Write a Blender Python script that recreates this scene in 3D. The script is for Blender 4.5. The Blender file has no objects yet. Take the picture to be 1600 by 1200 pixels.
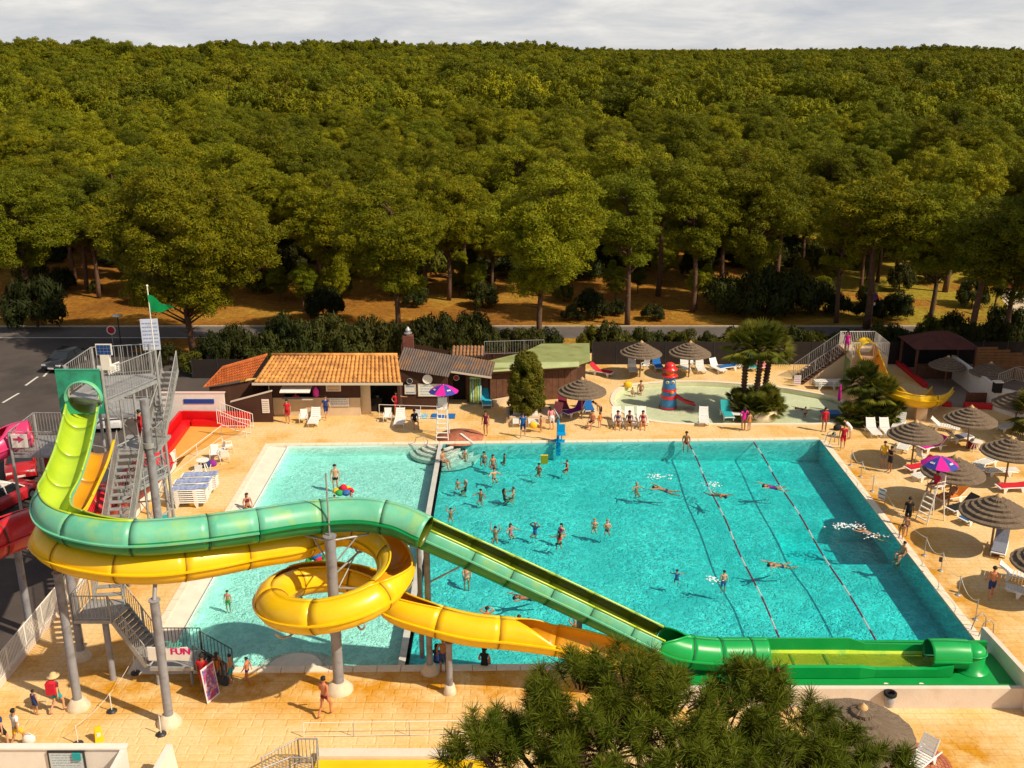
import bpy, math, random
from mathutils import Vector, Matrix, noise
from mathutils.geometry import tessellate_polygon
random.seed(7)
R = math.radians
scene = bpy.context.scene
C = scene.collection
# ---------------------------------------------------------------- camera
PITCH = math.atan(530 / 1600); CAM_H = 25.0; FPX = 1600.0
cam_d = bpy.data.cameras.new('camera'); cam = bpy.data.objects.new('camera', cam_d); C.objects.link(cam)
cam.location = (0, 0, CAM_H); cam.rotation_euler = (math.pi / 2 - PITCH, 0, 0)
cam_d.sensor_fit = 'HORIZONTAL'; cam_d.sensor_width = 36.0; cam_d.lens = 36.0
cam_d.clip_start = 0.5; cam_d.clip_end = 12000
scene.camera = cam
# ---------------------------------------------------------------- sun, sky, exposure
SUN_EL = R(45); SUN_V = Vector((0.885 * math.cos(SUN_EL), -0.465 * math.cos(SUN_EL), math.sin(SUN_EL))).normalized()
sun_d = bpy.data.lights.new('sun', 'SUN'); sun = bpy.data.objects.new('sun', sun_d); C.objects.link(sun)
sun_d.energy = 5.0; sun_d.angle = R(0.8); sun_d.color = (1.0, 0.875, 0.66)
sun.rotation_euler = SUN_V.to_track_quat('Z', 'Y').to_euler()
sun.location = (40, -20, 60)
world = bpy.data.worlds.new('World'); scene.world = world; world.use_nodes = True
nt = world.node_tree; nt.nodes.clear()
def N(t, kind, **kw):
    n = t.nodes.new(kind)
    for k, v in kw.items():
        if k in ('inp',):
            for kk, vv in v.items(): n.inputs[kk].default_value = vv
        else: setattr(n, k, v)
    return n
wo = N(nt, 'ShaderNodeOutputWorld'); bg = N(nt, 'ShaderNodeBackground', inp={'Strength': 0.055})
sky = N(nt, 'ShaderNodeTexSky', sky_type='NISHITA'); sky.sun_disc = False
sky.sun_elevation = SUN_EL; sky.sun_rotation = math.atan2(SUN_V.x, SUN_V.y)
sky.altitude = 50; sky.air_density = 1.0; sky.dust_density = 2.0
tc = N(nt, 'ShaderNodeTexCoord'); mp = N(nt, 'ShaderNodeMapping', inp={'Scale': (2.2, 2.2, 11.0), 'Location': (3.1, 0.4, 0)})
nz = N(nt, 'ShaderNodeTexNoise', inp={'Scale': 3.6, 'Detail': 8.0, 'Roughness': 0.6, 'Distortion': 0.3})
rp = N(nt, 'ShaderNodeValToRGB'); rp.color_ramp.elements[0].position = 0.30; rp.color_ramp.elements[1].position = 0.66
rp.color_ramp.elements[0].color = (9.4, 9.9, 10.8, 1); rp.color_ramp.elements[1].color = (15.5, 15.0, 14.2, 1)
e = rp.color_ramp.elements.new(0.5); e.color = (12.2, 12.2, 12.2, 1)
mx = N(nt, 'ShaderNodeMix', data_type='RGBA'); mx.inputs['Factor'].default_value = 0.93
L = nt.links.new
L(tc.outputs['Generated'], mp.inputs['Vector']); L(mp.outputs['Vector'], nz.inputs['Vector']); L(nz.outputs['Fac'], rp.inputs['Fac'])
# broken cloud: thick towards the horizon, thinner and bluer overhead
sp = N(nt, 'ShaderNodeSeparateXYZ'); L(tc.outputs['Generated'], sp.inputs['Vector'])
mr = N(nt, 'ShaderNodeMapRange', inp={'From Min': 0.05, 'From Max': 0.6, 'To Min': 0.95, 'To Max': 0.25}); L(sp.outputs['Z'], mr.inputs['Value'])
L(mr.outputs['Result'], mx.inputs['Factor'])
L(sky.outputs['Color'], mx.inputs['A']); L(rp.outputs['Color'], mx.inputs['B']); L(mx.outputs['Result'], bg.inputs['Color']); L(bg.outputs['Background'], wo.inputs['Surface'])
scene.view_settings.view_transform = 'Standard'; scene.view_settings.look = 'None'
scene.view_settings.exposure = 0.08; scene.view_settings.gamma = 1.0; scene.view_settings.use_curve_mapping = False
scene.render.engine = 'CYCLES'
scene.cycles.max_bounces = 6; scene.cycles.transparent_max_bounces = 12; scene.cycles.diffuse_bounces = 3; scene.cycles.glossy_bounces = 2
scene.cycles.caustics_reflective = False; scene.cycles.caustics_refractive = False
scene.cycles.use_denoising = True
# ---------------------------------------------------------------- helpers
cP, sP = math.cos(PITCH), math.sin(PITCH)
def G(px, py, h=0.0):
    """spot of the place, at height h, that was measured at this point of the photograph"""
    x = (px - 800) / FPX; u = (600 - py) / FPX
    r = (x, cP + u * sP, -sP + u * cP); t = (h - CAM_H) / r[2]
    return Vector((r[0] * t, r[1] * t, h))
def GX(px, Y, h):
    """X of a spot at distance Y and height h seen at column px"""
    return (px - 800) / FPX * (Y * cP - (h - CAM_H) * sP)
_m = {}
def mat(name, col, rough=0.6, var=0.0, vscale=4.0, metal=0.0, spec=0.4, bump=0.0, bscale=30.0, col2=None, trans=0.0, coat=0.0, stain=None, sscale=0.6):
    """procedural principled material: colour broken by noise, optional second colour, stains and fine relief"""
    if name in _m: return _m[name]
    m = bpy.data.materials.new(name); m.use_nodes = True; t = m.node_tree; b = t.nodes['Principled BSDF']
    b.inputs['Roughness'].default_value = rough; b.inputs['Metallic'].default_value = metal
    b.inputs['Specular IOR Level'].default_value = spec
    if coat: b.inputs['Coat Weight'].default_value = coat; b.inputs['Coat Roughness'].default_value = 0.12
    b.inputs['Base Color'].default_value = (*col, 1)
    tcn = N(t, 'ShaderNodeTexCoord'); out = None
    if var or col2:
        nz = N(t, 'ShaderNodeTexNoise', inp={'Scale': vscale, 'Detail': 5.0, 'Roughness': 0.6})
        t.links.new(tcn.outputs['Object'], nz.inputs['Vector'])
        rp = N(t, 'ShaderNodeValToRGB'); rp.color_ramp.elements[0].position = 0.32; rp.color_ramp.elements[1].position = 0.68
        c2 = col2 or tuple(min(1, c * (1 + var)) for c in col); c1 = tuple(c * (1 - var) for c in col) if not col2 else col
        rp.color_ramp.elements[0].color = (*c1, 1); rp.color_ramp.elements[1].color = (*c2, 1)
        t.links.new(nz.outputs['Fac'], rp.inputs['Fac']); out = rp.outputs['Color']
    if stain:
        n2 = N(t, 'ShaderNodeTexNoise', inp={'Scale': sscale, 'Detail': 6.0, 'Roughness': 0.65})
        t.links.new(tcn.outputs['Object'], n2.inputs['Vector'])
        r2 = N(t, 'ShaderNodeValToRGB'); r2.color_ramp.elements[0].position = 0.50; r2.color_ramp.elements[1].position = 0.66
        m2 = N(t, 'ShaderNodeMix', data_type='RGBA'); t.links.new(n2.outputs['Fac'], r2.inputs['Fac'])
        t.links.new(r2.outputs['Color'], m2.inputs['Factor'])
        if out: t.links.new(out, m2.inputs['A'])
        else: m2.inputs['A'].default_value = (*col, 1)
        m2.inputs['B'].default_value = (*stain, 1); out = m2.outputs['Result']
    if out: t.links.new(out, b.inputs['Base Color'])
    if bump:
        n3 = N(t, 'ShaderNodeTexNoise', inp={'Scale': bscale, 'Detail': 4.0}); t.links.new(tcn.outputs['Object'], n3.inputs['Vector'])
        bp = N(t, 'ShaderNodeBump', inp={'Strength': bump, 'Distance': 0.05}); t.links.new(n3.outputs['Fac'], bp.inputs['Height'])
        t.links.new(bp.outputs['Normal'], b.inputs['Normal'])
    if trans:
        tr = N(t, 'ShaderNodeBsdfTranslucent'); ms = N(t, 'ShaderNodeMixShader', inp={'Fac': trans})
        if out: t.links.new(out, tr.inputs['Color'])
        else: tr.inputs['Color'].default_value = (*col, 1)
        o = t.nodes['Material Output']; t.links.new(b.outputs[0], ms.inputs[1]); t.links.new(tr.outputs[0], ms.inputs[2]); t.links.new(ms.outputs[0], o.inputs['Surface'])
    _m[name] = m; return m
def tag(o, label=None, cat=None, group=None, kind=None):
    if label: o['label'] = label
    if cat: o['category'] = cat
    if group: o['group'] = group
    if kind: o['kind'] = kind
    return o
def thing(name, label, cat, loc=(0, 0, 0), rz=0.0, group=None):
    o = bpy.data.objects.new(name, None); C.objects.link(o); o.location = loc; o.rotation_euler = (0, 0, rz)
    o.empty_display_size = 0.2
    return tag(o, label, cat, group)
def put(name, me, parent=None, loc=(0, 0, 0), rz=0.0):
    o = bpy.data.objects.new(name, me); C.objects.link(o); o.parent = parent; o.location = loc; o.rotation_euler = (0, 0, rz)
    return o
def kids(o): return [c for c in _links.get(o, [])]
def copy_tree(o, parent=None):
    c = o.copy(); C.objects.link(c); c.parent = parent
    for ch in list(o.children): copy_tree(ch, c)
    return c
class MB:
    def __init__(s): s.v = []; s.f = []; s.m = []; s.sm = []
    def add(s, vs, fs, mi=0, sm=False):
        b = len(s.v); s.v.extend([tuple(v) for v in vs]); s.f.extend([tuple(b + i for i in f) for f in fs]); s.m.extend([mi] * len(fs)); s.sm.extend([sm] * len(fs)); return s
    def box(s, c, d, rz=0.0, mi=0, M=None):
        vs = [Vector((x * d[0] / 2, y * d[1] / 2, z * d[2] / 2)) for z in (-1, 1) for y in (-1, 1) for x in (-1, 1)]
        rot = M or Matrix.Rotation(rz, 3, 'Z')
        vs = [rot @ v + Vector(c) for v in vs]
        return s.add(vs, [(0, 2, 3, 1), (4, 5, 7, 6), (0, 1, 5, 4), (2, 6, 7, 3), (0, 4, 6, 2), (1, 3, 7, 5)], mi)
    def bar(s, a, b, w, h=None, mi=0, up=(0, 0, 1)):
        """straight rectangular bar from a to b"""
        a = Vector(a); b = Vector(b); d = (b - a); l = d.length
        if l < 1e-6: return s
        d.normalize(); u = Vector(up)
        if abs(d.dot(u)) > 0.98: u = Vector((1, 0, 0))
        x = d.cross(u).normalized(); z = x.cross(d).normalized(); h = h or w
        M = Matrix((x, d, z)).transposed()
        return s.box((a + b) / 2, (w, l, h), M=M, mi=mi)
    def cyl(s, a, b, r0, r1=None, n=10, mi=0, caps=True, sm=True):
        a = Vector(a); b = Vector(b); d = (b - a).normalized(); r1 = r0 if r1 is None else r1
        u = Vector((0, 0, 1)) if abs(d.z) < 0.95 else Vector((1, 0, 0))
        x = d.cross(u).normalized(); y = d.cross(x)
        vs = []
        for p, r in ((a, r0), (b, r1)):
            for i in range(n):
                t = 2 * math.pi * i / n; vs.append(p + (x * math.cos(t) + y * math.sin(t)) * r)
        s.add(vs, [(i, (i + 1) % n, n + (i + 1) % n, n + i) for i in range(n)], mi, sm)
        if caps: s.add(vs, [tuple(range(n - 1, -1, -1)), tuple(range(n, 2 * n))], mi)
        return s
    def tube(s, pts, r, n=6, mi=0, sm=True):
        pts = [Vector(p) for p in pts]; rings = []; px = None
        for i, p in enumerate(pts):
            d = (pts[min(i + 1, len(pts) - 1)] - pts[max(i - 1, 0)]).normalized()
            if px is None:
                u = Vector((0, 0, 1)) if abs(d.z) < 0.95 else Vector((1, 0, 0)); x = d.cross(u).normalized()
            else: x = (px - d * px.dot(d)).normalized()
            px = x; y = d.cross(x); rr = r[i] if isinstance(r, (list, tuple)) else r
            rings.append([p + (x * math.cos(2 * math.pi * k / n) + y * math.sin(2 * math.pi * k / n)) * rr for k in range(n)])
        vs = [v for g in rings for v in g]; m = len(rings)
        fs = [(j * n + k, j * n + (k + 1) % n, (j + 1) * n + (k + 1) % n, (j + 1) * n + k) for j in range(m - 1) for k in range(n)]
        fs += [tuple(range(n - 1, -1, -1)), tuple((m - 1) * n + k for k in range(n))]
        return s.add(vs, fs, mi, sm)
    def lathe(s, prof, c=(0, 0, 0), n=20, mi=0, sm=True, sx=1.0, sy=1.0, cap=True):
        vs = [(c[0] + r * math.cos(2 * math.pi * k / n) * sx, c[1] + r * math.sin(2 * math.pi * k / n) * sy, c[2] + z) for r, z in prof for k in range(n)]
        m = len(prof)
        fs = [(j * n + k, j * n + (k + 1) % n, (j + 1) * n + (k + 1) % n, (j + 1) * n + k) for j in range(m - 1) for k in range(n)]
        s.add(vs, fs, mi, sm)
        if cap: s.add([vs[k] for k in range(n)] + [vs[(m - 1) * n + k] for k in range(n)], [tuple(range(n - 1, -1, -1)), tuple(range(n, 2 * n))], mi, False)
        return s
    def prism(s, poly, z0, z1, mi=0):
        n = len(poly); tri = tessellate_polygon([[Vector((p[0], p[1], 0)) for p in poly]])
        vs = [(p[0], p[1], z0) for p in poly] + [(p[0], p[1], z1) for p in poly]
        area = sum(poly[i][0] * poly[(i + 1) % n][1] - poly[(i + 1) % n][0] * poly[i][1] for i in range(n))
        fs = [(i, (i + 1) % n, n + (i + 1) % n, n + i) for i in range(n)] if area > 0 else [((i + 1) % n, i, n + i, n + (i + 1) % n) for i in range(n)]
        s.add(vs, fs, mi)
        for t in tri:
            a, b, c = [Vector((poly[i][0], poly[i][1], 0)) for i in t]
            up = (b - a).cross(c - a).z > 0
            tt = t if up else tuple(reversed(t))
            s.add([vs[n + i] for i in tt], [(0, 1, 2)], mi); s.add([vs[i] for i in reversed(tt)], [(0, 1, 2)], mi)
        return s
    def sheet(s, loops, z, mi=0):
        """flat sheet with holes"""
        ls = [[Vector((p[0], p[1], 0)) for p in l] for l in loops]; flat = [p for l in ls for p in l]
        for t in tessellate_polygon(ls):
            a, b, c = [flat[i] for i in t]
            tt = t if (b - a).cross(c - a).z > 0 else tuple(reversed(t))
            s.add([(flat[i].x, flat[i].y, z) for i in tt], [(0, 1, 2)], mi)
        return s
    def ball(s, c, r, n=10, m=6, mi=0, sc=(1, 1, 1)):
        prof = [(max(1e-4, math.sin(math.pi * i / m)) , -math.cos(math.pi * i / m)) for i in range(m + 1)]
        vs = [(c[0] + r * sc[0] * a * math.cos(2 * math.pi * k / n), c[1] + r * sc[1] * a * math.sin(2 * math.pi * k / n), c[2] + r * sc[2] * z) for a, z in prof for k in range(n)]
        return s.add(vs, [(j * n + k, j * n + (k + 1) % n, (j + 1) * n + (k + 1) % n, (j + 1) * n + k) for j in range(m) for k in range(n)], mi, True)
    def mesh(s, name, mats, off=None, rz=0.0):
        me = bpy.data.meshes.new(name)
        vs = s.v
        if off is not None:
            ro = Matrix.Rotation(-rz, 3, 'Z'); o = Vector(off); vs = [tuple(ro @ (Vector(v) - o)) for v in vs]
        me.from_pydata(vs, [], s.f)
        ms = mats if isinstance(mats, (list, tuple)) else [mats]
        for m in ms: me.materials.append(m)
        me.polygons.foreach_set('material_index', s.m); me.polygons.foreach_set('use_smooth', s.sm)
        me.update(); return me
    def build(s, name, mats, parent=None, world=True):
        """link as ONE mesh object; coordinates are world ones unless world=False"""
        if parent is not None and world:
            p = parent; chain = []
            while p is not None: chain.append(p); p = p.parent
            root = chain[-1]; me = s.mesh(name, mats, root.location, root.rotation_euler.z)
        else: me = s.mesh(name, mats)
        o = bpy.data.objects.new(name, me); C.objects.link(o); o.parent = parent
        return o
def struct(name, mb, m):
    o = mb.build(name, m); o['kind'] = 'structure'; return o
def bez(pts, k=8, closed=False):
    """Catmull-Rom through points"""
    P = [Vector(p) for p in pts]; out = []; n = len(P)
    rng = range(n if closed else n - 1)
    for i in rng:
        p0 = P[(i - 1) % n] if closed or i > 0 else P[0] * 2 - P[1]; p1 = P[i]; p2 = P[(i + 1) % n]
        p3 = P[(i + 2) % n] if closed or i + 2 < n else P[-1] * 2 - P[-2]
        for j in range(k):
            t = j / k; out.append(0.5 * ((2 * p1) + (p2 - p0) * t + (2 * p0 - 5 * p1 + 4 * p2 - p3) * t * t + (3 * p1 - p0 - 3 * p2 + p3) * t ** 3))
    if not closed: out.append(P[-1])
    return out
def text_mesh(body, size, mb, origin, ux, uy, mi=0, depth=0.004, align='CENTER'):
    """flat lettering laid with its baseline along ux and its height along uy"""
    cu = bpy.data.curves.new('lettering', 'FONT'); cu.body = body; cu.size = size; cu.align_x = align; cu.align_y = 'CENTER'; cu.resolution_u = 2
    ob = bpy.data.objects.new('lettering', cu); C.objects.link(ob)
    me = bpy.data.meshes.new_from_object(ob.evaluated_get(bpy.context.evaluated_depsgraph_get()))
    bpy.data.objects.remove(ob); ux = Vector(ux).normalized(); uy = Vector(uy).normalized(); nn = ux.cross(uy)
    o = Vector(origin) + nn * depth
    mb.add([o + ux * v.co.x + uy * v.co.y for v in me.vertices], [tuple(p.vertices) for p in me.polygons], mi)
    bpy.data.meshes.remove(me)
# ================================================================ THE SETTING
FL, FR, NR, NL = (-15.9, 62.45), (20.5, 63.6), (20.45, 37.9), (-15.75, 37.25)
DECK_L = -20.9
deck_outer = [(DECK_L, 24), (48, 24), (48, 84), (DECK_L, 84)]
pool_hole = [NL, NR, FR, FL]
wade_px = [(960, 628), (966, 612), (985, 603), (1020, 599), (1060, 597), (1100, 597), (1150, 600), (1200, 604), (1250, 611), (1300, 621), (1325, 634), (1328, 647), (1318, 657), (1290, 661), (1240, 662), (1200, 662), (1120, 662), (1060, 661), (1010, 655), (975, 643)]
wade = [tuple(p.xy) for p in bez([G(x, y) for x, y in wade_px], 4, True)]
def mat_ground():
    m = bpy.data.materials.new('dry_grass_and_needles'); m.use_nodes = True; t = m.node_tree; b = t.nodes['Principled BSDF']; b.inputs['Roughness'].default_value = 0.95; b.inputs['Specular IOR Level'].default_value = 0.1
    ge = N(t, 'ShaderNodeNewGeometry'); l = t.links.new
    n1 = N(t, 'ShaderNodeTexNoise', inp={'Scale': 0.09, 'Detail': 6.0, 'Roughness': 0.62}); l(ge.outputs['Position'], n1.inputs['Vector'])
    n2 = N(t, 'ShaderNodeTexNoise', inp={'Scale': 1.6, 'Detail': 8.0, 'Roughness': 0.75}); l(ge.outputs['Position'], n2.inputs['Vector'])
    r1 = N(t, 'ShaderNodeValToRGB'); cr = r1.color_ramp; cr.elements[0].position = 0.36; cr.elements[0].color = (0.27, 0.115, 0.024, 1); cr.elements[1].position = 0.66; cr.elements[1].color = (0.46, 0.27, 0.045, 1)
    e = cr.elements.new(0.52); e.color = (0.38, 0.175, 0.028, 1); l(n1.outputs['Fac'], r1.inputs['Fac'])
    r2 = N(t, 'ShaderNodeValToRGB'); r2.color_ramp.elements[0].position = 0.3; r2.color_ramp.elements[0].color = (0.45, 0.42, 0.4, 1); r2.color_ramp.elements[1].position = 0.72; r2.color_ramp.elements[1].color = (1.25, 1.2, 1.1, 1); l(n2.outputs['Fac'], r2.inputs['Fac'])
    mu = N(t, 'ShaderNodeMix', data_type='RGBA', blend_type='MULTIPLY'); mu.inputs['Factor'].default_value = 1; sx_ = N(t, 'ShaderNodeSeparateXYZ'); l(ge.outputs['Position'], sx_.inputs[0]); g1 = N(t, 'ShaderNodeMapRange', inp={'From Min': 14.0, 'From Max': 40.0, 'To Max': 0.85}); l(sx_.outputs['X'], g1.inputs['Value'])
    n4 = N(t, 'ShaderNodeTexNoise', inp={'Scale': 0.13, 'Detail': 5.0}); l(ge.outputs['Position'], n4.inputs['Vector']); g4 = N(t, 'ShaderNodeMapRange', inp={'From Min': 0.38, 'From Max': 0.55}); l(n4.outputs['Fac'], g4.inputs['Value']); gm = N(t, 'ShaderNodeMath', operation='MULTIPLY'); l(g1.outputs['Result'], gm.inputs[0]); l(g4.outputs['Result'], gm.inputs[1])
    gmx = N(t, 'ShaderNodeMix', data_type='RGBA'); l(gm.outputs[0], gmx.inputs['Factor']); l(r1.outputs['Color'], gmx.inputs['A']); gmx.inputs['B'].default_value = (0.36, 0.30, 0.035, 1)   # greener grass on the right
    l(gmx.outputs['Result'], mu.inputs['A']); l(r2.outputs['Color'], mu.inputs['B']); l(mu.outputs['Result'], b.inputs['Base Color'])
    bp = N(t, 'ShaderNodeBump', inp={'Strength': 0.8, 'Distance': 0.3}); l(n2.outputs['Fac'], bp.inputs['Height']); l(bp.outputs['Normal'], b.inputs['Normal'])
    return m
M_ground = mat_ground()
g = MB(); S = 6000
g.sheet([[(-S, -200), (S, -200), (S, S), (-S, S)], deck_outer], -0.02)
struct('ground', g, M_ground)
# asphalt: car park on the left and the road behind the hedge
def mat_asphalt():
    return mat('asphalt', (0.075, 0.058, 0.052), 0.85, var=0.18, vscale=0.35, bump=0.25, bscale=60, stain=(0.045, 0.038, 0.036), sscale=0.22)
M_asph = mat_asphalt()
a = MB(); a.sheet([[(-75, 24), (DECK_L - 0.35, 24), (DECK_L - 0.35, 84.0), (-33, 84.2), (-31.0, 88.6), (-75, 88.6)]], -0.016); struct('parking_lot', a, M_asph)
road_z = -0.016
a = MB(); a.sheet([[(-160, 88.6), (-31.0, 88.6), (160, 88.8), (160, 92.4), (-160, 92.4)]], road_z); struct('road', a, mat('road_asphalt', (0.11, 0.092, 0.085), 0.85, var=0.15, vscale=0.5, bump=0.2, bscale=60))
M_linew = mat('line_paint', (0.62, 0.60, 0.56), 0.7, var=0.15, vscale=5)
a = MB(); a.sheet([[(-160, 88.68), (-26, 88.68), (-26, 88.84), (-160, 88.84)]], road_z + 0.004)
for x in range(-70, -28, 1): pass
a.build('road_edge_line', M_linew)['kind'] = 'structure'
a = MB()
for (x0, y0, x1, y1) in ((68, 588, 78, 578), (40, 602, 54, 592), (4, 629, 16, 622), (88, 560, 96, 553)):
    p, q = G(x0, y0), G(x1, y1); d = (q - p).normalized(); n_ = Vector((-d.y, d.x, 0)) * 0.09; q = p + d * 2.2
    a.add([(v.x, v.y, -0.010) for v in (p - n_, q - n_, q + n_, p + n_)], [(0, 3, 2, 1)])
    a.add([(v.x, v.y, -0.0101) for v in (p - n_, q - n_, q + n_, p + n_)], [(0, 1, 2, 3)])
a.build('parking_lines', M_linew)['kind'] = 'structure'
k = MB(); k.box((0, 92.55, 0.03), (320, 0.22, 0.13)); struct('road_kerb', k, mat('kerb_concrete', (0.42, 0.36, 0.27), 0.85, var=0.15, vscale=2))
k = MB(); k.sheet([[tuple(G(x, y).xy) for x, y in ((1578, 560), (1600, 500), (1567, 470), (1560, 452), (1610, 448), (1760, 470), (1760, 560))]], -0.012); struct('sandy_track', k, mat('pale_sand', (0.55, 0.43, 0.30), 0.95, var=0.12, vscale=0.8, bump=0.3, bscale=8))
# pool deck: stamped concrete
def mat_deck(name='stamped_concrete', joints=True):
    m = bpy.data.materials.new(name); m.use_nodes = True; t = m.node_tree; b = t.nodes['Principled BSDF']; b.inputs['Roughness'].default_value = 0.75; b.inputs['Specular IOR Level'].default_value = 0.25
    ge = N(t, 'ShaderNodeNewGeometry'); l = t.links.new
    n1 = N(t, 'ShaderNodeTexNoise', inp={'Scale': 0.33, 'Detail': 5.0, 'Roughness': 0.62, 'Distortion': 0.4}); l(ge.outputs['Position'], n1.inputs['Vector'])
    r1 = N(t, 'ShaderNodeValToRGB'); cr = r1.color_ramp; cr.elements[0].position = 0.44; cr.elements[0].color = (0.80, 0.575, 0.30, 1); cr.elements[1].position = 0.76; cr.elements[1].color = (0.62, 0.30, 0.03, 1)
    e = cr.elements.new(0.56); e.color = (0.77, 0.50, 0.20, 1); l(n1.outputs['Fac'], r1.inputs['Fac'])
    # rust yellow algae where the deck stays wet along the pool edges
    spx = N(t, 'ShaderNodeSeparateXYZ'); l(ge.outputs['Position'], spx.inputs[0])
    def band(sock, lo0, lo1, hi0, hi1):
        a = N(t, 'ShaderNodeMapRange', inp={'From Min': lo0, 'From Max': lo1}); b_ = N(t, 'ShaderNodeMapRange', inp={'From Min': hi0, 'From Max': hi1, 'To Min': 1.0, 'To Max': 0.0}); l(sock, a.inputs['Value']); l(sock, b_.inputs['Value'])
        m_ = N(t, 'ShaderNodeMath', operation='MULTIPLY'); l(a.outputs['Result'], m_.inputs[0]); l(b_.outputs['Result'], m_.inputs[1]); return m_.outputs[0]
    b1_ = band(spx.outputs['Y'], 33.2, 35.6, 37.4, 37.9); b1x = band(spx.outputs['X'], -19.5, -17.0, 6.0, 9.0); b2_ = band(spx.outputs['X'], 20.5, 20.8, 21.2, 23.0); b2y = band(spx.outputs['Y'], 36.0, 40.0, 60.0, 63.0); b3_ = band(spx.outputs['Y'], 29.0, 31.0, 32.6, 33.8); b3x = band(spx.outputs['X'], 12.5, 13.5, 17.5, 19.0)
    def mul(a, b_): m_ = N(t, 'ShaderNodeMath', operation='MULTIPLY'); l(a, m_.inputs[0]); l(b_, m_.inputs[1]); return m_.outputs[0]
    def mxx(a, b_): m_ = N(t, 'ShaderNodeMath', operation='MAXIMUM'); l(a, m_.inputs[0]); l(b_, m_.inputs[1]); return m_.outputs[0]
    wet = mxx(mxx(mul(b1_, b1x), mul(b2_, b2y)), mul(b3_, b3x)); nwt = N(t, 'ShaderNodeTexNoise', inp={'Scale': 0.8, 'Detail': 6.0, 'Roughness': 0.65}); l(ge.outputs['Position'], nwt.inputs['Vector'])
    nwr = N(t, 'ShaderNodeMapRange', inp={'From Min': 0.36, 'From Max': 0.60}); l(nwt.outputs['Fac'], nwr.inputs['Value']); wet = mul(wet, nwr.outputs['Result'])
    wmx = N(t, 'ShaderNodeMix', data_type='RGBA'); l(wet, wmx.inputs['Factor']); l(r1.outputs['Color'], wmx.inputs['A']); wmx.inputs['B'].default_value = (0.60, 0.27, 0.012, 1)
    n2 = N(t, 'ShaderNodeTexNoise', inp={'Scale': 7.0, 'Detail': 6.0, 'Roughness': 0.7}); l(ge.outputs['Position'], n2.inputs['Vector'])
    r2 = N(t, 'ShaderNodeValToRGB'); r2.color_ramp.elements[0].position = 0.3; r2.color_ramp.elements[0].color = (0.80, 0.78, 0.76, 1); r2.color_ramp.elements[1].position = 0.7; r2.color_ramp.elements[1].color = (1.08, 1.08, 1.08, 1); l(n2.outputs['Fac'], r2.inputs['Fac'])
    mu = N(t, 'ShaderNodeMix', data_type='RGBA', blend_type='MULTIPLY'); mu.inputs['Factor'].default_value = 1; l(wmx.outputs['Result'], mu.inputs['A']); l(r2.outputs['Color'], mu.inputs['B']); out = mu.outputs['Result']
    if joints:
        br = N(t, 'ShaderNodeTexBrick', inp={'Scale': 1.0, 'Mortar Size': 0.012, 'Brick Width': 0.62, 'Row Height': 0.36, 'Mortar Smooth': 0.3, 'Color1': (1, 1, 1, 1), 'Color2': (0.94, 0.92, 0.90, 1), 'Mortar': (0.55, 0.45, 0.36, 1)})
        br.offset_frequency = 2; br.squash = 0.8; br.squash_frequency = 3
        l(ge.outputs['Position'], br.inputs['Vector'])
        m3 = N(t, 'ShaderNodeMix', data_type='RGBA', blend_type='MULTIPLY'); m3.inputs['Factor'].default_value = 0.5; l(out, m3.inputs['A']); l(br.outputs['Color'], m3.inputs['B']); out = m3.outputs['Result']
        bp = N(t, 'ShaderNodeBump', inp={'Strength': 0.5, 'Distance': 0.02}); bp.invert = True; l(br.outputs['Fac'], bp.inputs['Height']); l(bp.outputs['Normal'], b.inputs['Normal'])
    l(out, b.inputs['Base Color']); return m
M_deck = mat_deck(); M_paver = mat_deck('stamped_paver', False)
PAV = [(DECK_L, 31.3), (12.3, 31.3), (12.3, 34.0), (2, 36.0), (2, 36.86), (NL[0], 36.6), (DECK_L, 36.6)]
d = MB(); d.sheet([deck_outer, pool_hole, wade], 0.0)
deck = struct('pool_deck', d, M_deck)
# big stamped stones nearest to the camera: real slabs with open joints
stones = []
random.seed(3)
y = 31.4; row = 0
while y < 36.7:
    h = random.choice((0.36, 0.44, 0.52)); x = DECK_L + 0.5 + (row % 3) * 0.23
    while x < 12.4:
        w = random.choice((0.42, 0.55, 0.72, 0.9))
        if y + h < 36.6 + (x + 15.7) * 0.018 and not (x + w > 11.0 and y + h > 34.0) and not (x > 1.4 and y + h > 35.2): stones.append((x, y, w, h))
        x += w
    y += h; row += 1
slab_shapes = {}
def slab_mesh(w, h):
    key = (w, h)
    if key not in slab_shapes:
        mb = MB(); q = 0.02; b_ = 0.045; zt = 0.014
        lo = [(q, q), (w - q, q), (w - q, h - q), (q, h - q)]; hi = [(b_, b_), (w - b_, b_), (w - b_, h - b_), (b_, h - b_)]
        mb.add([(a, c, 0.001) for a, c in lo] + [(a, c, zt) for a, c in hi], [(0, 1, 5, 4), (1, 2, 6, 5), (2, 3, 7, 6), (3, 0, 4, 7), (4, 5, 6, 7)])
        slab_shapes[key] = mb.mesh('paver', M_paver)
    return slab_shapes[key]
# visible ones first: columns left of the foreground pine
stones.sort(key=lambda s: (s[0] > 2.0, s[1]))
for s_ in stones[:295]:
    put('paver', slab_mesh(s_[2], s_[3]), deck, (s_[0], s_[1], random.uniform(-0.003, 0.003)))
mb = MB()
for (x, y, w, h) in stones[295:]:
    q = 0.02; mb.add([(x + q, y + q, 0.001), (x + w - q, y + q, 0.001), (x + w - q, y + h - q, 0.001), (x + q, y + h - q, 0.001), (x + .045, y + .045, 0.013), (x + w - .045, y + .045, 0.013), (x + w - .045, y + h - .045, 0.013), (x + .045, y + h - .045, 0.013)], [(0, 1, 5, 4), (1, 2, 6, 5), (2, 3, 7, 6), (3, 0, 4, 7), (4, 5, 6, 7)])
o = mb.build('paver_field', M_paver, deck, world=False); o['kind'] = 'stuff'

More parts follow.
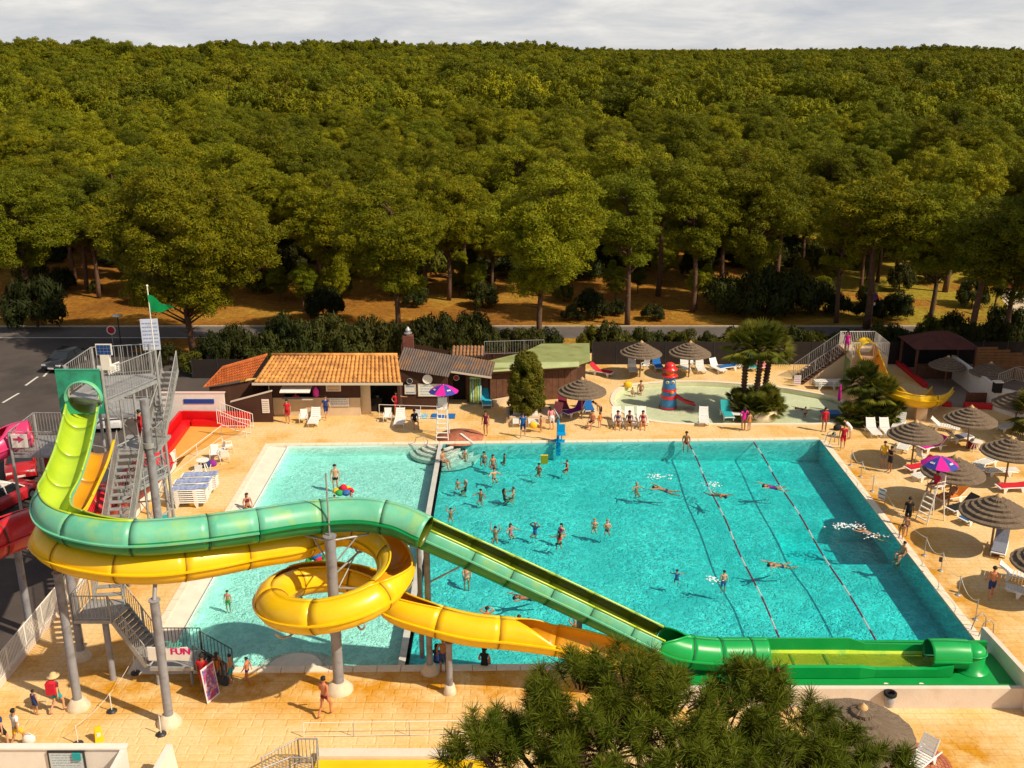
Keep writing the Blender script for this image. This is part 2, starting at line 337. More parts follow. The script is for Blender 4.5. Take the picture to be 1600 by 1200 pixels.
# ---------------------------------------------------------------- the big pool
def lerp2(a, b, t): return (a[0] + (b[0] - a[0]) * t, a[1] + (b[1] - a[1]) * t)
WATER = -0.13
def mat_liner(name, c1, c2, tile=0.5):
    m = bpy.data.materials.new(name); m.use_nodes = True; t = m.node_tree; b = t.nodes['Principled BSDF']; b.inputs['Roughness'].default_value = 0.5
    ge = N(t, 'ShaderNodeNewGeometry'); l = t.links.new
    n1 = N(t, 'ShaderNodeTexNoise', inp={'Scale': 0.5, 'Detail': 4.0, 'Roughness': 0.6}); l(ge.outputs['Position'], n1.inputs['Vector'])
    r1 = N(t, 'ShaderNodeValToRGB'); r1.color_ramp.elements[0].position = 0.35; r1.color_ramp.elements[0].color = (*c1, 1); r1.color_ramp.elements[1].position = 0.7; r1.color_ramp.elements[1].color = (*c2, 1)
    l(n1.outputs['Fac'], r1.inputs['Fac']); l(r1.outputs['Color'], b.inputs['Base Color']); return m
M_lin_deep = mat_liner('turquoise_liner', (0.13, 0.57, 0.59), (0.22, 0.68, 0.67)); M_lin_kid = mat_liner('pale_liner', (0.74, 0.86, 0.82), (0.84, 0.92, 0.88))
DIV_X = -4.7
fr_d = (DIV_X, FL[1] + (FR[1] - FL[1]) * (DIV_X - FL[0]) / (FR[0] - FL[0])); nr_d = (DIV_X, NL[1] + (NR[1] - NL[1]) * (DIV_X - NL[0]) / (NR[0] - NL[0]))
KL = 0.95  # pale sloping ledge on the left of the children's side
kfl = (FL[0] + KL + 0.25, FL[1] + 0.03); knl = (NL[0] + KL, NL[1] + 0.02)
def basin(mb, poly, z, zt=-0.001, mi=0):
    """walls and floor seen from the inside"""
    n = len(poly)
    mb.sheet([poly], z, mi)
    for i in range(n):
        a, b = poly[i], poly[(i + 1) % n]
        mb.add([(*a, z), (*b, z), (*b, zt), (*a, zt)], [(3, 2, 1, 0)], mi)
kid = [knl, (nr_d[0] - 0.15, nr_d[1]), (fr_d[0] - 0.15, fr_d[1]), kfl]
main = [(nr_d[0] + 0.15, nr_d[1]), NR, FR, (fr_d[0] + 0.15, fr_d[1])]
kb = MB(); basin(kb, kid, -0.75); ldg = MB(); ldg.add([(*NL, 0.01), (*knl, -0.16), (*kfl, -0.16), (*FL, 0.01)], [(0, 1, 2, 3)]); struct('sloping_ledge', ldg, mat('ledge_concrete', (0.74, 0.64, 0.54), 0.7, var=0.08, vscale=1.5, bump=0.1))
struct('shallow_pool_basin', kb, M_lin_kid)
DEEP = -1.55
def FZ(x): return -1.0 - 0.55 * min(1, max(0, (x + 4.5) / 15))   # floor falls towards the right
pit = [tuple(G(x, y, DEEP).xy) for x, y in ((1232, 882), (1440, 882), (1392, 822), (1208, 822))]
mbp = MB(); pit_o = [pit[0], pit[1], pit[2], pit[3]]
for i in range(4):   # floor round the pit, one strip per side
    j = (i + 1) % 4; mbp.add([(*main[i], FZ(main[i][0])), (*main[j], FZ(main[j][0])), (*pit[j], FZ(pit[j][0])), (*pit[i], FZ(pit[i][0]))], [(0, 1, 2, 3)])
for i in range(4):
    a, b = main[i], main[(i + 1) % 4]; mbp.add([(*a, FZ(a[0])), (*b, FZ(b[0])), (*b, -0.001), (*a, -0.001)], [(3, 2, 1, 0)])
pc = (sum(p[0] for p in pit) / 4, sum(p[1] for p in pit) / 4); pin = [(pc[0] + (p[0] - pc[0]) * 0.9, pc[1] + (p[1] - pc[1]) * 0.86) for p in pit]
mbp.sheet([pin], DEEP - 0.9)
for i in range(4): mbp.add([(*pin[i], DEEP - 0.9), (*pin[(i + 1) % 4], DEEP - 0.9), (*pit[(i + 1) % 4], FZ(pit[(i + 1) % 4][0])), (*pit[i], FZ(pit[i][0]))], [(3, 2, 1, 0)])
struct('deep_pool_basin', mbp, M_lin_deep)
# coping
M_cop = mat('pale_coping', (0.78, 0.66, 0.52), 0.7, var=0.08, vscale=3, bump=0.15)
cp = MB()
def coping(mb, a, b, w, side, z0=-0.1, z1=0.055):
    d = Vector((b[0] - a[0], b[1] - a[1], 0)).normalized(); n_ = Vector((-d.y, d.x, 0)) * side * w
    L_ = math.hypot(b[0] - a[0], b[1] - a[1]); k = max(1, int(L_ / 1.0)); q = []
    for i in range(k):
        p0 = lerp2(a, b, (i + 0.012) / k); p1 = lerp2(a, b, (i + 0.988) / k)
        poly = [p0, p1, (p1[0] + n_.x, p1[1] + n_.y), (p0[0] + n_.x, p0[1] + n_.y)]
        mb.prism(poly, z0, z1)
coping(cp, FL, FR, 0.42, 1); coping(cp, NL, NR, 0.42, -1); coping(cp, FR, NR, 0.40, 1); coping(cp, (FL[0], FL[1] + 0.42), (NL[0], NL[1] - 0.42), 0.35, -1, z1=0.05)
o = cp.build('pool_coping', M_cop); o['kind'] = 'structure'
# divider wall between the two sides
dv = MB(); dv.prism([(nr_d[0] - 0.15, nr_d[1]), (nr_d[0] + 0.15, nr_d[1]), (fr_d[0] + 0.15, fr_d[1]), (fr_d[0] - 0.15, fr_d[1])], DEEP, 0.03)
o = struct('pool_divider', dv, mat('divider_concrete', (0.50, 0.50, 0.47), 0.8, var=0.1, vscale=2))
# round corner steps: two in the shallow corner nearest the camera, two at the far end of the divider
def steps(mb, c, r0, a0, a1, zt, n, dr, dz):
    for i in range(n):
        r = r0 + (n - 1 - i) * dr * 0 + i * dr; z = zt - i * dz
        arc = [(c[0] + r * math.cos(a0 + (a1 - a0) * k / 18), c[1] + r * math.sin(a0 + (a1 - a0) * k / 18) * 1.0) for k in range(19)]
        mb.prism(arc, z - dz - 0.02 * i, z)
M_step = mat('step_concrete', (0.62, 0.62, 0.56), 0.6, var=0.08, vscale=3)
st = MB(); steps(st, (-9.2, nr_d[1] - 0.12), 1.15, 0.02, math.pi - 0.02, -0.02, 1, 0, 0.12); steps(st, (-9.2, nr_d[1] - 0.12), 1.4, 0.02, math.pi - 0.02, -0.22, 3, 0.32, 0.14)
struct('near_corner_steps', st, M_step)
st = MB(); steps(st, (fr_d[0] - 0.2, fr_d[1] + 0.05), 0.7, math.pi, 1.5 * math.pi, 0.0, 4, 0.38, 0.15); steps(st, (fr_d[0] + 0.2, fr_d[1] + 0.05), 0.7, 1.5 * math.pi, 2 * math.pi, -0.04, 5, 0.42, 0.16)
struct('far_corner_steps', st, M_step)
# water: rippled surface that lets light in, tinted with depth
def mat_water(name, dens, tint, cell=1.3, amp=0.45, net=(0.62, 1.0), vol=(0.0, 0.88, 0.90)):
    m = bpy.data.materials.new(name); m.use_nodes = True; t = m.node_tree; t.nodes.clear(); l = t.links.new
    o = N(t, 'ShaderNodeOutputMaterial'); ge = N(t, 'ShaderNodeNewGeometry')
    warp = N(t, 'ShaderNodeTexNoise', inp={'Scale': 1.3, 'Detail': 4.0, 'Roughness': 0.6}); l(ge.outputs['Position'], warp.inputs['Vector'])
    ad = N(t, 'ShaderNodeMix', data_type='VECTOR'); ad.inputs['Factor'].default_value = 0.6; l(ge.outputs['Position'], ad.inputs['A']); l(warp.outputs['Color'], ad.inputs['B'])
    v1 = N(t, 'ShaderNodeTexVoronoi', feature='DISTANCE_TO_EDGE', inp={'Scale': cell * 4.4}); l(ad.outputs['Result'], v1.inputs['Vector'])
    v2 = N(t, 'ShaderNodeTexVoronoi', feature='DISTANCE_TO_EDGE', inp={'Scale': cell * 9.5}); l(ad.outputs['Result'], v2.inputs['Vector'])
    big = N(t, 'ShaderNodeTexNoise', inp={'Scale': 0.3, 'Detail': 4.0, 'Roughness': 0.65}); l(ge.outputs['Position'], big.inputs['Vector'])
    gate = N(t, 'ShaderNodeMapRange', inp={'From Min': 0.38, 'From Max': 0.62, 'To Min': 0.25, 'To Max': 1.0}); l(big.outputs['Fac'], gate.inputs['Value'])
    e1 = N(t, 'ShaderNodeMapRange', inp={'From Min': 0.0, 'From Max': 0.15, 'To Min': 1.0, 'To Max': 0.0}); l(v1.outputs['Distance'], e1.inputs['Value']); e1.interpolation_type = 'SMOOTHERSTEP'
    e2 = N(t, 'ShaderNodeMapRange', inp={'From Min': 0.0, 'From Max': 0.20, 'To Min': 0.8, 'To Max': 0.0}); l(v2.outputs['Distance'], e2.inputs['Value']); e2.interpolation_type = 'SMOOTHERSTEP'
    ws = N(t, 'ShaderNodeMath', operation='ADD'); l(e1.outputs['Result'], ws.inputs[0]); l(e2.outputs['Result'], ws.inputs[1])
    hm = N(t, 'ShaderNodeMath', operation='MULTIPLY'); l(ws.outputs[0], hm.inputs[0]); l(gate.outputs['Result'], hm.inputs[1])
    bp = N(t, 'ShaderNodeBump', inp={'Strength': amp, 'Distance': 0.06}); l(hm.outputs[0], bp.inputs['Height'])
    # caustic light painted into the transparent colour: bright net, dimmer cells
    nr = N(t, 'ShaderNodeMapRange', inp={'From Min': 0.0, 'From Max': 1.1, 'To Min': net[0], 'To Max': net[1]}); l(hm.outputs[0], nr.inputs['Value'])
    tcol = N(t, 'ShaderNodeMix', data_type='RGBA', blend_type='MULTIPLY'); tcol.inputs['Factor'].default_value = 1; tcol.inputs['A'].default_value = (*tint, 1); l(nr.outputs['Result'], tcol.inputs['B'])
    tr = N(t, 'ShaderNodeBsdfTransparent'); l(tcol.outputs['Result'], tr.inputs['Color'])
    gl = N(t, 'ShaderNodeBsdfGlossy', inp={'Roughness': 0.12}); l(bp.outputs['Normal'], gl.inputs['Normal'])
    fr = N(t, 'ShaderNodeFresnel', inp={'IOR': 1.24}); l(bp.outputs['Normal'], fr.inputs['Normal'])
    ms = N(t, 'ShaderNodeMixShader'); l(fr.outputs[0], ms.inputs['Fac']); l(tr.outputs[0], ms.inputs[1]); l(gl.outputs[0], ms.inputs[2]); l(ms.outputs[0], o.inputs['Surface'])
    if dens:
        va = N(t, 'ShaderNodeVolumeAbsorption', inp={'Density': dens, 'Color': (*vol, 1)}); l(va.outputs[0], o.inputs['Volume'])
    return m
def grow(poly, e):
    cx = sum(p[0] for p in poly) / len(poly); cy = sum(p[1] for p in poly) / len(poly)
    return [(p[0] + (e if p[0] > cx else -e), p[1] + (e if p[1] > cy else -e)) for p in poly]
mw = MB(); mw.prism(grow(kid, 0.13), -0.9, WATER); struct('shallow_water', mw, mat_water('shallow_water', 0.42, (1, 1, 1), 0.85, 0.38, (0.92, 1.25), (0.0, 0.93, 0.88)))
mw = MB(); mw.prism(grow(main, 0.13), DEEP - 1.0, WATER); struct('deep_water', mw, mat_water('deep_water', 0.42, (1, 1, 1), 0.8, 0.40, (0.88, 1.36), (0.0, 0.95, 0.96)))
# ---------------------------------------------------------------- wading pool
wb = MB(); wb.sheet([wade], -0.35); n = len(wade)
for i in range(n):
    a, b = wade[i], wade[(i + 1) % n]; wb.add([(*a, -0.35), (*b, -0.35), (*b, -0.001), (*a, -0.001)], [(0, 1, 2, 3)])
struct('wading_pool_basin', wb, mat_liner('sand_liner', (0.74, 0.70, 0.50), (0.84, 0.80, 0.60)))
wc = (sum(p[0] for p in wade) / n, sum(p[1] for p in wade) / n)
wo_ = [(wc[0] + (p[0] - wc[0]) * 1.004, wc[1] + (p[1] - wc[1]) * 1.01) for p in wade]
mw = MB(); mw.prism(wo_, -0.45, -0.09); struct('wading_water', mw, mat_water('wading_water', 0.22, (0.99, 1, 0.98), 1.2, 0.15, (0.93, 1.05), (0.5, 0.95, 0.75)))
rim = MB()
for i in range(n):
    a, b = wade[i], wade[(i + 1) % n]; f = lambda p, q, z: (wc[0] + (p[0] - wc[0]) * q, wc[1] + (p[1] - wc[1]) * (1 + (q - 1) * 1.8), z)
    rim.add([f(a, 1.0, 0.05), f(b, 1.0, 0.05), f(b, 1.035, 0.05), f(a, 1.035, 0.05)], [(0, 1, 2, 3)])
    rim.add([f(a, 1.035, 0.05), f(b, 1.035, 0.05), f(b, 1.035, -.01), f(a, 1.035, -.01)], [(0, 1, 2, 3)])
    rim.add([f(a, 1.0, 0.05), f(b, 1.0, 0.05), f(b, 1.0, -.05), f(a, 1.0, -.05)], [(3, 2, 1, 0)])
o = rim.build('wading_pool_coping', M_cop); o['kind'] = 'structure'
# ================================================================ FOREST
def leaf_mat(name, c1, c2, c3):
    m = bpy.data.materials.new(name); m.use_nodes = True; t = m.node_tree; b = t.nodes['Principled BSDF']; l = t.links.new
    b.inputs['Roughness'].default_value = 0.65; b.inputs['Specular IOR Level'].default_value = 0.12
    oi = N(t, 'ShaderNodeObjectInfo'); ge = N(t, 'ShaderNodeNewGeometry')
    nz = N(t, 'ShaderNodeTexNoise', inp={'Scale': 0.9, 'Detail': 3.0}); l(ge.outputs['Position'], nz.inputs['Vector'])
    r = N(t, 'ShaderNodeValToRGB'); r.color_ramp.elements[0].position = 0.3; r.color_ramp.elements[0].color = (*c1, 1); r.color_ramp.elements[1].position = 0.7; r.color_ramp.elements[1].color = (*c2, 1); l(nz.outputs['Fac'], r.inputs['Fac'])
    mx = N(t, 'ShaderNodeMix', data_type='RGBA'); l(r.outputs['Color'], mx.inputs['A']); mx.inputs['B'].default_value = (*c3, 1)
    mr = N(t, 'ShaderNodeMapRange', inp={'To Min': 0.0, 'To Max': 0.75}); l(oi.outputs['Random'], mr.inputs['Value']); l(mr.outputs['Result'], mx.inputs['Factor'])
    fr_ = N(t, 'ShaderNodeMath', operation='MULTIPLY'); fr_.inputs[1].default_value = 7.3; l(oi.outputs['Random'], fr_.inputs[0]); f2 = N(t, 'ShaderNodeMath', operation='FRACT'); l(fr_.outputs[0], f2.inputs[0])
    vr = N(t, 'ShaderNodeMapRange', inp={'To Min': 0.58, 'To Max': 1.12}); l(f2.outputs[0], vr.inputs['Value']); mv = N(t, 'ShaderNodeMix', data_type='RGBA', blend_type='MULTIPLY'); mv.inputs['Factor'].default_value = 1; l(mx.outputs['Result'], mv.inputs['A']); l(vr.outputs['Result'], mv.inputs['B']); mx = mv   # every tree has its own tone
    l(mx.outputs['Result'], b.inputs['Base Color'])
    tr = N(t, 'ShaderNodeBsdfTranslucent'); l(mx.outputs['Result'], tr.inputs['Color']); ms = N(t, 'ShaderNodeMixShader', inp={'Fac': 0.13})
    l(b.outputs[0], ms.inputs[1]); l(tr.outputs[0], ms.inputs[2]); l(ms.outputs[0], t.nodes['Material Output'].inputs['Surface']); return m
M_pine = leaf_mat('pine_needles', (0.130, 0.150, 0.004), (0.350, 0.300, 0.007), (0.100, 0.130, 0.006))
M_dark = leaf_mat('dark_shrub_leaves', (0.018, 0.030, 0.008), (0.045, 0.055, 0.010), (0.075, 0.070, 0.012))
M_bark = mat('pine_bark', (0.115, 0.060, 0.035), 0.95, var=0.35, vscale=6, bump=0.6, bscale=14)
def rnd_dir():
    while True:
        v = Vector((random.uniform(-1, 1), random.uniform(-1, 1), random.uniform(-1, 1)))
        if 0.05 < v.length < 1: return v.normalized()
def clump(vs, fs, c, rx, rz, n, ls, up=0.25, w=0.34):
    """n needle sprays over the surface and volume of one puff of foliage"""
    for _ in range(n):
        d = rnd_dir()
        if d.z < -0.35: d.z *= 0.4; d.normalize()
        rad = random.uniform(0.62, 1.0)
        p = Vector((c[0] + d.x * rx * rad, c[1] + d.y * rx * rad, c[2] + d.z * rz * rad))
        nrm = (d + rnd_dir() * 0.36).normalized(); t1 = nrm.cross(rnd_dir())
        if t1.length < 0.05: continue
        t1.normalize(); t2 = nrm.cross(t1); s = ls * random.uniform(0.7, 1.3); b = len(vs)
        tip = p + t1 * s + d * s * 0.35
        vs.extend((tuple(p - t1 * s * 0.5 - t2 * s * w), tuple(p - t1 * s * 0.5 + t2 * s * w), tuple(tip))); fs.append((b, b + 1, b + 2))
def puff(vs, fs, c, r, flat, n, w):
    """a round tuft of needle sprays radiating from one twig end"""
    for _ in range(n):
        d = rnd_dir()
        if d.z < -0.45: d.z *= -0.6; d.normalize()
        if random.random() < 0.68:   # sprays seen flat on the outside of the tuft
            nr = (d + rnd_dir() * 0.22).normalized(); t1 = nr.cross(rnd_dir())
            if t1.length < 0.05: continue
            t1.normalize(); t2 = nr.cross(t1); q = c + Vector((d.x * r, d.y * r, d.z * r * flat)) * random.uniform(0.72, 1.0); s = w * random.uniform(2.6, 4.6); b = len(vs)
            vs.extend((tuple(q - t1 * s * .5 - t2 * s * .3), tuple(q - t1 * s * .5 + t2 * s * .3), tuple(q + t1 * s + d * s * .3))); fs.append((b, b + 1, b + 2)); continue
        a = Vector((d.x * r, d.y * r, d.z * r * flat)); s_ = random.uniform(0.25, 0.6); e_ = random.uniform(0.8, 1.12); t = d.cross(rnd_dir())
        if t.length < 0.05: continue
        t = t.normalized() * w * random.uniform(0.7, 1.3); b = len(vs); vs.extend((tuple(c + a * s_), tuple(c + a * e_ + t), tuple(c + a * e_ - t))); fs.append((b, b + 1, b + 2))
def pine_meshes(seed, H, cr, base, n_cl, n_leaf, ls, pr, lean=0.0, flat=0.8, trunk_n=8):
    """trunk with limbs, and a crown of separate puffs with gaps. returns (trunk mesh, crown mesh)"""
    random.seed(seed); tb = MB(); vs = []; fs = []
    la = random.uniform(0, 6.28); top = H * 0.93
    def axis(z): k = z / H; return Vector((math.cos(la) * lean * k * k * H + math.sin(z * 0.6 + seed) * 0.12, math.sin(la) * lean * k * k * H, z))
    zs = [H * i / 9 * 0.84 for i in range(10)]; r0 = 0.0165 * H
    tb.tube([axis(z) for z in zs], [r0 * (1 - 0.85 * z / H) + 0.03 for z in zs], n=trunk_n)
    zc = base + (H - base) * 0.52; hz = (H - base) * 0.5; cen = []
    tries = 0
    while len(cen) < n_cl and tries < n_cl * 40:
        tries += 1; d = rnd_dir(); q = random.uniform(0.25, 1.0) ** 0.45
        lump = 0.78 + 0.32 * noise.noise(Vector((d.x * 1.6 + seed, d.y * 1.6, d.z * 1.6)))
        px, py, pz = d.x * cr * q * lump, d.y * cr * q * lump, d.z * hz * q * lump
        if pz < 0: px *= 1.0 + 0.15 * pz / hz; py *= 1.0 + 0.15 * pz / hz
        p = axis(zc + pz) + Vector((px, py, 0))
        if noise.noise(Vector((p.x * 0.42 + seed * 3.7, p.y * 0.42, p.z * 0.5))) < -0.13: continue
        if any((p - o).length_squared < (pr * 0.97) ** 2 for o in cen): continue
        cen.append(p)
    for i, p in enumerate(cen):
        k = random.uniform(0.75, 1.25); clump(vs, fs, p, pr * k * .92, pr * k * flat * .92, int(n_leaf * k), ls) if trunk_n == 5 else puff(vs, fs, p, pr * k, flat, int(n_leaf * k * k), ls)
        if i % 4 == 0:
            z0 = max(base * 0.85, p.z - (p - axis(p.z)).length * 0.55 - 0.3); a = axis(min(z0, top)); tb.tube([a, (a + p) / 2 + Vector((0, 0, 0.1)), p], [0.028 * H * 0.25 * (1 - a.z / H * 0.7), 0.045, 0.02], n=4)
    for _ in range(3):   # dead stubs below the crown
        z = random.uniform(base * 0.5, base); a = axis(z); d = rnd_dir(); d.z = abs(d.z) * 0.3; tb.tube([a, a + d * random.uniform(0.6, 1.8)], [0.05, 0.015], n=4)
    me = bpy.data.meshes.new('crown'); me.from_pydata(vs, [], fs); me.materials.append(M_pine); me.update()
    return tb.mesh('trunk', M_bark), me
NEAR = [pine_meshes(s, 15.0, cr, b_, ncl, 250, 0.034, 0.74, lean) for s, cr, b_, ncl, lean in
        ((11, 5.6, 3.6, 300, 0.05), (12, 4.5, 4.8, 215, 0.08), (13, 4.9, 2.8, 280, 0.03), (14, 3.8, 4.6, 150, 0.06), (15, 6.2, 4.6, 300, 0.07), (16, 3.4, 5.4, 115, 0.10))]
BIG = pine_meshes(21, 15.5, 8.0, 2.8, 640, 250, 0.034, 0.78, 0.04)
TALLX = pine_meshes(22, 15.0, 5.7, 4.2, 400, 250, 0.034, 0.78, 0.05)
spots = []   # (x, y) already taken
pine_n = 0
def pine(px, Y, top_py, which, label, width=None, rz=None, group='pines standing at the front of the forest'):
    """a pine whose top was measured at (px, top_py) and whose foot stands at distance Y"""
    x = GX(px, Y, 8.0); tp = (600 - top_py) / FPX; r = (cP + tp * sP, -sP + tp * cP); h = CAM_H + r[1] * Y / r[0]
    k = h / 15.0; o = thing('pine_tree', label, 'pine tree', (x, Y, -0.02), rz if rz is not None else random.uniform(0, 6.28), group)
    o.scale = ((width or 1.0) * k, (width or 1.0) * k, k)
    put('trunk', which[0], o); put('crown', which[1], o); spots.append((x, Y, 4.2)); return o
L1 = [(30, 95, 258, 0, 'pine at the left edge of the photo behind the round dark bush', 1.1),
      (285, 84, 256, 'B', 'broadest pine, its wide crown rising behind the green flag', 1.0),
      (617, 88, 290, 'T', 'spreading pine on a bare straight trunk behind the tiled roof', 1.05),
      (520, 99, 262, 2, 'pine with dense crown between the broadest pine and the bare trunked one', 1.0),
      (845, 85, 262, 'T', 'round crowned pine rising behind the green flat roof', 1.0),
      (700, 103, 262, 4, 'pine set back between the two round crowned pines', 1.0),
      (985, 93, 255, 3, 'slender pine with thin ragged crown and pale bare trunk', 1.0),
      (1090, 98, 248, 1, 'leaning pine with its dark trunk standing over the dry grass', 1.0),
      (1180, 100, 238, 2, 'dense pine above the tall dark bushes behind the palm trees', 1.0),
      (1318, 94, 272, 3, 'thin pine left of the round blue road sign', 0.9),
      (1368, 92, 248, 5, 'pine with straight dark trunk beside the round blue road sign', 1.3),
      (1470, 90, 275, 0, 'broad pine right of the round blue road sign', 1.0),
      (1535, 83, 300, 5, 'leaning pine growing behind the dark gazebo', 1.3),
      (1590, 84, 330, 3, 'pine at the right edge beside the sandy track', 1.2),
      (400, 108, 240, 0, 'pine peering over the right shoulder of the broadest pine', 1.1),
      (140, 104, 262, 4, 'pine between the left edge and the broadest pine', 1.0)]
for px, Y, ty, w, lab, sc in L1:
    pine(px, Y, ty, BIG if w == 'B' else TALLX if w == 'T' else NEAR[w], lab, sc)
random.seed(5)
rows = 0
cand = []
Y = 106.0
while Y < 215:
    half = 0.56 * Y + 6; x = -half + random.uniform(0, 4)
    while x < half:
        cand.append((x + random.uniform(-1.6, 1.6), Y + random.uniform(-2.0, 2.0))); x += random.uniform(7.0, 10.5)
    Y += 7.2
cand.sort(key=lambda c: c[1])
FARN = 0; rest = []
glab = 'tall pine standing in the unbroken forest behind the front row of pines'
for x, Yc in cand:
    if any((x - a) ** 2 + (Yc - b) ** 2 < (c * 1.0) ** 2 for a, b, c in spots): continue
    if 1 and x > 52 and Yc < 118 and x < 64: continue
    if noise.noise(Vector((x * .06, Yc * .06, 9))) < -0.33 and Yc > 122: continue
    if FARN >= 275: rest.append((x, Yc)); continue
    w = NEAR[random.randrange(6)]; k = random.uniform(0.74, 1.08) + 0.22 * noise.noise(Vector((x * .045, Yc * .045, 3))); o = thing('pine_tree', glab, 'pine tree', (x, Yc, -0.02), random.uniform(0, 6.28), 'tall pines of the forest')
    o.scale = (k * random.uniform(0.95, 1.15), k * random.uniform(0.95, 1.15), k); put('trunk', w[0], o); put('crown', w[1], o); FARN += 1; spots.append((x, Yc, 3.5))
yl = max(c[1] for c in cand if c not in rest) if FARN < 275 else rest[0][1]
# the forest beyond: one object, crowns scattered on points
M_far = M_pine
src = bpy.data.collections.new('far_pine_kinds')
for i in range(5):
    t_, c_ = pine_meshes(40 + i, 14.0, 5.0 + 0.5 * (i % 3), 3.0, 66, 120, 0.34, 1.3, 0.03, 0.78, 5)
    mb = MB(); mb.add([v.co for v in t_.vertices], [tuple(p.vertices) for p in t_.polygons], 1); mb.add([v.co for v in c_.vertices], [tuple(p.vertices) for p in c_.polygons], 0)
    o = bpy.data.objects.new('far_pine_kind', mb.mesh('far_pine', [M_pine, M_bark])); src.objects.link(o)
def hill(x, y):
    """land rises gently far off, with two low wooded ridges on the left"""
    h = 0.0
    def bump(cx, cy, sx, sy, a): return a * math.exp(-((x - cx) / sx) ** 2 - ((y - cy) / sy) ** 2)
    h += bump(-330, 780, 150, 160, 11) + bump(-215, 1500, 150, 120, 17) + bump(-20, 1700, 150, 90, 16) + bump(-420, 1500, 100, 90, 13) + bump(700, 1800, 160, 120, 9) + bump(-520, 1000, 200, 200, 12)
    return h * min(1, max(0, (y - 320) / 200))
pts = [(x, y, hill(x, y)) for x, y in rest]
random.seed(9)
Y = 218.0
while Y < 2300:
    half = 0.55 * Y + 15; st = 8.9 if Y < 1100 else 8.9 * (1 + (Y - 1100) / 1500)
    x = -half
    while x < half:
        xx = x + random.uniform(-3.2, 3.2); yy = Y + random.uniform(-3.2, 3.2) * st / 8.9; pts.append((xx, yy, hill(xx, yy))); x += random.uniform(0.8, 1.25) * st
    Y += st * (1.0 if Y < 500 else 1.35)
print('far trees', len(pts), 'near', FARN, 'limit', yl)
pts = [q for q in pts if noise.noise(Vector((q[0] * .035, q[1] * .028, 1.5))) > -0.26 or random.random() < .25]
pm = bpy.data.meshes.new('far_forest'); pm.from_pydata(pts, [], []); pm.update(); at_ = pm.attributes.new('stand', 'FLOAT', 'POINT')
at_.data.foreach_set('value', [1.0 + 0.30 * noise.noise(Vector((q[0] * .03, q[1] * .025, 7))) + 0.22 * noise.noise(Vector((q[0] * .11, q[1] * .09, 2))) for q in pts])
ff = bpy.data.objects.new('far_forest', pm); C.objects.link(ff); tag(ff, None, None, None, 'stuff')
ng = bpy.data.node_groups.new('scatter_pines', 'GeometryNodeTree'); ng.interface.new_socket('Geometry', in_out='INPUT', socket_type='NodeSocketGeometry'); ng.interface.new_socket('Geometry', in_out='OUTPUT', socket_type='NodeSocketGeometry')
gi = ng.nodes.new('NodeGroupInput'); go = ng.nodes.new('NodeGroupOutput'); ip = ng.nodes.new('GeometryNodeInstanceOnPoints'); ci = ng.nodes.new('GeometryNodeCollectionInfo')
ci.inputs['Collection'].default_value = src; ci.inputs['Separate Children'].default_value = True; ci.inputs['Reset Children'].default_value = True
ip.inputs['Pick Instance'].default_value = True
rv = ng.nodes.new('FunctionNodeRandomValue'); rv.data_type = 'INT'; rv.inputs[4].default_value = 0; rv.inputs[5].default_value = 4; rv.inputs['Seed'].default_value = 3
rr = ng.nodes.new('FunctionNodeRandomValue'); rr.data_type = 'FLOAT_VECTOR'; rr.inputs[0].default_value = (0, 0, 0); rr.inputs[1].default_value = (0.08, 0.08, 6.28)
rs = ng.nodes.new('FunctionNodeRandomValue'); rs.data_type = 'FLOAT_VECTOR'; rs.inputs[0].default_value = (0.70, 0.70, 0.58); rs.inputs[1].default_value = (1.42, 1.42, 1.25); rs.inputs['Seed'].default_value = 8
gl = ng.links.new
gl(gi.outputs[0], ip.inputs['Points']); gl(ci.outputs[0], ip.inputs['Instance']); gl(rv.outputs[2], ip.inputs['Instance Index']); gl(rr.outputs[0], ip.inputs['Rotation']); na = ng.nodes.new('GeometryNodeInputNamedAttribute'); na.data_type = 'FLOAT'; na.inputs['Name'].default_value = 'stand'; vm = ng.nodes.new('ShaderNodeVectorMath'); vm.operation = 'SCALE'; gl(rs.outputs[0], vm.inputs[0]); gl(na.outputs[0], vm.inputs['Scale']); gl(vm.outputs[0], ip.inputs['Scale']); gl(ip.outputs[0], go.inputs[0])
md = ff.modifiers.new('scatter', 'NODES'); md.node_group = ng
# the rising land under the far forest
hb = MB(); nx, ny = 140, 90; vs = []; fs = []
for j in range(ny + 1):
    for i in range(nx + 1):
        x = -4200 + 8400 * i / nx; y = 330 + 5500 * j / ny; vs.append((x, y, hill(x, y) - (0.5 if hill(x, y) < 0.3 else 0.15)))
fs = [(j * (nx + 1) + i, j * (nx + 1) + i + 1, (j + 1) * (nx + 1) + i + 1, (j + 1) * (nx + 1) + i) for j in range(ny) for i in range(nx)]
hb.add(vs, fs, 0, True); struct('hills', hb, mat('forest_floor', (0.05, 0.045, 0.012), 0.95, var=0.3, vscale=0.05))
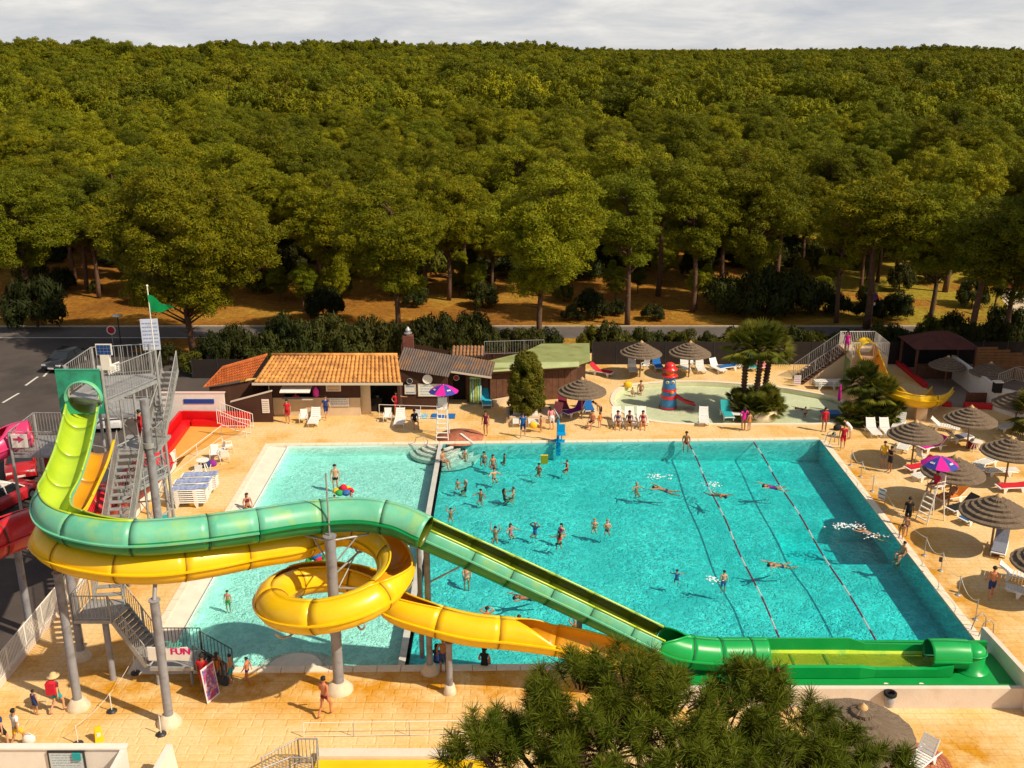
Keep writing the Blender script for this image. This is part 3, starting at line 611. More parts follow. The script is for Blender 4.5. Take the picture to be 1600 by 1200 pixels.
# ================================================================ SLIDES AND TOWER
def plastic(name, c, c2=None, rough=0.32, **k): return mat(name, c, rough, col2=c2, vscale=0.9, spec=0.5, stain=k.get('stain'), sscale=1.3)
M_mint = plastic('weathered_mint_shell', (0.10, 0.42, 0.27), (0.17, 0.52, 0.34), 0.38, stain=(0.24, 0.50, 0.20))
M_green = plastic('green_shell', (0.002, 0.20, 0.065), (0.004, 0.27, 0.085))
M_lime = plastic('lime_gel_coat', (0.36, 0.52, 0.025), (0.48, 0.62, 0.03))
M_yel = plastic('yellow_shell', (0.82, 0.48, 0.004), (0.88, 0.56, 0.01))
M_yel2 = plastic('amber_gel_coat', (0.62, 0.27, 0.010), (0.72, 0.34, 0.012))
M_bgreen = plastic('bright_green_shell', (0.0, 0.30, 0.055), (0.005, 0.36, 0.075))
M_redp = plastic('red_shell', (0.55, 0.010, 0.022), (0.62, 0.02, 0.03)); M_pink = plastic('pink_shell', (0.62, 0.03, 0.14), (0.68, 0.05, 0.18))
M_joint = mat('joint_sealant', (0.03, 0.09, 0.05), 0.6); M_jointy = mat('amber_joint', (0.30, 0.13, 0.01), 0.6)
M_galv = mat('galvanised_steel', (0.38, 0.37, 0.37), 0.5, var=0.2, vscale=3, metal=0.35)
M_col = mat('grey_painted_column', (0.27, 0.265, 0.29), 0.45, var=0.12, vscale=2, stain=(0.17, 0.15, 0.15), sscale=1.5)
M_foot = mat('concrete_footing', (0.66, 0.54, 0.40), 0.85, var=0.12, vscale=4)
M_white = mat('white_paint', (0.78, 0.72, 0.66), 0.55, var=0.05, vscale=3)
def frames(pts):
    fr = []
    for i, p in enumerate(pts):
        t = (pts[min(i + 1, len(pts) - 1)] - pts[max(i - 1, 0)]).normalized(); sd = t.cross(Vector((0, 0, 1))).normalized(); fr.append((p, t, sd, sd.cross(t)))
    return fr
def slide(root, ctrl, r, cov, mats, joint_m, sec_len=2.3, k=8, th=0.03, flange=0.10, first_joint=True, lip_m=None):
    """ctrl: centres; cov: (left, right) coverage in degrees from the bottom at every centre; mats: upper, lower, inner"""
    pts = bez(ctrl, k); cv = []
    for i in range(len(ctrl) - 1):
        for j in range(k): t = j / k; cv.append(tuple(cov[i][q] + (cov[i + 1][q] - cov[i][q]) * t for q in (0, 1)))
    cv.append(cov[-1]); fr = frames(pts); acc = 0.0; cuts = [0]
    for i in range(1, len(pts)):
        acc += (pts[i] - pts[i - 1]).length
        if acc >= sec_len and len(pts) - i > 2: cuts.append(i); acc = 0
    cuts.append(len(pts) - 1); NA = 22
    def ring(i, rr):
        p, t, sd, up = fr[i]; a, b = cv[i]; out = []
        for q in range(NA + 1):
            th_ = R(-a + (a + b) * q / NA); out.append((p + (sd * math.sin(th_) - up * math.cos(th_)) * rr, th_))
        return out
    for c in range(len(cuts) - 1):
        mb = MB(); i0, i1 = cuts[c], cuts[c + 1]; n = NA + 1
        O = [ring(i, r) for i in range(i0, i1 + 1)]; I = [ring(i, r - th) for i in range(i0, i1 + 1)]
        vs = [v for g in O for v, _ in g]; m = len(O)
        for j in range(m - 1):
            for q in range(NA):
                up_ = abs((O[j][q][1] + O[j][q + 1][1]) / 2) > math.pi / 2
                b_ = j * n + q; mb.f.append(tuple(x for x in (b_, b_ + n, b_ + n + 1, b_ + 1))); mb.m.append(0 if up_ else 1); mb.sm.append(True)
        mb.v.extend([tuple(v) for v in vs]); off = len(mb.v); mb.v.extend([tuple(v) for g in I for v, _ in g])
        for j in range(m - 1):
            for q in range(NA):
                b_ = off + j * n + q; mb.f.append((b_, b_ + 1, b_ + n + 1, b_ + n)); mb.m.append(2); mb.sm.append(True)
            for q, fl in ((0, 0), (NA, 1)):   # long edges of an open run
                a_, b_ = j * n + q, off + j * n + q; f_ = (a_, b_, b_ + n, a_ + n) if not fl else (a_ + n, b_ + n, b_, a_); mb.f.append(f_); mb.m.append(3); mb.sm.append(False)
        for j, fl in ((0, 0), (m - 1, 1)):
            for q in range(NA): a_, b_ = j * n + q, off + j * n + q; mb.f.append((a_, a_ + 1, b_ + 1, b_) if not fl else (b_, b_ + 1, a_ + 1, a_)); mb.m.append(3); mb.sm.append(False)
        # flange where the two halves bolt together, and rolled lip on open edges
        for s_ in (-1, 1):
            for j in range(m - 1):
                q = []
                for jj in (j, j + 1):
                    p, t, sd, up = fr[i0 + jj]; e = p + sd * s_ * (r - 0.01); q.append((e + up * 0.03, e + sd * s_ * flange + up * 0.03, e + sd * s_ * flange - up * 0.03, e - up * 0.03))
                b_ = len(mb.v); mb.v.extend([tuple(v) for g in q for v in g])
                for a_, c_ in ((0, 1), (1, 2), (2, 3)): mb.f.append((b_ + a_, b_ + 4 + a_, b_ + 4 + c_, b_ + c_) if s_ > 0 else (b_ + c_, b_ + 4 + c_, b_ + 4 + a_, b_ + a_)); mb.m.append(3); mb.sm.append(False)
        for q, s_ in ((0, -1), (NA, 1)):
            if cv[i0][0 if q == 0 else 1] < 172:
                w = [O[j][q][0] for j in range(m)]
                mb.tube([v + fr[i0 + j][2] * s_ * 0.02 for j, v in enumerate(w)], 0.045, n=5, mi=4)
        mb.build('slide_section', [mats[0], mats[1], mats[2], mats[3] if len(mats) > 3 else mats[0], lip_m or (mats[3] if len(mats) > 3 else mats[0])], root)
        if c > 0:
            jb = MB(); g = ring(i0, r + 0.02); g2 = ring(i0, r - th * 0.5); t = fr[i0][1] * 0.016; n2 = len(g)
            base = len(jb.v)
            jb.v.extend([tuple(v - t) for v, _ in g] + [tuple(v + t) for v, _ in g] + [tuple(v - t) for v, _ in g2] + [tuple(v + t) for v, _ in g2])
            for q in range(n2 - 1): jb.f.extend([(q, n2 + q, n2 + q + 1, q + 1), (2 * n2 + q, q, q + 1, 2 * n2 + q + 1), (n2 + q, 3 * n2 + q, 3 * n2 + q + 1, n2 + q + 1)]); jb.m.extend([0] * 3); jb.sm.extend([False] * 3)
            for q in (0, n2 - 1): jb.f.append((q, n2 + q, 3 * n2 + q, 2 * n2 + q)); jb.m.append(0); jb.sm.append(False)
            jb.build('section_joint', joint_m, root)
    return pts, fr
def column(root, x, y, z1, r=0.2, foot=0.45, fh=0.42, z0=0.0):
    mb = MB(); mb.cyl((x, y, z0), (x, y, z1), r, n=18); mb.cyl((x, y, z1), (x, y, z1 + 0.03), r + 0.05, n=18); o = mb.build('support_column', M_col, root)
    if foot: fb = MB(); fb.lathe([(foot, 0.0), (foot, 0.08), (r + 0.06, fh), (r + 0.005, fh)], (x, y, z0), n=20, cap=False); fb.build('footing', M_foot, o)
    return o
def strut(root, a, b, w=0.09, m=None, name='brace'): mb = MB(); mb.cyl(a, b, w / 2, n=8); return mb.build(name, m or M_galv, root)
def cradle(root, p, r, sd, name='slide_cradle'):
    """curved steel saddle under a slide"""
    mb = MB(); mb.tube([p + sd * (r + 0.08) * math.sin(a) - Vector((0, 0, (r + 0.08) * math.cos(a))) for a in [R(x) for x in range(-70, 71, 14)]], 0.045, n=5); return mb.build(name, M_galv, root)

gpx = [(133, 608, 9.55), (124, 655, 9.1), (112, 705, 8.65), (96, 750, 8.35), (80, 785, 8.12), (92, 814, 8.0), (140, 832, 7.93), (210, 840, 7.86), (300, 834, 7.74), (400, 821, 7.62), (480, 809, 7.52), (560, 804, 7.42), (620, 813, 7.2), (665, 832, 6.85), (760, 875, 5.55), (860, 921, 4.25), (955, 966, 3.0), (1030, 1003, 2.0), (1065, 1016, 1.68), (1115, 1022, 1.42), (1165, 1022, 1.3), (1196, 1022, 1.25)]
gcov = [(100, 100), (98, 98), (98, 98), (95, 110), (100, 150), (120, 165), (160, 176), (180, 180), (180, 180), (180, 180), (180, 180), (180, 180), (180, 180), (180, 180), (128, 128), (128, 128), (128, 128), (130, 130), (176, 176), (180, 180), (180, 180), (180, 180)]
gctrl = [G(*p) for p in gpx]
RG = 0.68
grn = thing('green_water_slide', 'long green and mint tube slide crossing the pool from tower to green tub', 'water slide', (gctrl[0].x, gctrl[0].y, 0))
NS = 18
M_olive = plastic('shaded_olive_inside', (0.085, 0.12, 0.008), (0.13, 0.17, 0.012))  # shade inside the chute put into a darker inner colour than the lime
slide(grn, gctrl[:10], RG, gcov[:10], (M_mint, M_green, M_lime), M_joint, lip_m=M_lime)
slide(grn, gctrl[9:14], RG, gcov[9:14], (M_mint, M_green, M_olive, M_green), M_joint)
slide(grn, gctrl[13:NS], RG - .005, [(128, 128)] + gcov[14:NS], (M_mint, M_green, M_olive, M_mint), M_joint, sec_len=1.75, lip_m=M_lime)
slide(grn, gctrl[NS - 1:], RG, [(120, 120), (178, 178)] + gcov[NS + 1:], (M_bgreen, M_bgreen, M_bgreen), M_joint, sec_len=1.2)
ypx = [(153, 690, 7.75), (143, 722, 7.45), (127, 757, 7.2), (108, 795, 7.0), (84, 828, 6.88), (78, 850, 6.8), (108, 869, 6.7), (155, 880, 6.62), (205, 885, 6.55), (265, 884, 6.47), (335, 874, 6.35), (405, 860, 6.22), (465, 850, 6.1)]
yctrl = [G(*p) for p in ypx]
HC = (-7.0, 35.8); HR = 2.45
def hel(a, z): return Vector((HC[0] + HR * math.sin(R(a)), HC[1] + HR * math.cos(R(a)), z))
for a, z in ((0, 5.95), (45, 5.7), (90, 5.42), (135, 5.15), (180, 4.88), (225, 4.6), (270, 4.32), (315, 4.05), (360, 3.8), (405, 3.6), (437, 3.45)): yctrl.append(hel(a, z))
yend = [(688, 972, 3.15), (740, 984, 2.92), (800, 990, 2.72), (860, 998, 2.5), (920, 1010, 2.2), (980, 1026, 1.75), (1035, 1043, 1.25)]
yctrl += [G(*p) for p in yend]
ycov = [(92, 92), (90, 90), (90, 90), (95, 100), (110, 140), (130, 165), (160, 178), (180, 180), (180, 180), (180, 180), (180, 180), (180, 180), (180, 180)] + [(115, 155), (112, 158), (112, 165), (180, 180), (180, 180), (180, 180), (180, 180), (150, 160), (118, 150), (115, 150), (140, 160)] + [(176, 176), (180, 180), (180, 180), (120, 105), (118, 70), (112, 70), (108, 70)]
RY = 0.66
ye = thing('yellow_water_slide', 'yellow tube slide that spirals round a grey column beside the pool', 'water slide', (yctrl[0].x, yctrl[0].y, 0))
slide(ye, yctrl, RY, ycov, (M_yel, M_yel, M_yel2), M_jointy, k=6)
# columns under the two slides
b1, b2, bc, b4, b5, b6 = G(265, 1130), G(123, 1105), G(530, 1078), G(672, 1050), G(703, 1083), G(128, 1028)
column(ye, b1.x, b1.y, 5.4, 0.175, 0.48); strut(ye, (b1.x, b1.y, 5.4), (b1.x - 0.05, b1.y + 0.5, 6.1), 0.16, M_col, 'post_head')
column(ye, b2.x, b2.y, 6.0, 0.17, 0.46); strut(ye, (b2.x, b2.y, 6.0), (b2.x - 0.1, b2.y + 0.6, 6.15), 0.12)
column(grn, b6.x, b6.y, 7.3, 0.165, 0.42)
cc = column(ye, bc.x, bc.y, 6.95, 0.215, 0.58)
mast = MB(); mast.cyl((bc.x, bc.y, 6.95), (bc.x, bc.y, 9.6), 0.035, n=8); mast.build('antenna_mast', M_galv, ye)
column(ye, b5.x, b5.y, 2.35, 0.13, 0.26)
c4 = column(grn, b4.x, b4.y, 5.9, 0.13, 0.4); column(grn, b4.x - 0.42, b4.y + 1.1, 5.9, 0.11, None)
strut(grn, (b4.x - 0.9, b4.y - 0.2, 6.15), (b4.x + 2.9, b4.y - 0.35, 4.75), 0.1, name='slide_bearer'); strut(grn, (b4.x, b4.y, 4.2), (b4.x + 1.5, b4.y - 0.3, 5.2), 0.08)
for a, z in ((20, 5.35), (95, 4.85), (150, 4.45), (215, 4.0), (300, 3.5), (350, 3.2)):
    e_ = hel(a, z - 0.12); strut(ye, (bc.x, bc.y, z - 0.15), e_, 0.09); strut(ye, (bc.x, bc.y, z - 1.1), e_.lerp(Vector((bc.x, bc.y, z)), 0.25), 0.06, name='diagonal_brace'); cradle(ye, hel(a, z + 0.50), RY, Vector((math.sin(R(a)), math.cos(R(a)), 0)))
for px_, py_ in ((478, 840), (575, 838)):
    e_ = G(px_, py_ - 3, 6.65); strut(grn, (bc.x, bc.y, 6.75), e_, 0.1, name='slide_bearer'); strut(grn, (bc.x, bc.y, 5.6), e_.lerp(Vector((bc.x, bc.y, 6.7)), 0.3), 0.07)
    strut(grn, e_, e_ + Vector((0, 0.3, 0.25)), 0.1, name='hanger')
p_ = G(908, 975, 1.2); column(grn, 2.75, 36.6, 3.1, 0.12, 0.25, z0=-0.2)
# ---------------------------------------------------------------- run-out channel in the green tub
TX0, TX1, TY0, TY1 = 6.3, 20.15, 34.75, 37.35
tub = thing('landing_tub', 'green lined landing tub with pale outer walls at the near right corner of the pool', 'landing pool', (TX0, TY0, 0))
M_tubg = plastic('green_tub_liner', (0.0, 0.26, 0.045), (0.0, 0.31, 0.06), 0.5)
M_tubw = mat('tub_render', (0.74, 0.62, 0.52), 0.85, var=0.10, vscale=0.8, bump=0.2, bscale=20, stain=(0.66, 0.53, 0.42), sscale=0.8)
w = MB(); w.box(((TX0 + TX1) / 2, TY0 - 0.12, 0.46), (TX1 - TX0 + 0.5, 0.22, 0.92)); w.box((TX0 - 0.12, (TY0 + TY1) / 2, 0.5), (0.22, TY1 - TY0 + 0.2, 1.0)); w.build('outer_wall', M_tubw, tub)
w = MB(); w.sheet([[(TX0, TY0), (TX1, TY0), (TX1, TY1), (TX0, TY1)]], 0.70); w.build('tub_floor', M_tubg, tub)
w = MB(); w.box(((TX0 + TX1) / 2 - 0.1, TY0 + 0.02, 0.5), (TX1 - TX0 - 0.3, 0.04, 0.9)); w.box((TX0 + 0.02, (TY0 + TY1) / 2, 0.55), (0.04, TY1 - TY0, 1.06))
w.box(((TX0 + TX1) / 2 - 0.1, TY1 + 0.09, 0.62), (TX1 - TX0 - 0.2, 0.16, 1.2)); w.build('tub_lining', M_tubg, tub)
# pale wall along the right side of the tub, rising above it
rw = MB(); rw.add([(20.2, 38.5, 0), (20.42, 38.5, 0), (20.42, 33.9, 0), (20.2, 33.9, 0), (20.2, 38.5, 1.25), (20.42, 38.5, 1.25), (20.42, 33.9, 1.55), (20.2, 33.9, 1.55)], [(0, 1, 2, 3), (4, 7, 6, 5), (0, 4, 5, 1), (1, 5, 6, 2), (2, 6, 7, 3), (3, 7, 4, 0)])
tag(rw.build('tub_side_wall', M_tubw), 'pale rendered wall closing the right end of the green landing tub', 'wall')
ZC = 0.98  # channel floor
def trough(mb, xs, ys, zs, z0, wall_mi=0):
    pass
chn = MB(); Yc = 36.25
gx0 = GX(1190, Yc, 1.2); gxa = GX(1335, Yc, 1.2); gxb = GX(1350, Yc, 1.2); gxc = GX(1455, Yc, 1.2); gxd = GX(1480, Yc, 1.2)
prof = [(gx0, 0.50, 0.72, 1.62), (gxa, 0.50, 0.72, 1.62), (gxb + 0.25, 0.42, 0.66, 1.42), (gxc, 0.42, 0.62, 1.40), (gxd, 0.40, 0.5, 1.6)]
th = 0.05; st_ = []
for x, wn, wf, zt in prof:
    zn = ZC + (0.30 if zt > 1.5 else 0.16)
    st_.append([(x, Yc - wn - 0.30, zn - 0.03), (x, Yc - wn - 0.14, zn), (x, Yc - wn - 0.12, ZC + 0.1), (x, Yc - wn + 0.02, ZC), (x, Yc + wf - 0.18, ZC), (x, Yc + wf, ZC + 0.12), (x, Yc + wf + 0.02, zt), (x, Yc + wf + 0.14, zt - 0.02)])
for i in range(len(st_) - 1):
    for q in range(7):
        a, b, c, d_ = st_[i][q], st_[i + 1][q], st_[i + 1][q + 1], st_[i][q + 1]
        chn.add([a, b, c, d_], [(0, 3, 2, 1)], 1 if 2 <= q <= 4 else 0)
    for s_, e_ in ((0, -1), (7, 1)):
        a, b = st_[i][s_], st_[i + 1][s_]; chn.add([a, b, (b[0], b[1] - e_ * 0.04, ZC - 0.25), (a[0], a[1] - e_ * 0.04, ZC - 0.25)], [(0, 1, 2, 3)] if s_ == 0 else [(3, 2, 1, 0)], 0)
M_lime2 = plastic('worn_lime_floor', (0.40, 0.58, 0.02), (0.56, 0.66, 0.03), stain=(0.22, 0.48, 0.04))
chn.build('run_out_channel', [M_bgreen, M_lime2], grn)
for x in (gx0 + 1.6, gx0 + 3.0):
    mb = MB(); mb.box((x, Yc - 0.60, 0.8), (0.16, 0.14, 0.3)); mb.build('channel_foot', M_green, grn)
    mb = MB(); mb.box((x - 0.3, Yc, ZC + 0.02), (0.08, 1.1, 0.03)); mb.build('floor_rib', M_bgreen, grn)
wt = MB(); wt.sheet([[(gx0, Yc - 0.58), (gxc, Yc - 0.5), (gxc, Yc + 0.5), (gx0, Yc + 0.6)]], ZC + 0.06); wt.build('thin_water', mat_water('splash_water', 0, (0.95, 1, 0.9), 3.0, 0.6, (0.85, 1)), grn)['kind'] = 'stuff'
# covered end of the channel and the elbow that turns down
ec = [Vector((gxc - 0.15, Yc, ZC + 0.42)), Vector((gxc + 0.7, Yc, ZC + 0.42)), Vector((gxc + 1.4, Yc, ZC + 0.38))]
slide(grn, ec, 0.60, [(178, 178)] * 3, (M_bgreen, M_bgreen, M_green), M_joint, sec_len=9)
eb = MB(); ex = gxc + 1.45
eb.lathe([(0.70, 0.0), (0.68, 0.05), (0.50, 0.09), (0.50, 0.80), (0.46, 0.95), (0.34, 1.05), (0.16, 1.09), (0.02, 1.10)], (ex + 0.22, Yc, 0.71), n=24)
eb.tube([(ex + .22 + .53 * math.cos(R(t)), Yc + .53 * math.sin(R(t)), 1.50) for t in range(0, 361, 20)], 0.04, n=5)
eb.build('down_turn_hood', M_bgreen, grn)
for px_ in (1383, 1438):
    mb = MB(); x = GX(px_, TY0 + 0.32, 0.3); mb.lathe([(0.12, 0), (0.10, 0.05)], (x, TY0 + 0.32, 0.702), n=12); mb.build('drain_cover', M_white, tub)
# ---------------------------------------------------------------- tower
tw = thing('slide_tower', 'galvanised steel slide tower with platforms and long stairs left of the pool', 'slide tower', (-18.2, 45.5, 0))
def railing(root, pts, h=1.1, sp=0.14, m=None, r=0.022, bal=True, name='railing', post_every=1.6, rb=0.011):
    """handrail on posts with upright bars; pts at foot level"""
    m = m or M_galv; mb = MB(); up = Vector((0, 0, h)); pts = [Vector(p) for p in pts]
    for i in range(len(pts) - 1):
        a, b = pts[i], pts[i + 1]; mb.cyl(a + up, b + up, r, n=6); mb.cyl(a + up * 0.08, b + up * 0.08, r * 0.8, n=5)
        L_ = (b - a).length; k = max(1, round(L_ / post_every))
        for j in range(k + 1):
            p = a.lerp(b, j / k); mb.cyl(p, p + up, r * 1.1, n=6)
    o = mb.build(name, m, root)
    if bal:
        bb = MB()
        for i in range(len(pts) - 1):
            a, b = pts[i], pts[i + 1]; k = max(1, int((b - a).length / sp))
            for j in range(1, k): p = a.lerp(b, j / k); bb.bar(p + up * 0.08, p + up, rb * 2)
        o2 = bb.build('balusters', m, root if root.parent is None else root); o2['kind'] = 'stuff'
    return o
ZT = 9.5
A_, B_ = G(165, 628, ZT), G(247, 593, ZT); C_, D_, E_ = G(200, 548, 11.0), G(132, 550, 11.0), G(100, 571, 11.0)
C_.z = D_.z = E_.z = ZT; F0 = Vector((E_.x, A_.y, ZT))
plat = [A_, B_, C_ + Vector((0.6, 1.2, 0)), D_ + Vector((0, .8, 0)), E_]
def platform(root, poly, z, name='platform_floor'):
    mb = MB(); P2 = [(p.x, p.y) for p in poly]; mb.prism(P2, z - 0.16, z - 0.02); return mb.build(name, M_galv, root)
platform(tw, plat, ZT)
railing(tw, [plat[0], plat[1]], 1.5, 0.16); railing(tw, [plat[2], plat[3], plat[4]], 1.5, 0.2)
for p in plat: mb = MB(); mb.cyl((p.x, p.y, 0), (p.x, p.y, ZT + 1.5), 0.075, n=10); mb.build('tower_leg', M_galv, tw)
for i in range(5):
    a, b = plat[i], plat[(i + 1) % 5]
    for z in (2.6, 5.0, 7.2): strut(tw, (a.x, a.y, z), (b.x, b.y, z), 0.09, name='cross_beam')
    strut(tw, (a.x, a.y, 0.3), (b.x, b.y, 5.0), 0.05)
bp = G(258, 905); mb = MB(); mb.cyl((bp.x, bp.y, 0), (bp.x, bp.y, ZT - 0.1), 0.19, n=16); mb.build('main_column', M_col, tw)
ring_ = MB(); ring_.cyl((bp.x, bp.y, 7.0), (bp.x, bp.y, 7.25), 0.27, n=16); ring_.build('column_clamp', M_galv, tw)
# green start panel with the round tunnel mouth
pnl = MB(); x0, x1 = E_.x - 0.05, A_.x - 0.05; yp = A_.y - 0.1; cx = GX(132, yp, 9.9); rr = 0.82; z0, z1 = ZT - 0.55, ZT + 1.55; zc = 9.75; q = 28
ring_pts = [(cx + rr * math.cos(2 * math.pi * i / q), zc + rr * math.sin(2 * math.pi * i / q)) for i in range(q)]
tr_ = tessellate_polygon([[Vector((x0, z0, 0)), Vector((x1, z0, 0)), Vector((x1, z1, 0)), Vector((x0, z1, 0))], [Vector((a, b, 0)) for a, b in ring_pts]])
fl_ = [(x0, z0), (x1, z0), (x1, z1), (x0, z1)] + ring_pts
for yy, rev in ((yp, 0), (yp + 0.06, 1)):
    for t in tr_:
        t = tuple(t); pnl.add([(fl_[i][0], yy, fl_[i][1]) for i in t], [(0, 1, 2)])
pnl.box(((x0 + x1) / 2, yp + 0.03, z1 + 0.02), (x1 - x0, 0.1, 0.05))
pnl.build('start_panel', plastic('teal_panel', (0.02, 0.30, 0.19), (0.04, 0.38, 0.24), stain=(0.03, 0.22, 0.14)), tw)
hb_ = MB(); hb_.tube([(cx + rr * math.cos(a) , yp - 0.25, zc + rr * math.sin(a)) for a in [R(x) for x in range(-10, 191, 10)]], 0.05, n=5)
q_ = [R(x) for x in range(-10, 191, 10)]
hb_.add([(cx + rr * math.cos(a), yp - 0.25, zc + rr * math.sin(a)) for a in q_] + [(cx + rr * math.cos(a), yp + 0.05, zc + rr * math.sin(a)) for a in q_], [(i, i + 1, len(q_) + i + 1, len(q_) + i) for i in range(len(q_) - 1)])
hb_.build('tunnel_mouth', M_mint, tw)
# solar panel box, notices
sb = thing('solar_panel', 'small blue solar panel on a white box at the front of the tower platform', 'solar panel', (cx + 0.75, A_.y + 0.15, ZT + 1.45))
bx = G(161, 549, 11.9); mb = MB(); mb.box((bx.x, A_.y + 0.15, 11.95), (0.72, 0.06, 0.52)); mb.build('panel_frame', M_white, sb)
mb = MB()
for i in range(4):
    for j in range(3): mb.box((bx.x - 0.24 + i * 0.16, A_.y + 0.112, 11.79 + j * 0.155), (0.145, 0.012, 0.14))
mb.build('solar_cells', mat('solar_blue', (0.01, 0.06, 0.22), 0.25), sb)['kind'] = 'stuff'
mb = MB(); mb.box((bx.x, A_.y + 0.2, 11.35), (0.4, 0.22, 0.7)); mb.box((bx.x, A_.y + 0.2, 11.08), (0.8, 0.2, 0.2)); mb.build('control_box', M_white, sb)
def board(name, label, cat, c, ux, w, h, face, frame=None, rows=0, lc=(0.12, 0.15, 0.3), parent=None, tilt=0.0, title=None, title_c=(0.05, 0.25, 0.4), m_lines=None, z_off=0.0):
    """flat panel with a frame and printed rows"""
    ux = Vector(ux).normalized(); nn = Vector((ux.y, -ux.x, 0)).normalized(); uz = Vector((0, 0, 1))
    root = thing(name, label, cat, c) if parent is None else parent
    M = Matrix((ux, nn, uz)).transposed(); mb = MB(); mb.box(c, (w, 0.04, h), M=M); mb.build('panel', face, root)
    if frame: 
        fb = MB()
        for s_ in (-1, 1): fb.box(Vector(c) + ux * s_ * (w / 2 + 0.02), (0.05, 0.07, h + 0.09), M=M); fb.box(Vector(c) + uz * s_ * (h / 2 + 0.02), (w, 0.068, 0.05), M=M)
        fb.build('frame', frame, root)
    if rows:
        random.seed(int(abs(c[0] * 31 + c[1] * 17)))
        lb = MB()
        for i in range(rows):
            x = -w * 0.42
            while x < w * 0.40:
                l_ = random.uniform(0.05, 0.16) * w; l_ = min(l_, w * 0.42 - x); lb.box(Vector(c) + ux * (x + l_ / 2) + nn * 0.024 + uz * (h * 0.36 - i * h * 0.72 / max(1, rows - 1)), (l_, 0.006, h * 0.28 / rows), M=M); x += l_ + 0.03 * w
        lb.build('printed_rows', mat('print_%d' % (hash(lc) % 997), lc, 0.7), root)['kind'] = 'stuff'
    return root
board('rules_notice', 'white rules notice tied to the bars of the top tower platform', 'sign', tuple(G(178, 576, 10.6)), (plat[1] - plat[0]), 0.75, 0.5, M_white, rows=5)
board('banner', 'pale banner hung on the bars at the far side of the tower platform', 'banner', tuple(G(222, 533, 11.3) + Vector((0, 1.2, 0))), (1, 0.15, 0), 0.85, 1.6, mat('pale_banner', (0.55, 0.58, 0.72), 0.8, var=0.15, vscale=3), rows=7, lc=(0.25, 0.3, 0.5))
# flag on a pole
fp = G(241, 545, 11.0); fl = thing('green_flag', 'green pennant flying from the pole on the slide tower', 'flag', (fp.x, fp.y, ZT))
mb = MB(); mb.cyl((fp.x, fp.y, ZT), (fp.x, fp.y, 14.1), 0.03, n=8); mb.ball((fp.x, fp.y, 14.12), 0.06); mb.build('flag_pole', M_white, fl)
vs = []; fs = []; nx_ = 12
for i in range(nx_ + 1):
    t = i / nx_
    for j in range(6):
        s_ = j / 5; h_ = 1.05 * (1 - t * 0.92); vs.append((fp.x + t * 1.15, fp.y - 0.1 + 0.10 * math.sin(t * 7 + s_ * 2), 13.75 - 0.05 - t * 0.62 - s_ * h_ * (0.85) + 0.05 * math.sin(t * 9)))
fs = [(i * 6 + j, i * 6 + j + 1, (i + 1) * 6 + j + 1, (i + 1) * 6 + j) for i in range(nx_) for j in range(5)]
mb = MB(); mb.add(vs, fs, 0, True); mb.build('flag_cloth', mat('flag_green', (0.0, 0.36, 0.10), 0.7, trans=0.3), fl)
# landings and stair flights
def flight(root, a, b, w, n, m=None, rail=True, tread_d=0.27):
    """open steel stair from a (low) to b (high)"""
    a, b = Vector(a), Vector(b); d = Vector((b.x - a.x, b.y - a.y, 0)).normalized(); sd = Vector((d.y, -d.x, 0)); m = m or M_galv
    M = Matrix((sd, d, Vector((0, 0, 1)))).transposed()
    for i in range(n):
        p = a.lerp(b, (i + 0.5) / n); mb = MB(); mb.box(p, (w - 0.06, tread_d, 0.045), M=M); mb.build('stair_tread', m, root)
    for s_ in (-1, 1):
        mb = MB(); mb.bar(a + sd * s_ * w / 2, b + sd * s_ * w / 2, 0.05, 0.22); mb.build('stringer', m, root)
    if rail:
        for s_ in (-1, 1): railing(root, [a + sd * s_ * w / 2, b + sd * s_ * w / 2], 1.0, 0.16, m)
LA = Vector((-16.9, 36.9, 3.0)); L1_ = Vector((-18.0, 45.0, 6.9)); LC = G(268, 1030, 0.95)
platform(tw, [Vector((LA.x - .75, LA.y - .75, 0)), Vector((LA.x + .75, LA.y - .75, 0)), Vector((LA.x + .75, LA.y + 0.95, 0)), Vector((LA.x - .75, LA.y + .95, 0))], 3.0, 'landing')
mid_ = [Vector((plat[0].x, plat[0].y, 0)), Vector((plat[1].x, plat[1].y, 0)), Vector((plat[2].x, plat[2].y, 0)), Vector((plat[3].x, plat[3].y, 0)), Vector((plat[4].x, plat[4].y, 0))]
platform(tw, mid_, 4.6, 'low_platform'); railing(tw, [Vector((p.x, p.y, 4.6)) for p in (mid_[4], mid_[0], mid_[1])], 1.1, 0.16)
for i_ in range(3):
    a_, b_ = mid_[0], mid_[1]; mb = MB(); mb.cyl((a_.x + (b_.x - a_.x) * (i_ + 1) / 4, a_.y + (b_.y - a_.y) * (i_ + 1) / 4, 0), (a_.x + (b_.x - a_.x) * (i_ + 1) / 4, a_.y + (b_.y - a_.y) * (i_ + 1) / 4, ZT - .2), 0.05, n=8); mb.build('tower_leg', M_galv, tw)
for i_, (za, zb) in enumerate(((4.6, 9.4), (9.4, 4.6), (0.2, 4.6))): strut(tw, (mid_[0].x, mid_[0].y, za), (mid_[1].x, mid_[1].y, zb), 0.05)
railing(tw, [(LA.x + .75, LA.y - .75, 3), (LA.x - .75, LA.y - .75, 3), (LA.x - .75, LA.y + .95, 3)], 1.1, 0.14)
mb = MB(); mb.cyl((LA.x + 0.35, LA.y - 0.4, 0.0), (LA.x + 0.35, LA.y - 0.4, 2.85), 0.13, n=12); mb.build('landing_post', M_col, tw)
flight(tw, (LA.x, LA.y + 0.95, 3.0), (L1_.x + 0.1, L1_.y - 0.2, L1_.z), 1.15, 20)
flight(tw, (LC.x - .7, LC.y, 0.95), (LA.x + 0.75, LA.y, 3.0), 1.1, 11)
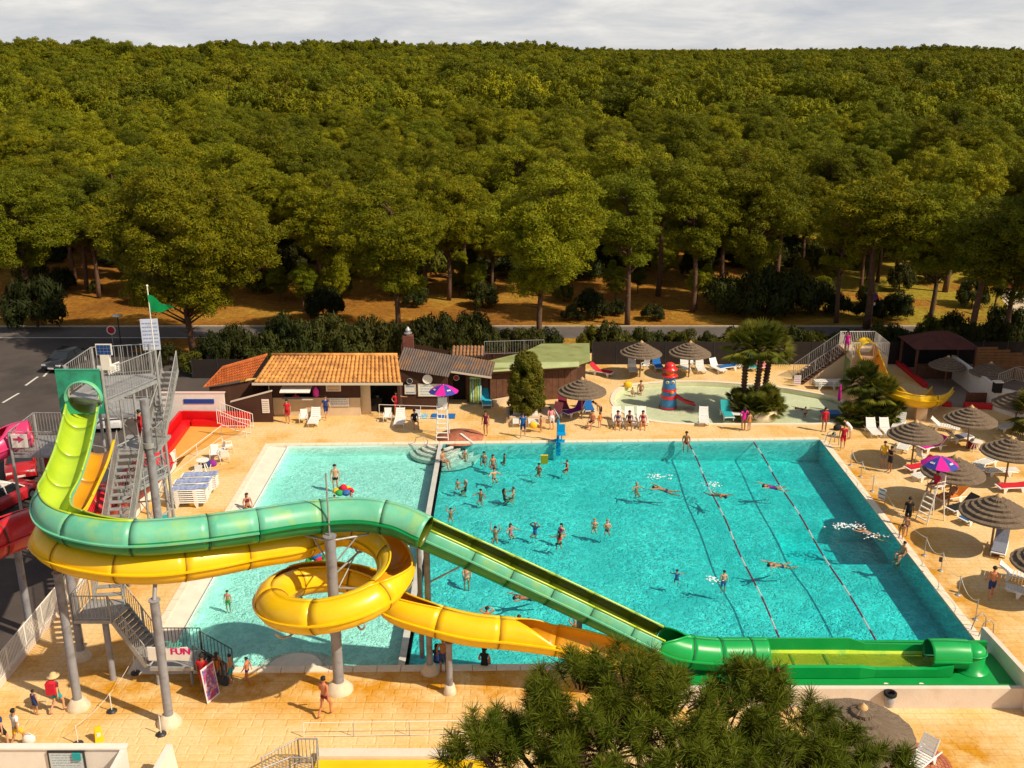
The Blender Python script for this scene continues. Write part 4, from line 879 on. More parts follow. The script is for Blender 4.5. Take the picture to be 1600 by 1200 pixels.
platform(tw, [Vector((LC.x - .7, LC.y - .6, 0)), Vector((LC.x + 1.1, LC.y - .6, 0)), Vector((LC.x + 1.1, LC.y + .6, 0)), Vector((LC.x - .7, LC.y + .6, 0))], 0.95, 'lower_landing')
railing(tw, [(LC.x - .7, LC.y + .6, .95), (LC.x + 1.1, LC.y + .6, .95)], 1.1, 0.15, mat('dark_rail', (0.05, 0.045, 0.05), 0.5))
for x in (-0.5, 0.9): mb = MB(); mb.cyl((LC.x + x, LC.y - 0.4, 0), (LC.x + x, LC.y - 0.4, 0.82), 0.07, n=8); mb.build('landing_post', M_col, tw)
flight(tw, (LC.x + 2.35, LC.y + 0.05, 0.05), (LC.x + 1.1, LC.y, 0.95), 1.1, 5, mat('dark_rail', (0.05, 0.045, 0.05), 0.5))
pl2 = [Vector((L1_.x - .8, L1_.y - .2, 0)), Vector((-16.7, L1_.y - .2, 0)), Vector((-16.7, L1_.y + 1.8, 0)), Vector((L1_.x - .8, L1_.y + 1.8, 0))]
platform(tw, pl2, 6.9, 'middle_platform'); railing(tw, [(L1_.x + .8, L1_.y - .2, 6.9), (-16.7, L1_.y - .2, 6.9), (-16.7, L1_.y + .8, 6.9)], 1.1, 0.14)
flight(tw, (-17.25, 46.4, 6.9), (-17.3, 49.4, 9.4), 0.8, 12)
# lower platform on the left where the pink slide begins
PLx, PLy, PLz = G(75, 697, 5.3)[:]
pl3 = [Vector((PLx - 1.3, PLy - 1.2, 0)), Vector((PLx + 1.6, PLy - 1.2, 0)), Vector((PLx + 1.6, PLy + 1.6, 0)), Vector((PLx - 1.3, PLy + 1.6, 0))]
ltw = thing('low_slide_platform', 'lower grey railed platform left of the tower where the pink slide begins', 'slide platform', (PLx, PLy, 0))
platform(ltw, pl3, 5.3); railing(ltw, [pl3[1] + Vector((0, 0, 5.3)), pl3[0] + Vector((0, 0, 5.3)), pl3[3] + Vector((0, 0, 5.3)), pl3[2] + Vector((0, 0, 5.3))], 1.25, 0.16)
for p in pl3: mb = MB(); mb.cyl((p.x, p.y, 0), (p.x, p.y, 6.5), 0.08, n=8); mb.build('platform_leg', M_galv, ltw)
mb = MB(); mb.box((PLx + 0.9, PLy - 1.25, 4.75), (1.2, 0.06, 0.8)); mb.build('side_panel', mat('maroon_panel', (0.20, 0.01, 0.03), 0.5), ltw)
platform(ltw, [p + Vector((2.0, 4.2, 0)) for p in pl3], 5.9, 'far_platform'); railing(ltw, [p + Vector((2.0, 4.2, 5.9)) for p in (pl3[1], pl3[0], pl3[3], pl3[2])], 1.25, 0.2)
for p in pl3: mb = MB(); mb.cyl((p.x + 2, p.y + 4.2, 0), (p.x + 2, p.y + 4.2, 7.1), 0.07, n=8); mb.build('platform_leg', M_galv, ltw)
sgb = board('arrow_sign', 'white sign with a pink arrow on the low slide platform', 'sign', (PLx - 0.75, PLy - 1.32, 6.1), (1, 0, 0), 0.8, 0.7, M_white)
mb = MB(); cX, cZ = PLx - 0.75, 6.1
mb.add([(cX + 0.25, PLy - 1.35, cZ + 0.1), (cX - 0.05, PLy - 1.35, cZ + 0.28), (cX - 0.05, PLy - 1.35, cZ + 0.16), (cX - 0.3, PLy - 1.35, cZ + .16), (cX - 0.3, PLy - 1.35, cZ + 0.04), (cX - 0.05, PLy - 1.35, cZ + 0.04), (cX - 0.05, PLy - 1.35, cZ - 0.1)], [(0, 1, 6), (2, 3, 4, 5)]); mb.build('arrow', M_pink, sgb)
pk = thing('pink_slide', 'pink tube slide curling off the low platform at the left edge', 'water slide', (PLx - 1.6, PLy, 0))
slide(pk, [Vector((PLx - 0.9, PLy + 0.3, 5.9)), Vector((PLx - 1.7, PLy - 0.1, 5.8)), Vector((PLx - 2.5, PLy - 1.2, 5.5)), Vector((PLx - 4.6, PLy - 1.8, 5.0)), Vector((PLx - 8, PLy - 2.0, 4.2))], 0.72, [(180, 180), (180, 180), (120, 120), (95, 95), (95, 95)], (M_pink, M_pink, M_redp), M_joint, lip_m=M_pink)
slide(pk, [Vector((PLx - 2.0, PLy + 1.8, 5.2)), Vector((PLx - 4.6, PLy + 1.2, 4.6)), Vector((PLx - 9, PLy + 0.8, 3.8))], 0.7, [(95, 95)] * 3, (M_redp, M_redp, M_redp), M_joint, lip_m=M_pink)
for x, y, z in ((PLx - 4, PLy - 1.8, 4.2), (PLx - 4.4, PLy + 1.2, 3.9)): mb = MB(); mb.cyl((x, y, 0), (x, y, z), 0.12, n=10); mb.build('support_column', M_col, pk)
rs = thing('red_slide', 'big red tube slide passing behind the stairs and out of the left edge', 'water slide', (G(30, 830, 5.3).x, G(30, 830, 5.3).y, 0))
slide(rs, [G(246, 722, 3.6), G(205, 758, 3.9), G(140, 795, 4.2), G(70, 816, 4.6), G(10, 836, 5.0), G(-60, 866, 5.0), G(-150, 900, 4.8)], 0.85, [(180, 180)] * 3 + [(180, 180), (175, 175), (140, 140), (120, 120)], (M_redp, M_redp, M_redp), M_joint, lip_m=M_pink)
b3 = G(48, 985); column(rs, b3.x, b3.y, 4.6, 0.16, 0.55, 0.5)
# ================================================================ BUILDINGS ROUND THE POOL
M_brown = mat('chocolate_render', (0.060, 0.022, 0.012), 0.85, var=0.15, vscale=1.5, bump=0.15)
M_cream = mat('cream_render', (0.66, 0.50, 0.33), 0.85, var=0.08, vscale=1.5)
M_tile = mat('clay_tile', (0.60, 0.27, 0.07), 0.8, var=0.35, vscale=1.7, stain=(0.36, 0.15, 0.05), sscale=1.4)
M_otile = mat('orange_tile', (0.52, 0.13, 0.03), 0.8, var=0.25, vscale=3)
M_grey = mat('grey_corrugated', (0.115, 0.088, 0.080), 0.8, var=0.2, vscale=2, stain=(0.22, 0.11, 0.05), sscale=0.9)
M_felt = mat('green_felt', (0.24, 0.27, 0.10), 0.9, var=0.12, vscale=1.2, stain=(0.20, 0.16, 0.06), sscale=0.7); M_felt2 = mat('pale_green_edge', (0.38, 0.42, 0.20), 0.85, var=0.08, vscale=2)
M_wood = mat('brown_boards', (0.13, 0.055, 0.028), 0.8, var=0.25, vscale=3)
M_blackh = mat('dark_interior', (0.012, 0.010, 0.010), 0.9); M_dk = mat('dark_metal', (0.03, 0.03, 0.035), 0.5)
M_blue = mat('blue_plastic', (0.01, 0.16, 0.42), 0.5, var=0.1, vscale=4); M_trim = mat('eave_trim', (0.62, 0.52, 0.42), 0.6)
# --- tiled snack bar
YF = 68.3; xa, xb = GX(428, YF, 0), GX(622, YF, 0)
sb_ = thing('snack_bar', 'long low brown snack bar under an ochre clay tile roof', 'building', ((xa + xb) / 2, YF, 0))
e0 = G(396, 599, 2.7); e1 = G(627, 599, 2.7); r0_, r1_ = G(425, 557, 3.75), G(621, 557, 3.75)
hx0, hx1 = GX(444, YF, 1.6), GX(488, YF, 1.6); dx0, dx1 = GX(563, YF, 1), GX(620, YF, 1)
w = MB()
def wall_seg(mb, x0, x1, z0, z1, y=YF, d=0.18, mi=0): mb.box(((x0 + x1) / 2, y + d / 2, (z0 + z1) / 2), (x1 - x0, d, z1 - z0), mi=mi)
wall_seg(w, xa, hx0, 1.35, 2.72); wall_seg(w, hx1, dx0, 1.35, 2.72); wall_seg(w, hx0, hx1, 2.3, 2.72); wall_seg(w, dx0, dx1, 2.35, 2.72); w.build('upper_wall', M_brown, sb_)
w = MB(); wall_seg(w, xa, dx0, 0, 1.35, YF - 0.002); w.build('lower_wall', M_cream, sb_)
w = MB(); w.box(((hx0 + hx1) / 2, YF + 1.1, 1.9), (hx1 - hx0 + 1, 0.1, 1.4)); w.box(((dx0 + dx1) / 2, YF + 2.4, 1.2), (dx1 - dx0 + 0.4, 0.1, 2.7)); w.box(((xa + xb) / 2, YF + 4.0, 1.3), (xb - xa, 0.15, 2.6)); w.build('rear_wall', M_blackh, sb_)
for x in (xa - 0.1, xb + 0.1): w = MB(); w.box((x, YF + 2.05, 1.35), (0.18, 4.0, 2.7)); w.build('side_wall', M_brown, sb_)
w = MB(); w.box(((hx0 + hx1) / 2 - 0.02, YF - 0.22, 1.36), (hx1 - hx0 + 0.2, 0.5, 0.06)); w.build('counter', M_trim, sb_)
w = MB(); w.add([(hx0 - 0.05, YF - 0.02, 2.35), (hx1 + 0.05, YF - 0.02, 2.35), (hx1 + 0.05, YF - 1.15, 2.15), (hx0 - 0.05, YF - 1.15, 2.15), (hx0 - 0.05, YF - 0.02, 2.30), (hx1 + 0.05, YF - 0.02, 2.30), (hx1 + 0.05, YF - 1.15, 2.1), (hx0 - 0.05, YF - 1.15, 2.1)], [(0, 3, 2, 1), (4, 5, 6, 7), (3, 7, 6, 2), (0, 4, 7, 3), (1, 2, 6, 5)]); w.build('hatch_flap', M_white, sb_)
# counters inside the dark bay
w = MB(); w.box(((dx0 + dx1) / 2 - 0.5, YF + 1.2, 0.5), (1.2, 0.6, 1.0)); w.build('counter', M_blackh, sb_)
w = MB(); w.box((dx0 + 0.35, YF + 0.3, 1.15), (0.7, 0.06, 2.2)); w.build('open_door', M_cream, sb_)
def roof_plane(name, root, p00, p10, p11, p01, m, th=0.1):
    """slab from four corners, p00-p10 along the eave"""
    mb = MB(); up = Vector((0, 0, th)); q = [Vector(p) for p in (p00, p10, p11, p01)]
    mb.add(q + [p + up for p in q], [(3, 2, 1, 0), (4, 5, 6, 7), (0, 1, 5, 4), (1, 2, 6, 5), (2, 3, 7, 6), (3, 0, 4, 7)]); return mb.build(name, m, root)
roof_o = roof_plane('roof', sb_, e0, e1, r1_, r0_, M_tile, 0.06)
def canal_tiles(root, e0, e1, r1, r0, m, cols, rows_, r=None, name='roof_tiles', up0=0.06, lim=0):
    """courses of half round tiles, each lapping the one below"""
    e0, e1, r0, r1 = map(Vector, (e0, e1, r0, r1)); mb = MB(); nrm = (e1 - e0).cross(r0 - e0).normalized()
    if nrm.z < 0: nrm = -nrm
    for c in range(cols):
        u = (c + 0.5) / cols; a, b = e0.lerp(e1, u), r0.lerp(r1, u); d = (b - a); w = (e1 - e0).length / cols; sd = (e1 - e0).normalized()
        for k in range(rows_):
            j = random.uniform(-0.01, 0.01)
            p, q = a + d * (k / rows_) + nrm * (up0 + 0.05 + j), a + d * ((k + 1.12) / rows_) + nrm * (up0 + 0.0)
            wa, wb = w * 0.40, w * 0.32; vs = []
            for cc, ww in ((p, wa), (q, wb)):
                for t in range(6): an = math.pi * t / 5; vs.append(cc + sd * ww * math.cos(an) + nrm * ww * 0.75 * math.sin(an))
            mb.add(vs, [(t, t + 1, 7 + t, 6 + t) for t in range(5)] + [(5, 4, 3, 2, 1, 0)], 0, True)
    o = mb.build(name, m, root); o['kind'] = 'stuff'; return o
random.seed(2)
canal_tiles(roof_o, e0, e1, r1_, r0_, M_tile, 33, 8)
mb = MB(); mb.tube([r0_ + Vector((0, 0, 0.13)), r1_ + Vector((0, 0, 0.13))], 0.13, n=8); mb.build('ridge_tiles', M_tile, roof_o)
mb = MB(); mb.box(((e0.x + e1.x) / 2, e0.y - 0.02, 2.66), (e1.x - e0.x + 0.2, 0.1, 0.16)); mb.build('eave_board', M_trim, sb_)
# back slope
roof_plane('rear_roof', sb_, (r0_.x, r0_.y + 3.4, 2.8), (r1_.x, r1_.y + 3.4, 2.8), r1_, r0_, M_otile, 0.06)
def flatbox(name, label, cat, px, py, h, w, hh, m, Y=None, rows=0, lc=(0.1, 0.1, 0.15), frame=None):
    p = G(px, py, h) if Y is None else Vector((GX(px, Y, h), Y, h)); return board(name, label, cat, tuple(p), (1, 0, 0), w, hh, m, frame, rows, lc)
flatbox('menu_board', 'cream menu board with two rows of print over the counter of the snack bar', 'sign', 521, 0, 2.1, 0.95, 0.4, M_cream, YF - 0.04, 2, (0.5, 0.1, 0.05), M_white)
flatbox('price_board', 'wide white price board on the cream lower wall of the snack bar', 'sign', 530, 0, 1.05, 1.4, 0.6, M_white, YF - 0.06, 4, (0.2, 0.3, 0.45))
for i_, (x_, lab_) in enumerate(((563, 'first blue sign panel under the eave over the dark bay'), (577, 'second blue sign panel under the eave over the dark bay'), (602, 'small blue sign panel at the right end of the eave'))): flatbox('sign_panel', lab_, 'sign', x_, 0, 2.5, 0.5, 0.22, M_blue, YF - 0.28, 1, (0.7, 0.75, 0.8))
bgp = Vector((GX(494, YF - 0.1, 1.9), YF - 0.14, 1.85)); mb = MB(); mb.lathe([(0.05, -0.38), (0.2, -0.3), (0.21, 0.05), (0.12, 0.25), (0.03, 0.38)], bgp, n=12, sy=0.4)
tag(mb.build('float_ring', mat('magenta_vinyl', (0.65, 0.02, 0.35), 0.4)), 'magenta inflatable hanging beside the serving hatch', 'inflatable')
# brown wing wall with a white notice
yw = 67.0; x0, x1 = GX(362, yw, 1), GX(427, yw, 0); mb = MB()
mb.add([(x0, yw, 0), (x1, yw, 0), (x1, yw, 2.25), (x0, yw, 1.45), (x0, yw + .16, 0), (x1, yw + .16, 0), (x1, yw + .16, 2.25), (x0, yw + .16, 1.45)], [(0, 1, 2, 3), (7, 6, 5, 4), (1, 5, 6, 2), (3, 2, 6, 7), (4, 0, 3, 7)])
ww_ = thing('wing_wall', 'dark brown wall with a sloping top left of the snack bar', 'wall', ((x0 + x1) / 2, yw, 0)); mb.build('wall', M_brown, ww_)
mb = MB(); mb.bar((x0 - .05, yw + .08, 1.49), (x1 + .05, yw + .08, 2.29), 0.24, 0.06); mb.build('wall_cap', M_trim, ww_)
flatbox('notice', 'tall white notice on the sloping brown wing wall', 'sign', 415, 0, 1.2, 0.5, 1.0, M_white, yw - 0.03, 6, (0.35, 0.2, 0.15))
# --- left shed with orange roof
ls = thing('side_shed', 'brown shed with a bright orange tile roof left of the snack bar', 'building', (G(355, 600, 2).x, 70.5, 0))
q0, q1, q2, q3 = G(318, 606, 2.3), G(394, 590, 2.6), G(418, 554, 3.9), G(348, 574, 3.5)
ro = roof_plane('roof', ls, q0, q1, q2, q3, M_otile, 0.1); canal_tiles(ro, q0, q1, q2, q3, M_otile, 18, 7, name='roof_tiles', up0=0.1)
mb = MB(); mb.prism([(q0.x + .3, q0.y + .3), (q1.x - .1, q1.y + .2), (q2.x - .1, q2.y - .1), (q3.x + .3, q3.y - .1)], 0, 2.25); mb.build('wall', M_brown, ls)
# --- grey roofed service building
sv = thing('service_building', 'dark brown service building with a rusty grey corrugated roof', 'building', (GX(660, 70.5, 0), 70.5, 0))
yb = 69.6; xs0, xs1 = GX(622, yb, 0), GX(700, yb, 0); zl, zr = 3.05, 2.62
mb = MB(); mb.add([(xs0, yb, 0), (xs1, yb, 0), (xs1, yb, zr), (xs0, yb, zl), (xs0, yb + 4, 0), (xs1, yb + 4, 0), (xs1, yb + 4, zr + .6), (xs0, yb + 4, zl + .9)], [(0, 1, 2, 3), (4, 0, 3, 7), (1, 5, 6, 2), (7, 6, 5, 4)]); mb.build('wall', M_brown, sv)
xt = GX(770, 71.6, 1); mb = MB(); mb.add([(xs1 + 1.3, 71.2, 0), (xt, 71.4, 0), (xt, 71.4, 2.4), (xs1 + 1.3, 71.2, 2.5)], [(0, 1, 2, 3)]); mb.box(((xs1 + xs1 + 1.3) / 2 + .05, 71.9, 1.25), (1.5, 0.1, 2.5)); mb.build('recessed_wall', M_wood, sv)
mb = MB(); mb.box((xs1 + 0.72, 71.82, 1.05), (0.9, 0.06, 2.1)); mb.build('door', M_blackh, sv)
def corrugated(name, root, a, b, c, d, m, n, amp=0.035, th=0.04):
    """ribs run from the eave a-b up to the ridge d-c"""
    a, b, c, d = map(Vector, (a, b, c, d)); mb = MB(); nr = (b - a).cross(d - a).normalized(); N_ = n * 4; vs = []
    for i in range(N_ + 1):
        u = i / N_; h = amp * math.sin(u * n * 2 * math.pi); p, q = a.lerp(b, u), d.lerp(c, u); vs += [p + nr * h, q + nr * h, p + nr * (h - th), q + nr * (h - th)]
    for i in range(N_):
        k = i * 4; mb.f += [(k, k + 4, k + 5, k + 1), (k + 2, k + 3, k + 7, k + 6), (k, k + 2, k + 6, k + 4), (k + 1, k + 5, k + 7, k + 3)]; mb.m += [0] * 4; mb.sm += [False] * 4
    mb.v = [tuple(v) for v in vs]; return mb.build(name, m, root)
corrugated('roof', sv, G(618, 576, 3.1), G(701, 589, 2.65), G(714, 556, 3.8), G(631, 542, 4.2), M_grey, 22)
corrugated('low_roof', sv, G(699, 578, 2.95), G(768, 588, 2.5), G(774, 565, 3.15), G(713, 554, 3.6), M_grey, 16)
mb = MB(); a_, b_ = G(699, 580, 2.85), G(768, 590, 2.4); mb.bar(a_, b_, 0.08, 0.14); mb.build('eave_board', M_trim, sv)
ch = G(638, 535, 4.3); mb = MB(); mb.box((ch.x, ch.y, 4.3), (0.75, 0.6, 1.1)); c_o = mb.build('chimney', mat('brick_red', (0.16, 0.05, 0.035), 0.9, var=0.2), sv)
mb = MB(); mb.cyl((ch.x, ch.y, 4.85), (ch.x, ch.y, 5.25), 0.16, n=10); mb.lathe([(0.3, 5.0), (0.3, 5.06)], (ch.x, ch.y, 0), n=12); mb.cyl((ch.x, ch.y, 5.25), (ch.x, ch.y, 5.5), 0.22, 0.03, n=10); mb.build('chimney_pot', M_galv, c_o)
def disc(name, label, cat, px, Y, z, r, m, m2=None):
    root = thing(name, label, cat, (GX(px, Y, z), Y, z)); mb = MB(); mb.cyl(Vector(root.location), Vector(root.location) + Vector((0, -0.08, 0)), r, n=20); mb.build('face', m, root)
    mb = MB(); p = Vector(root.location); mb.tube([p + Vector((math.cos(t) * r, -0.09, math.sin(t) * r)) for t in [R(x) for x in range(0, 361, 20)]], 0.025, n=5); mb.build('rim', m2 or M_dk, root); return root
disc('wall_clock', 'white round dish on the brown wall behind the pink and blue umbrella', 'dish', 668, yb - .04, 2.35, 0.34, M_white, M_white); disc('loudspeaker', 'small black round speaker high on the brown wall', 'speaker', 640, yb - .04, 2.2, 0.2, M_dk, M_galv)
flatbox('pool_rules_board', 'small white board with a blue picture on the brown service building', 'sign', 641, 0, 1.55, 0.72, 0.62, M_white, yb - .05, 2, (0.1, 0.3, 0.5), M_trim); flatbox('site_map_board', 'large white map board behind the lifeguard chair by the buildings', 'sign', 671, 0, 1.5, 1.55, 0.85, M_white, yb - .05, 4, (0.25, 0.5, 0.55), M_trim)
disc('warning_sign', 'round red sign beside the dark doorway', 'sign', 713, 71.1, 1.95, 0.2, mat('sign_red', (0.45, 0.01, 0.02), 0.5), M_white)
# --- green roofed changing rooms
ck = thing('changing_rooms', 'low brown changing block under a flat mossy green roof', 'building', (GX(840, 73, 0), 73, 0))
top = [G(760, 578, 2.75), G(904, 568, 2.75), G(922, 562, 2.75), G(921, 536, 2.75), G(846, 537, 2.75), G(816, 551, 2.75), G(752, 566, 2.75)]
mb = MB(); mb.prism([(p.x, p.y) for p in top], 2.62, 2.75); mb.build('roof', M_felt, ck)
edge = [G(759, 582, 2.62), G(905, 573, 2.62), G(905, 566, 2.80), G(752, 568, 2.80)]
mb = MB(); mb.add(edge + [p + Vector((0, 0, 0.05)) for p in edge], [(3, 2, 1, 0), (4, 5, 6, 7), (0, 1, 5, 4), (1, 2, 6, 5), (3, 0, 4, 7)]); mb.build('roof_edge_sheet', M_felt2, ck)
lo = [(top[0].x + .25, top[0].y + .35), (top[1].x - .1, top[1].y + .35), (top[2].x - .3, top[2].y + .3), (top[3].x - .3, top[3].y - .3), (top[4].x, top[4].y - .3), (top[5].x, top[5].y - .2), (top[6].x + .2, top[6].y)]
mb = MB(); mb.prism(lo, 0, 2.6); mb.build('wall', M_brown, ck)
for z0, z1, o_ in ((2.30, 2.6, 0.10),):
    mb = MB(); mb.bar((lo[0][0], lo[0][1] - .06, 2.45), (lo[1][0], lo[1][1] - .06, 2.45), 0.08, 0.3); mb.bar((lo[1][0], lo[1][1] - .06, 2.45), (lo[2][0], lo[2][1] - .06, 2.45), 0.08, 0.3); mb.build('fascia', mat('fascia_brown', (0.20, 0.09, 0.045), 0.8), ck)
for i in range(14):
    t = (i + 0.5) / 14; x = lo[0][0] + (lo[1][0] - lo[0][0]) * t; y = lo[0][1] + (lo[1][1] - lo[0][1]) * t
    mb = MB(); mb.bar((lo[0][0] + (lo[1][0] - lo[0][0]) * (i + .02) / 14, lo[0][1] + (lo[1][1] - lo[0][1]) * (i + .02) / 14 - 0.02, 1.15), (lo[0][0] + (lo[1][0] - lo[0][0]) * (i + .98) / 14, lo[0][1] + (lo[1][1] - lo[0][1]) * (i + .98) / 14 - 0.02, 1.15), 0.05, 2.2); mb.build('cladding_panel', M_wood, ck)
# pale base wall along the changing rooms
mb = MB(); a_, b_ = G(770, 633), G(922, 606); mb.bar((a_.x, a_.y - .3, 0.25), (b_.x, b_.y - .3, 0.25), 0.3, 0.5); tag(mb.build('low_wall', M_cream), 'low cream kerb wall along the foot of the changing rooms', 'wall')
# terrace beyond with fence posts, tiled shed behind
mb = MB(); mb.box((GX(731, 76.5, 2.2), 76.6, 1.05), (2.1, 1.4, 2.1)); bh = thing('rear_shed', 'little brown shed with a tiled roof behind the corrugated roof', 'building', (GX(730, 76.5, 2.5), 76.6, 0)); mb.build('wall', M_brown, bh)
xx = GX(731, 76.5, 2.2); q_ = ((xx - 1.25, 75.7, 2.1), (xx + 1.25, 75.7, 2.1), (xx + 1.25, 77.2, 2.45), (xx - 1.25, 77.2, 2.45)); o = roof_plane('roof', bh, *q_, M_grey); canal_tiles(o, *q_, mat('old_tile', (.30, .14, .06), .85, var=.3, vscale=2), 9, 3, up0=.1)
gf = thing('terrace_rail', 'grey railing behind the mossy roof', 'railing', (GX(800, 78, 0), 78, 0)); railing(gf, [(GX(757, 78, 2), 78, 1.6), (GX(850, 78, 2), 78.5, 1.6)], 1.1, 0.2)
mb = MB(); mb.box((GX(803, 77.5, 2), 78.8, 0.8), (5.5, 0.2, 1.6)); mb.build('rail_base', M_brown, gf)
# surfboards leaning on the wall
cols = [(0.75, 0.72, 0.6), (0.03, 0.40, 0.12), (0.8, 0.5, 0.02), (0.02, 0.3, 0.55)]
bs = thing('lilo', 'tall air bed patterned in green, yellow and white leaning on the brown wall', 'air bed', (GX(743, 70.9, 1), 70.9, 0))
mb = MB()
for i in range(5):
    x = GX(743, 70.9, 1) + (i - 2) * 0.17; mb.tube([(x, 70.75, 0.05), (x, 70.85, 0.6), (x, 70.95, 1.2), (x, 71.05, 1.9)], [0.07, 0.10, 0.10, 0.07], n=8, mi=i % 3)
mb.tube([(GX(743, 70.9, 1) - .42, 70.95, 1.98), (GX(743, 70.9, 1) + .42, 70.95, 1.98)], 0.11, n=8, mi=0)
mb.build('air_chambers', [mat('lilo_green', cols[1], 0.4, col2=(0.6, 0.7, 0.3), vscale=3), mat('lilo_white', cols[0], 0.4, col2=(0.03, 0.3, 0.4), vscale=4), mat('lilo_yellow', cols[2], 0.4, col2=(0.1, 0.4, 0.1), vscale=4)], bs)
# --- dark screen fence behind the wading pool: panel by panel
fe = thing('screen_fence', 'long dark brown screen fence between the wading pool and the hedge', 'fence', (GX(1000, 80.6, 0), 80.6, 0))
M_scr = mat('dark_screen', (0.022, 0.014, 0.012), 0.85, var=0.2, vscale=1.5)
x = GX(925, 80.6, 0); xe = 52.0; i = 0
pm_ = MB(); pm_.box((1.0, 0, 0.98), (1.93, 0.05, 1.9)); pmm = pm_.mesh('screen_panel', M_scr); po_ = MB(); po_.box((0, 0, 1.03), (0.09, 0.09, 2.06)); pom = po_.mesh('fence_post', M_dk)
while x < xe:
    put('screen_panel', pmm, fe, (x - fe.location.x + 0.02, 0, 0)); put('fence_post', pom, fe, (x - fe.location.x, 0, 0)); x += 2.0
# left side fence: dark hedge side screen
fe2 = thing('boundary_fence', 'low dark fence at the back of the snack bar beside the car park', 'fence', (-21, 74, 0))
for i in range(7): put('screen_panel', pmm, fe2, (-4.2 + i * 2.0, 3.0, -0.4)); put('fence_post', pom, fe2, (-4.2 + i * 2.0, 3.0, -0.4))

# ================================================================ KIDS' SLIDE TOWER
kx0, kx1 = GX(1328, 73.9, 1), GX(1384, 73.9, 1); KY0, KY1, KZ = 73.9, 77.2, 2.7
kt = thing('childrens_slide_tower', 'cream walled children\'s slide tower with railed top and side stairs', 'slide tower', ((kx0 + kx1) / 2, KY0, 0))
M_peach = mat('peach_render', (0.66, 0.47, 0.30), 0.85, var=0.08, vscale=1.2)
mb = MB(); mb.box(((kx0 + kx1) / 2, (KY0 + KY1) / 2, KZ / 2), (kx1 - kx0, KY1 - KY0, KZ)); mb.build('tower_wall', M_peach, kt)
mb = MB(); mb.box((kx0 - 0.03, (KY0 + KY1) / 2 - 0.2, 1.2), (0.05, 2.4, 2.2)); mb.build('painted_panel', mat('jungle_mural', (0.12, 0.22, 0.04), 0.7, col2=(0.30, 0.30, 0.16), vscale=2), kt)
railing(kt, [(kx0, KY0 + .05, KZ), (kx0, KY1, KZ), (kx1, KY1, KZ), (kx1, KY0 + .05, KZ), (kx0 + 1.6, KY0 + .05, KZ)], 1.05, 0.13, M_white)
railing(kt, [(kx0, KY0 + .05, KZ), (kx0 + 0.5, KY0 + .05, KZ)], 1.05, 0.13, M_white)
n_ = 14; sx1 = kx0 - 0.05; sx0 = GX(1243, 76.3, 0)
mb = MB(); mb.add([(sx0 + .3, 75.3, 0), (sx1, 75.3, 0), (sx1, 75.3, KZ - .25), (sx0 + .3, 77.1, 0), (sx1, 77.1, 0), (sx1, 77.1, KZ - .25)], [(0, 1, 2), (5, 4, 3), (1, 4, 5, 2), (0, 2, 5, 3)]); mb.build('stair_base', M_peach, kt)
for i in range(n_):
    t = (i + .5) / n_; mb = MB(); mb.box((sx0 + .15 + (sx1 - sx0 - .15) * t, 76.2, KZ * (i + 1) / n_ - 0.05), (0.34, 1.9, 0.09)); mb.build('stair_tread', M_wood, kt)
railing(kt, [(sx0, 75.3, 0.15), (sx1, 75.3, KZ)], 1.0, 0.18, M_galv); railing(kt, [(sx0, 77.1, 0.15), (sx1, 77.1, KZ)], 1.0, 0.18, M_galv)
ks = thing('childrens_slide', 'yellow open slide winding down from the children\'s slide tower', 'water slide', (kx0 + 1.0, KY0, 0))
kc = [Vector(((kx0 + 1.15), KY0 + 0.5, KZ + .45)), Vector(((kx0 + 1.2), KY0 - 0.4, KZ + .15)), G(1372, 588, 2.35), G(1392, 606, 2.05), G(1415, 617, 1.8), G(1440, 622, 1.55), G(1462, 619, 1.35), G(1473, 608, 1.2)]
slide(ks, kc, 0.72, [(95, 95), (95, 95), (95, 100), (90, 112), (88, 118), (88, 118), (90, 115), (95, 110)], (M_yel, M_yel, M_yel2), M_jointy, sec_len=3.0)
slide(ks, [Vector((kx0 + 1.15, KY0 + 1.1, KZ + .5)), Vector((kx0 + 1.15, KY0 - 0.1, KZ + .42))], 0.72, [(178, 178)] * 2, (M_yel, M_yel, M_yel2), M_jointy, sec_len=5)
p_ = G(1437, 655); mb = MB(); mb.box((p_.x, p_.y, 0.45), (0.75, 0.5, 0.9)); mb.build('slide_plinth', M_peach, ks); p_ = G(1459, 640); mb = MB(); mb.box((p_.x, p_.y, 0.35), (0.4, 0.4, 0.7)); mb.build('slide_plinth', M_peach, ks)
board('childrens_sign', 'small white sign with a purple figure at the foot of the side stairs', 'sign', tuple(G(1246, 594, 0.5)), (1, 0, 0), 0.52, 0.75, M_white, rows=4, lc=(0.35, 0.1, 0.45))
# red low walls and strips
def low_wall(name, label, a, b, h, w, m, cat='wall'): mb = MB(); mb.bar((a.x, a.y, h / 2), (b.x, b.y, h / 2), w, h); return tag(mb.build(name, m), label, cat)
M_redw = mat('red_paint', (0.58, 0.015, 0.02), 0.55, var=0.1, vscale=2)
low_wall('red_kerb', 'red kerb running diagonally from the hedge to the yellow slide', G(1398, 566), G(1446, 606), 0.35, 0.35, M_redw, 'kerb'); low_wall('red_kerb', 'short red kerb left of the white right hand wall', G(1506, 637), G(1552, 639), 0.4, 0.4, M_redw, 'kerb')
low_wall('red_kerb', 'stub of red kerb at the end of the yellow slide', G(1472, 634), G(1486, 635), 0.3, 0.4, M_redw, 'kerb')
low_wall('dark_kerb', 'dark low wall dividing the shaded bar terrace from the pool deck', G(1508, 632), G(1552, 632), 0.9, 0.15, M_wood)
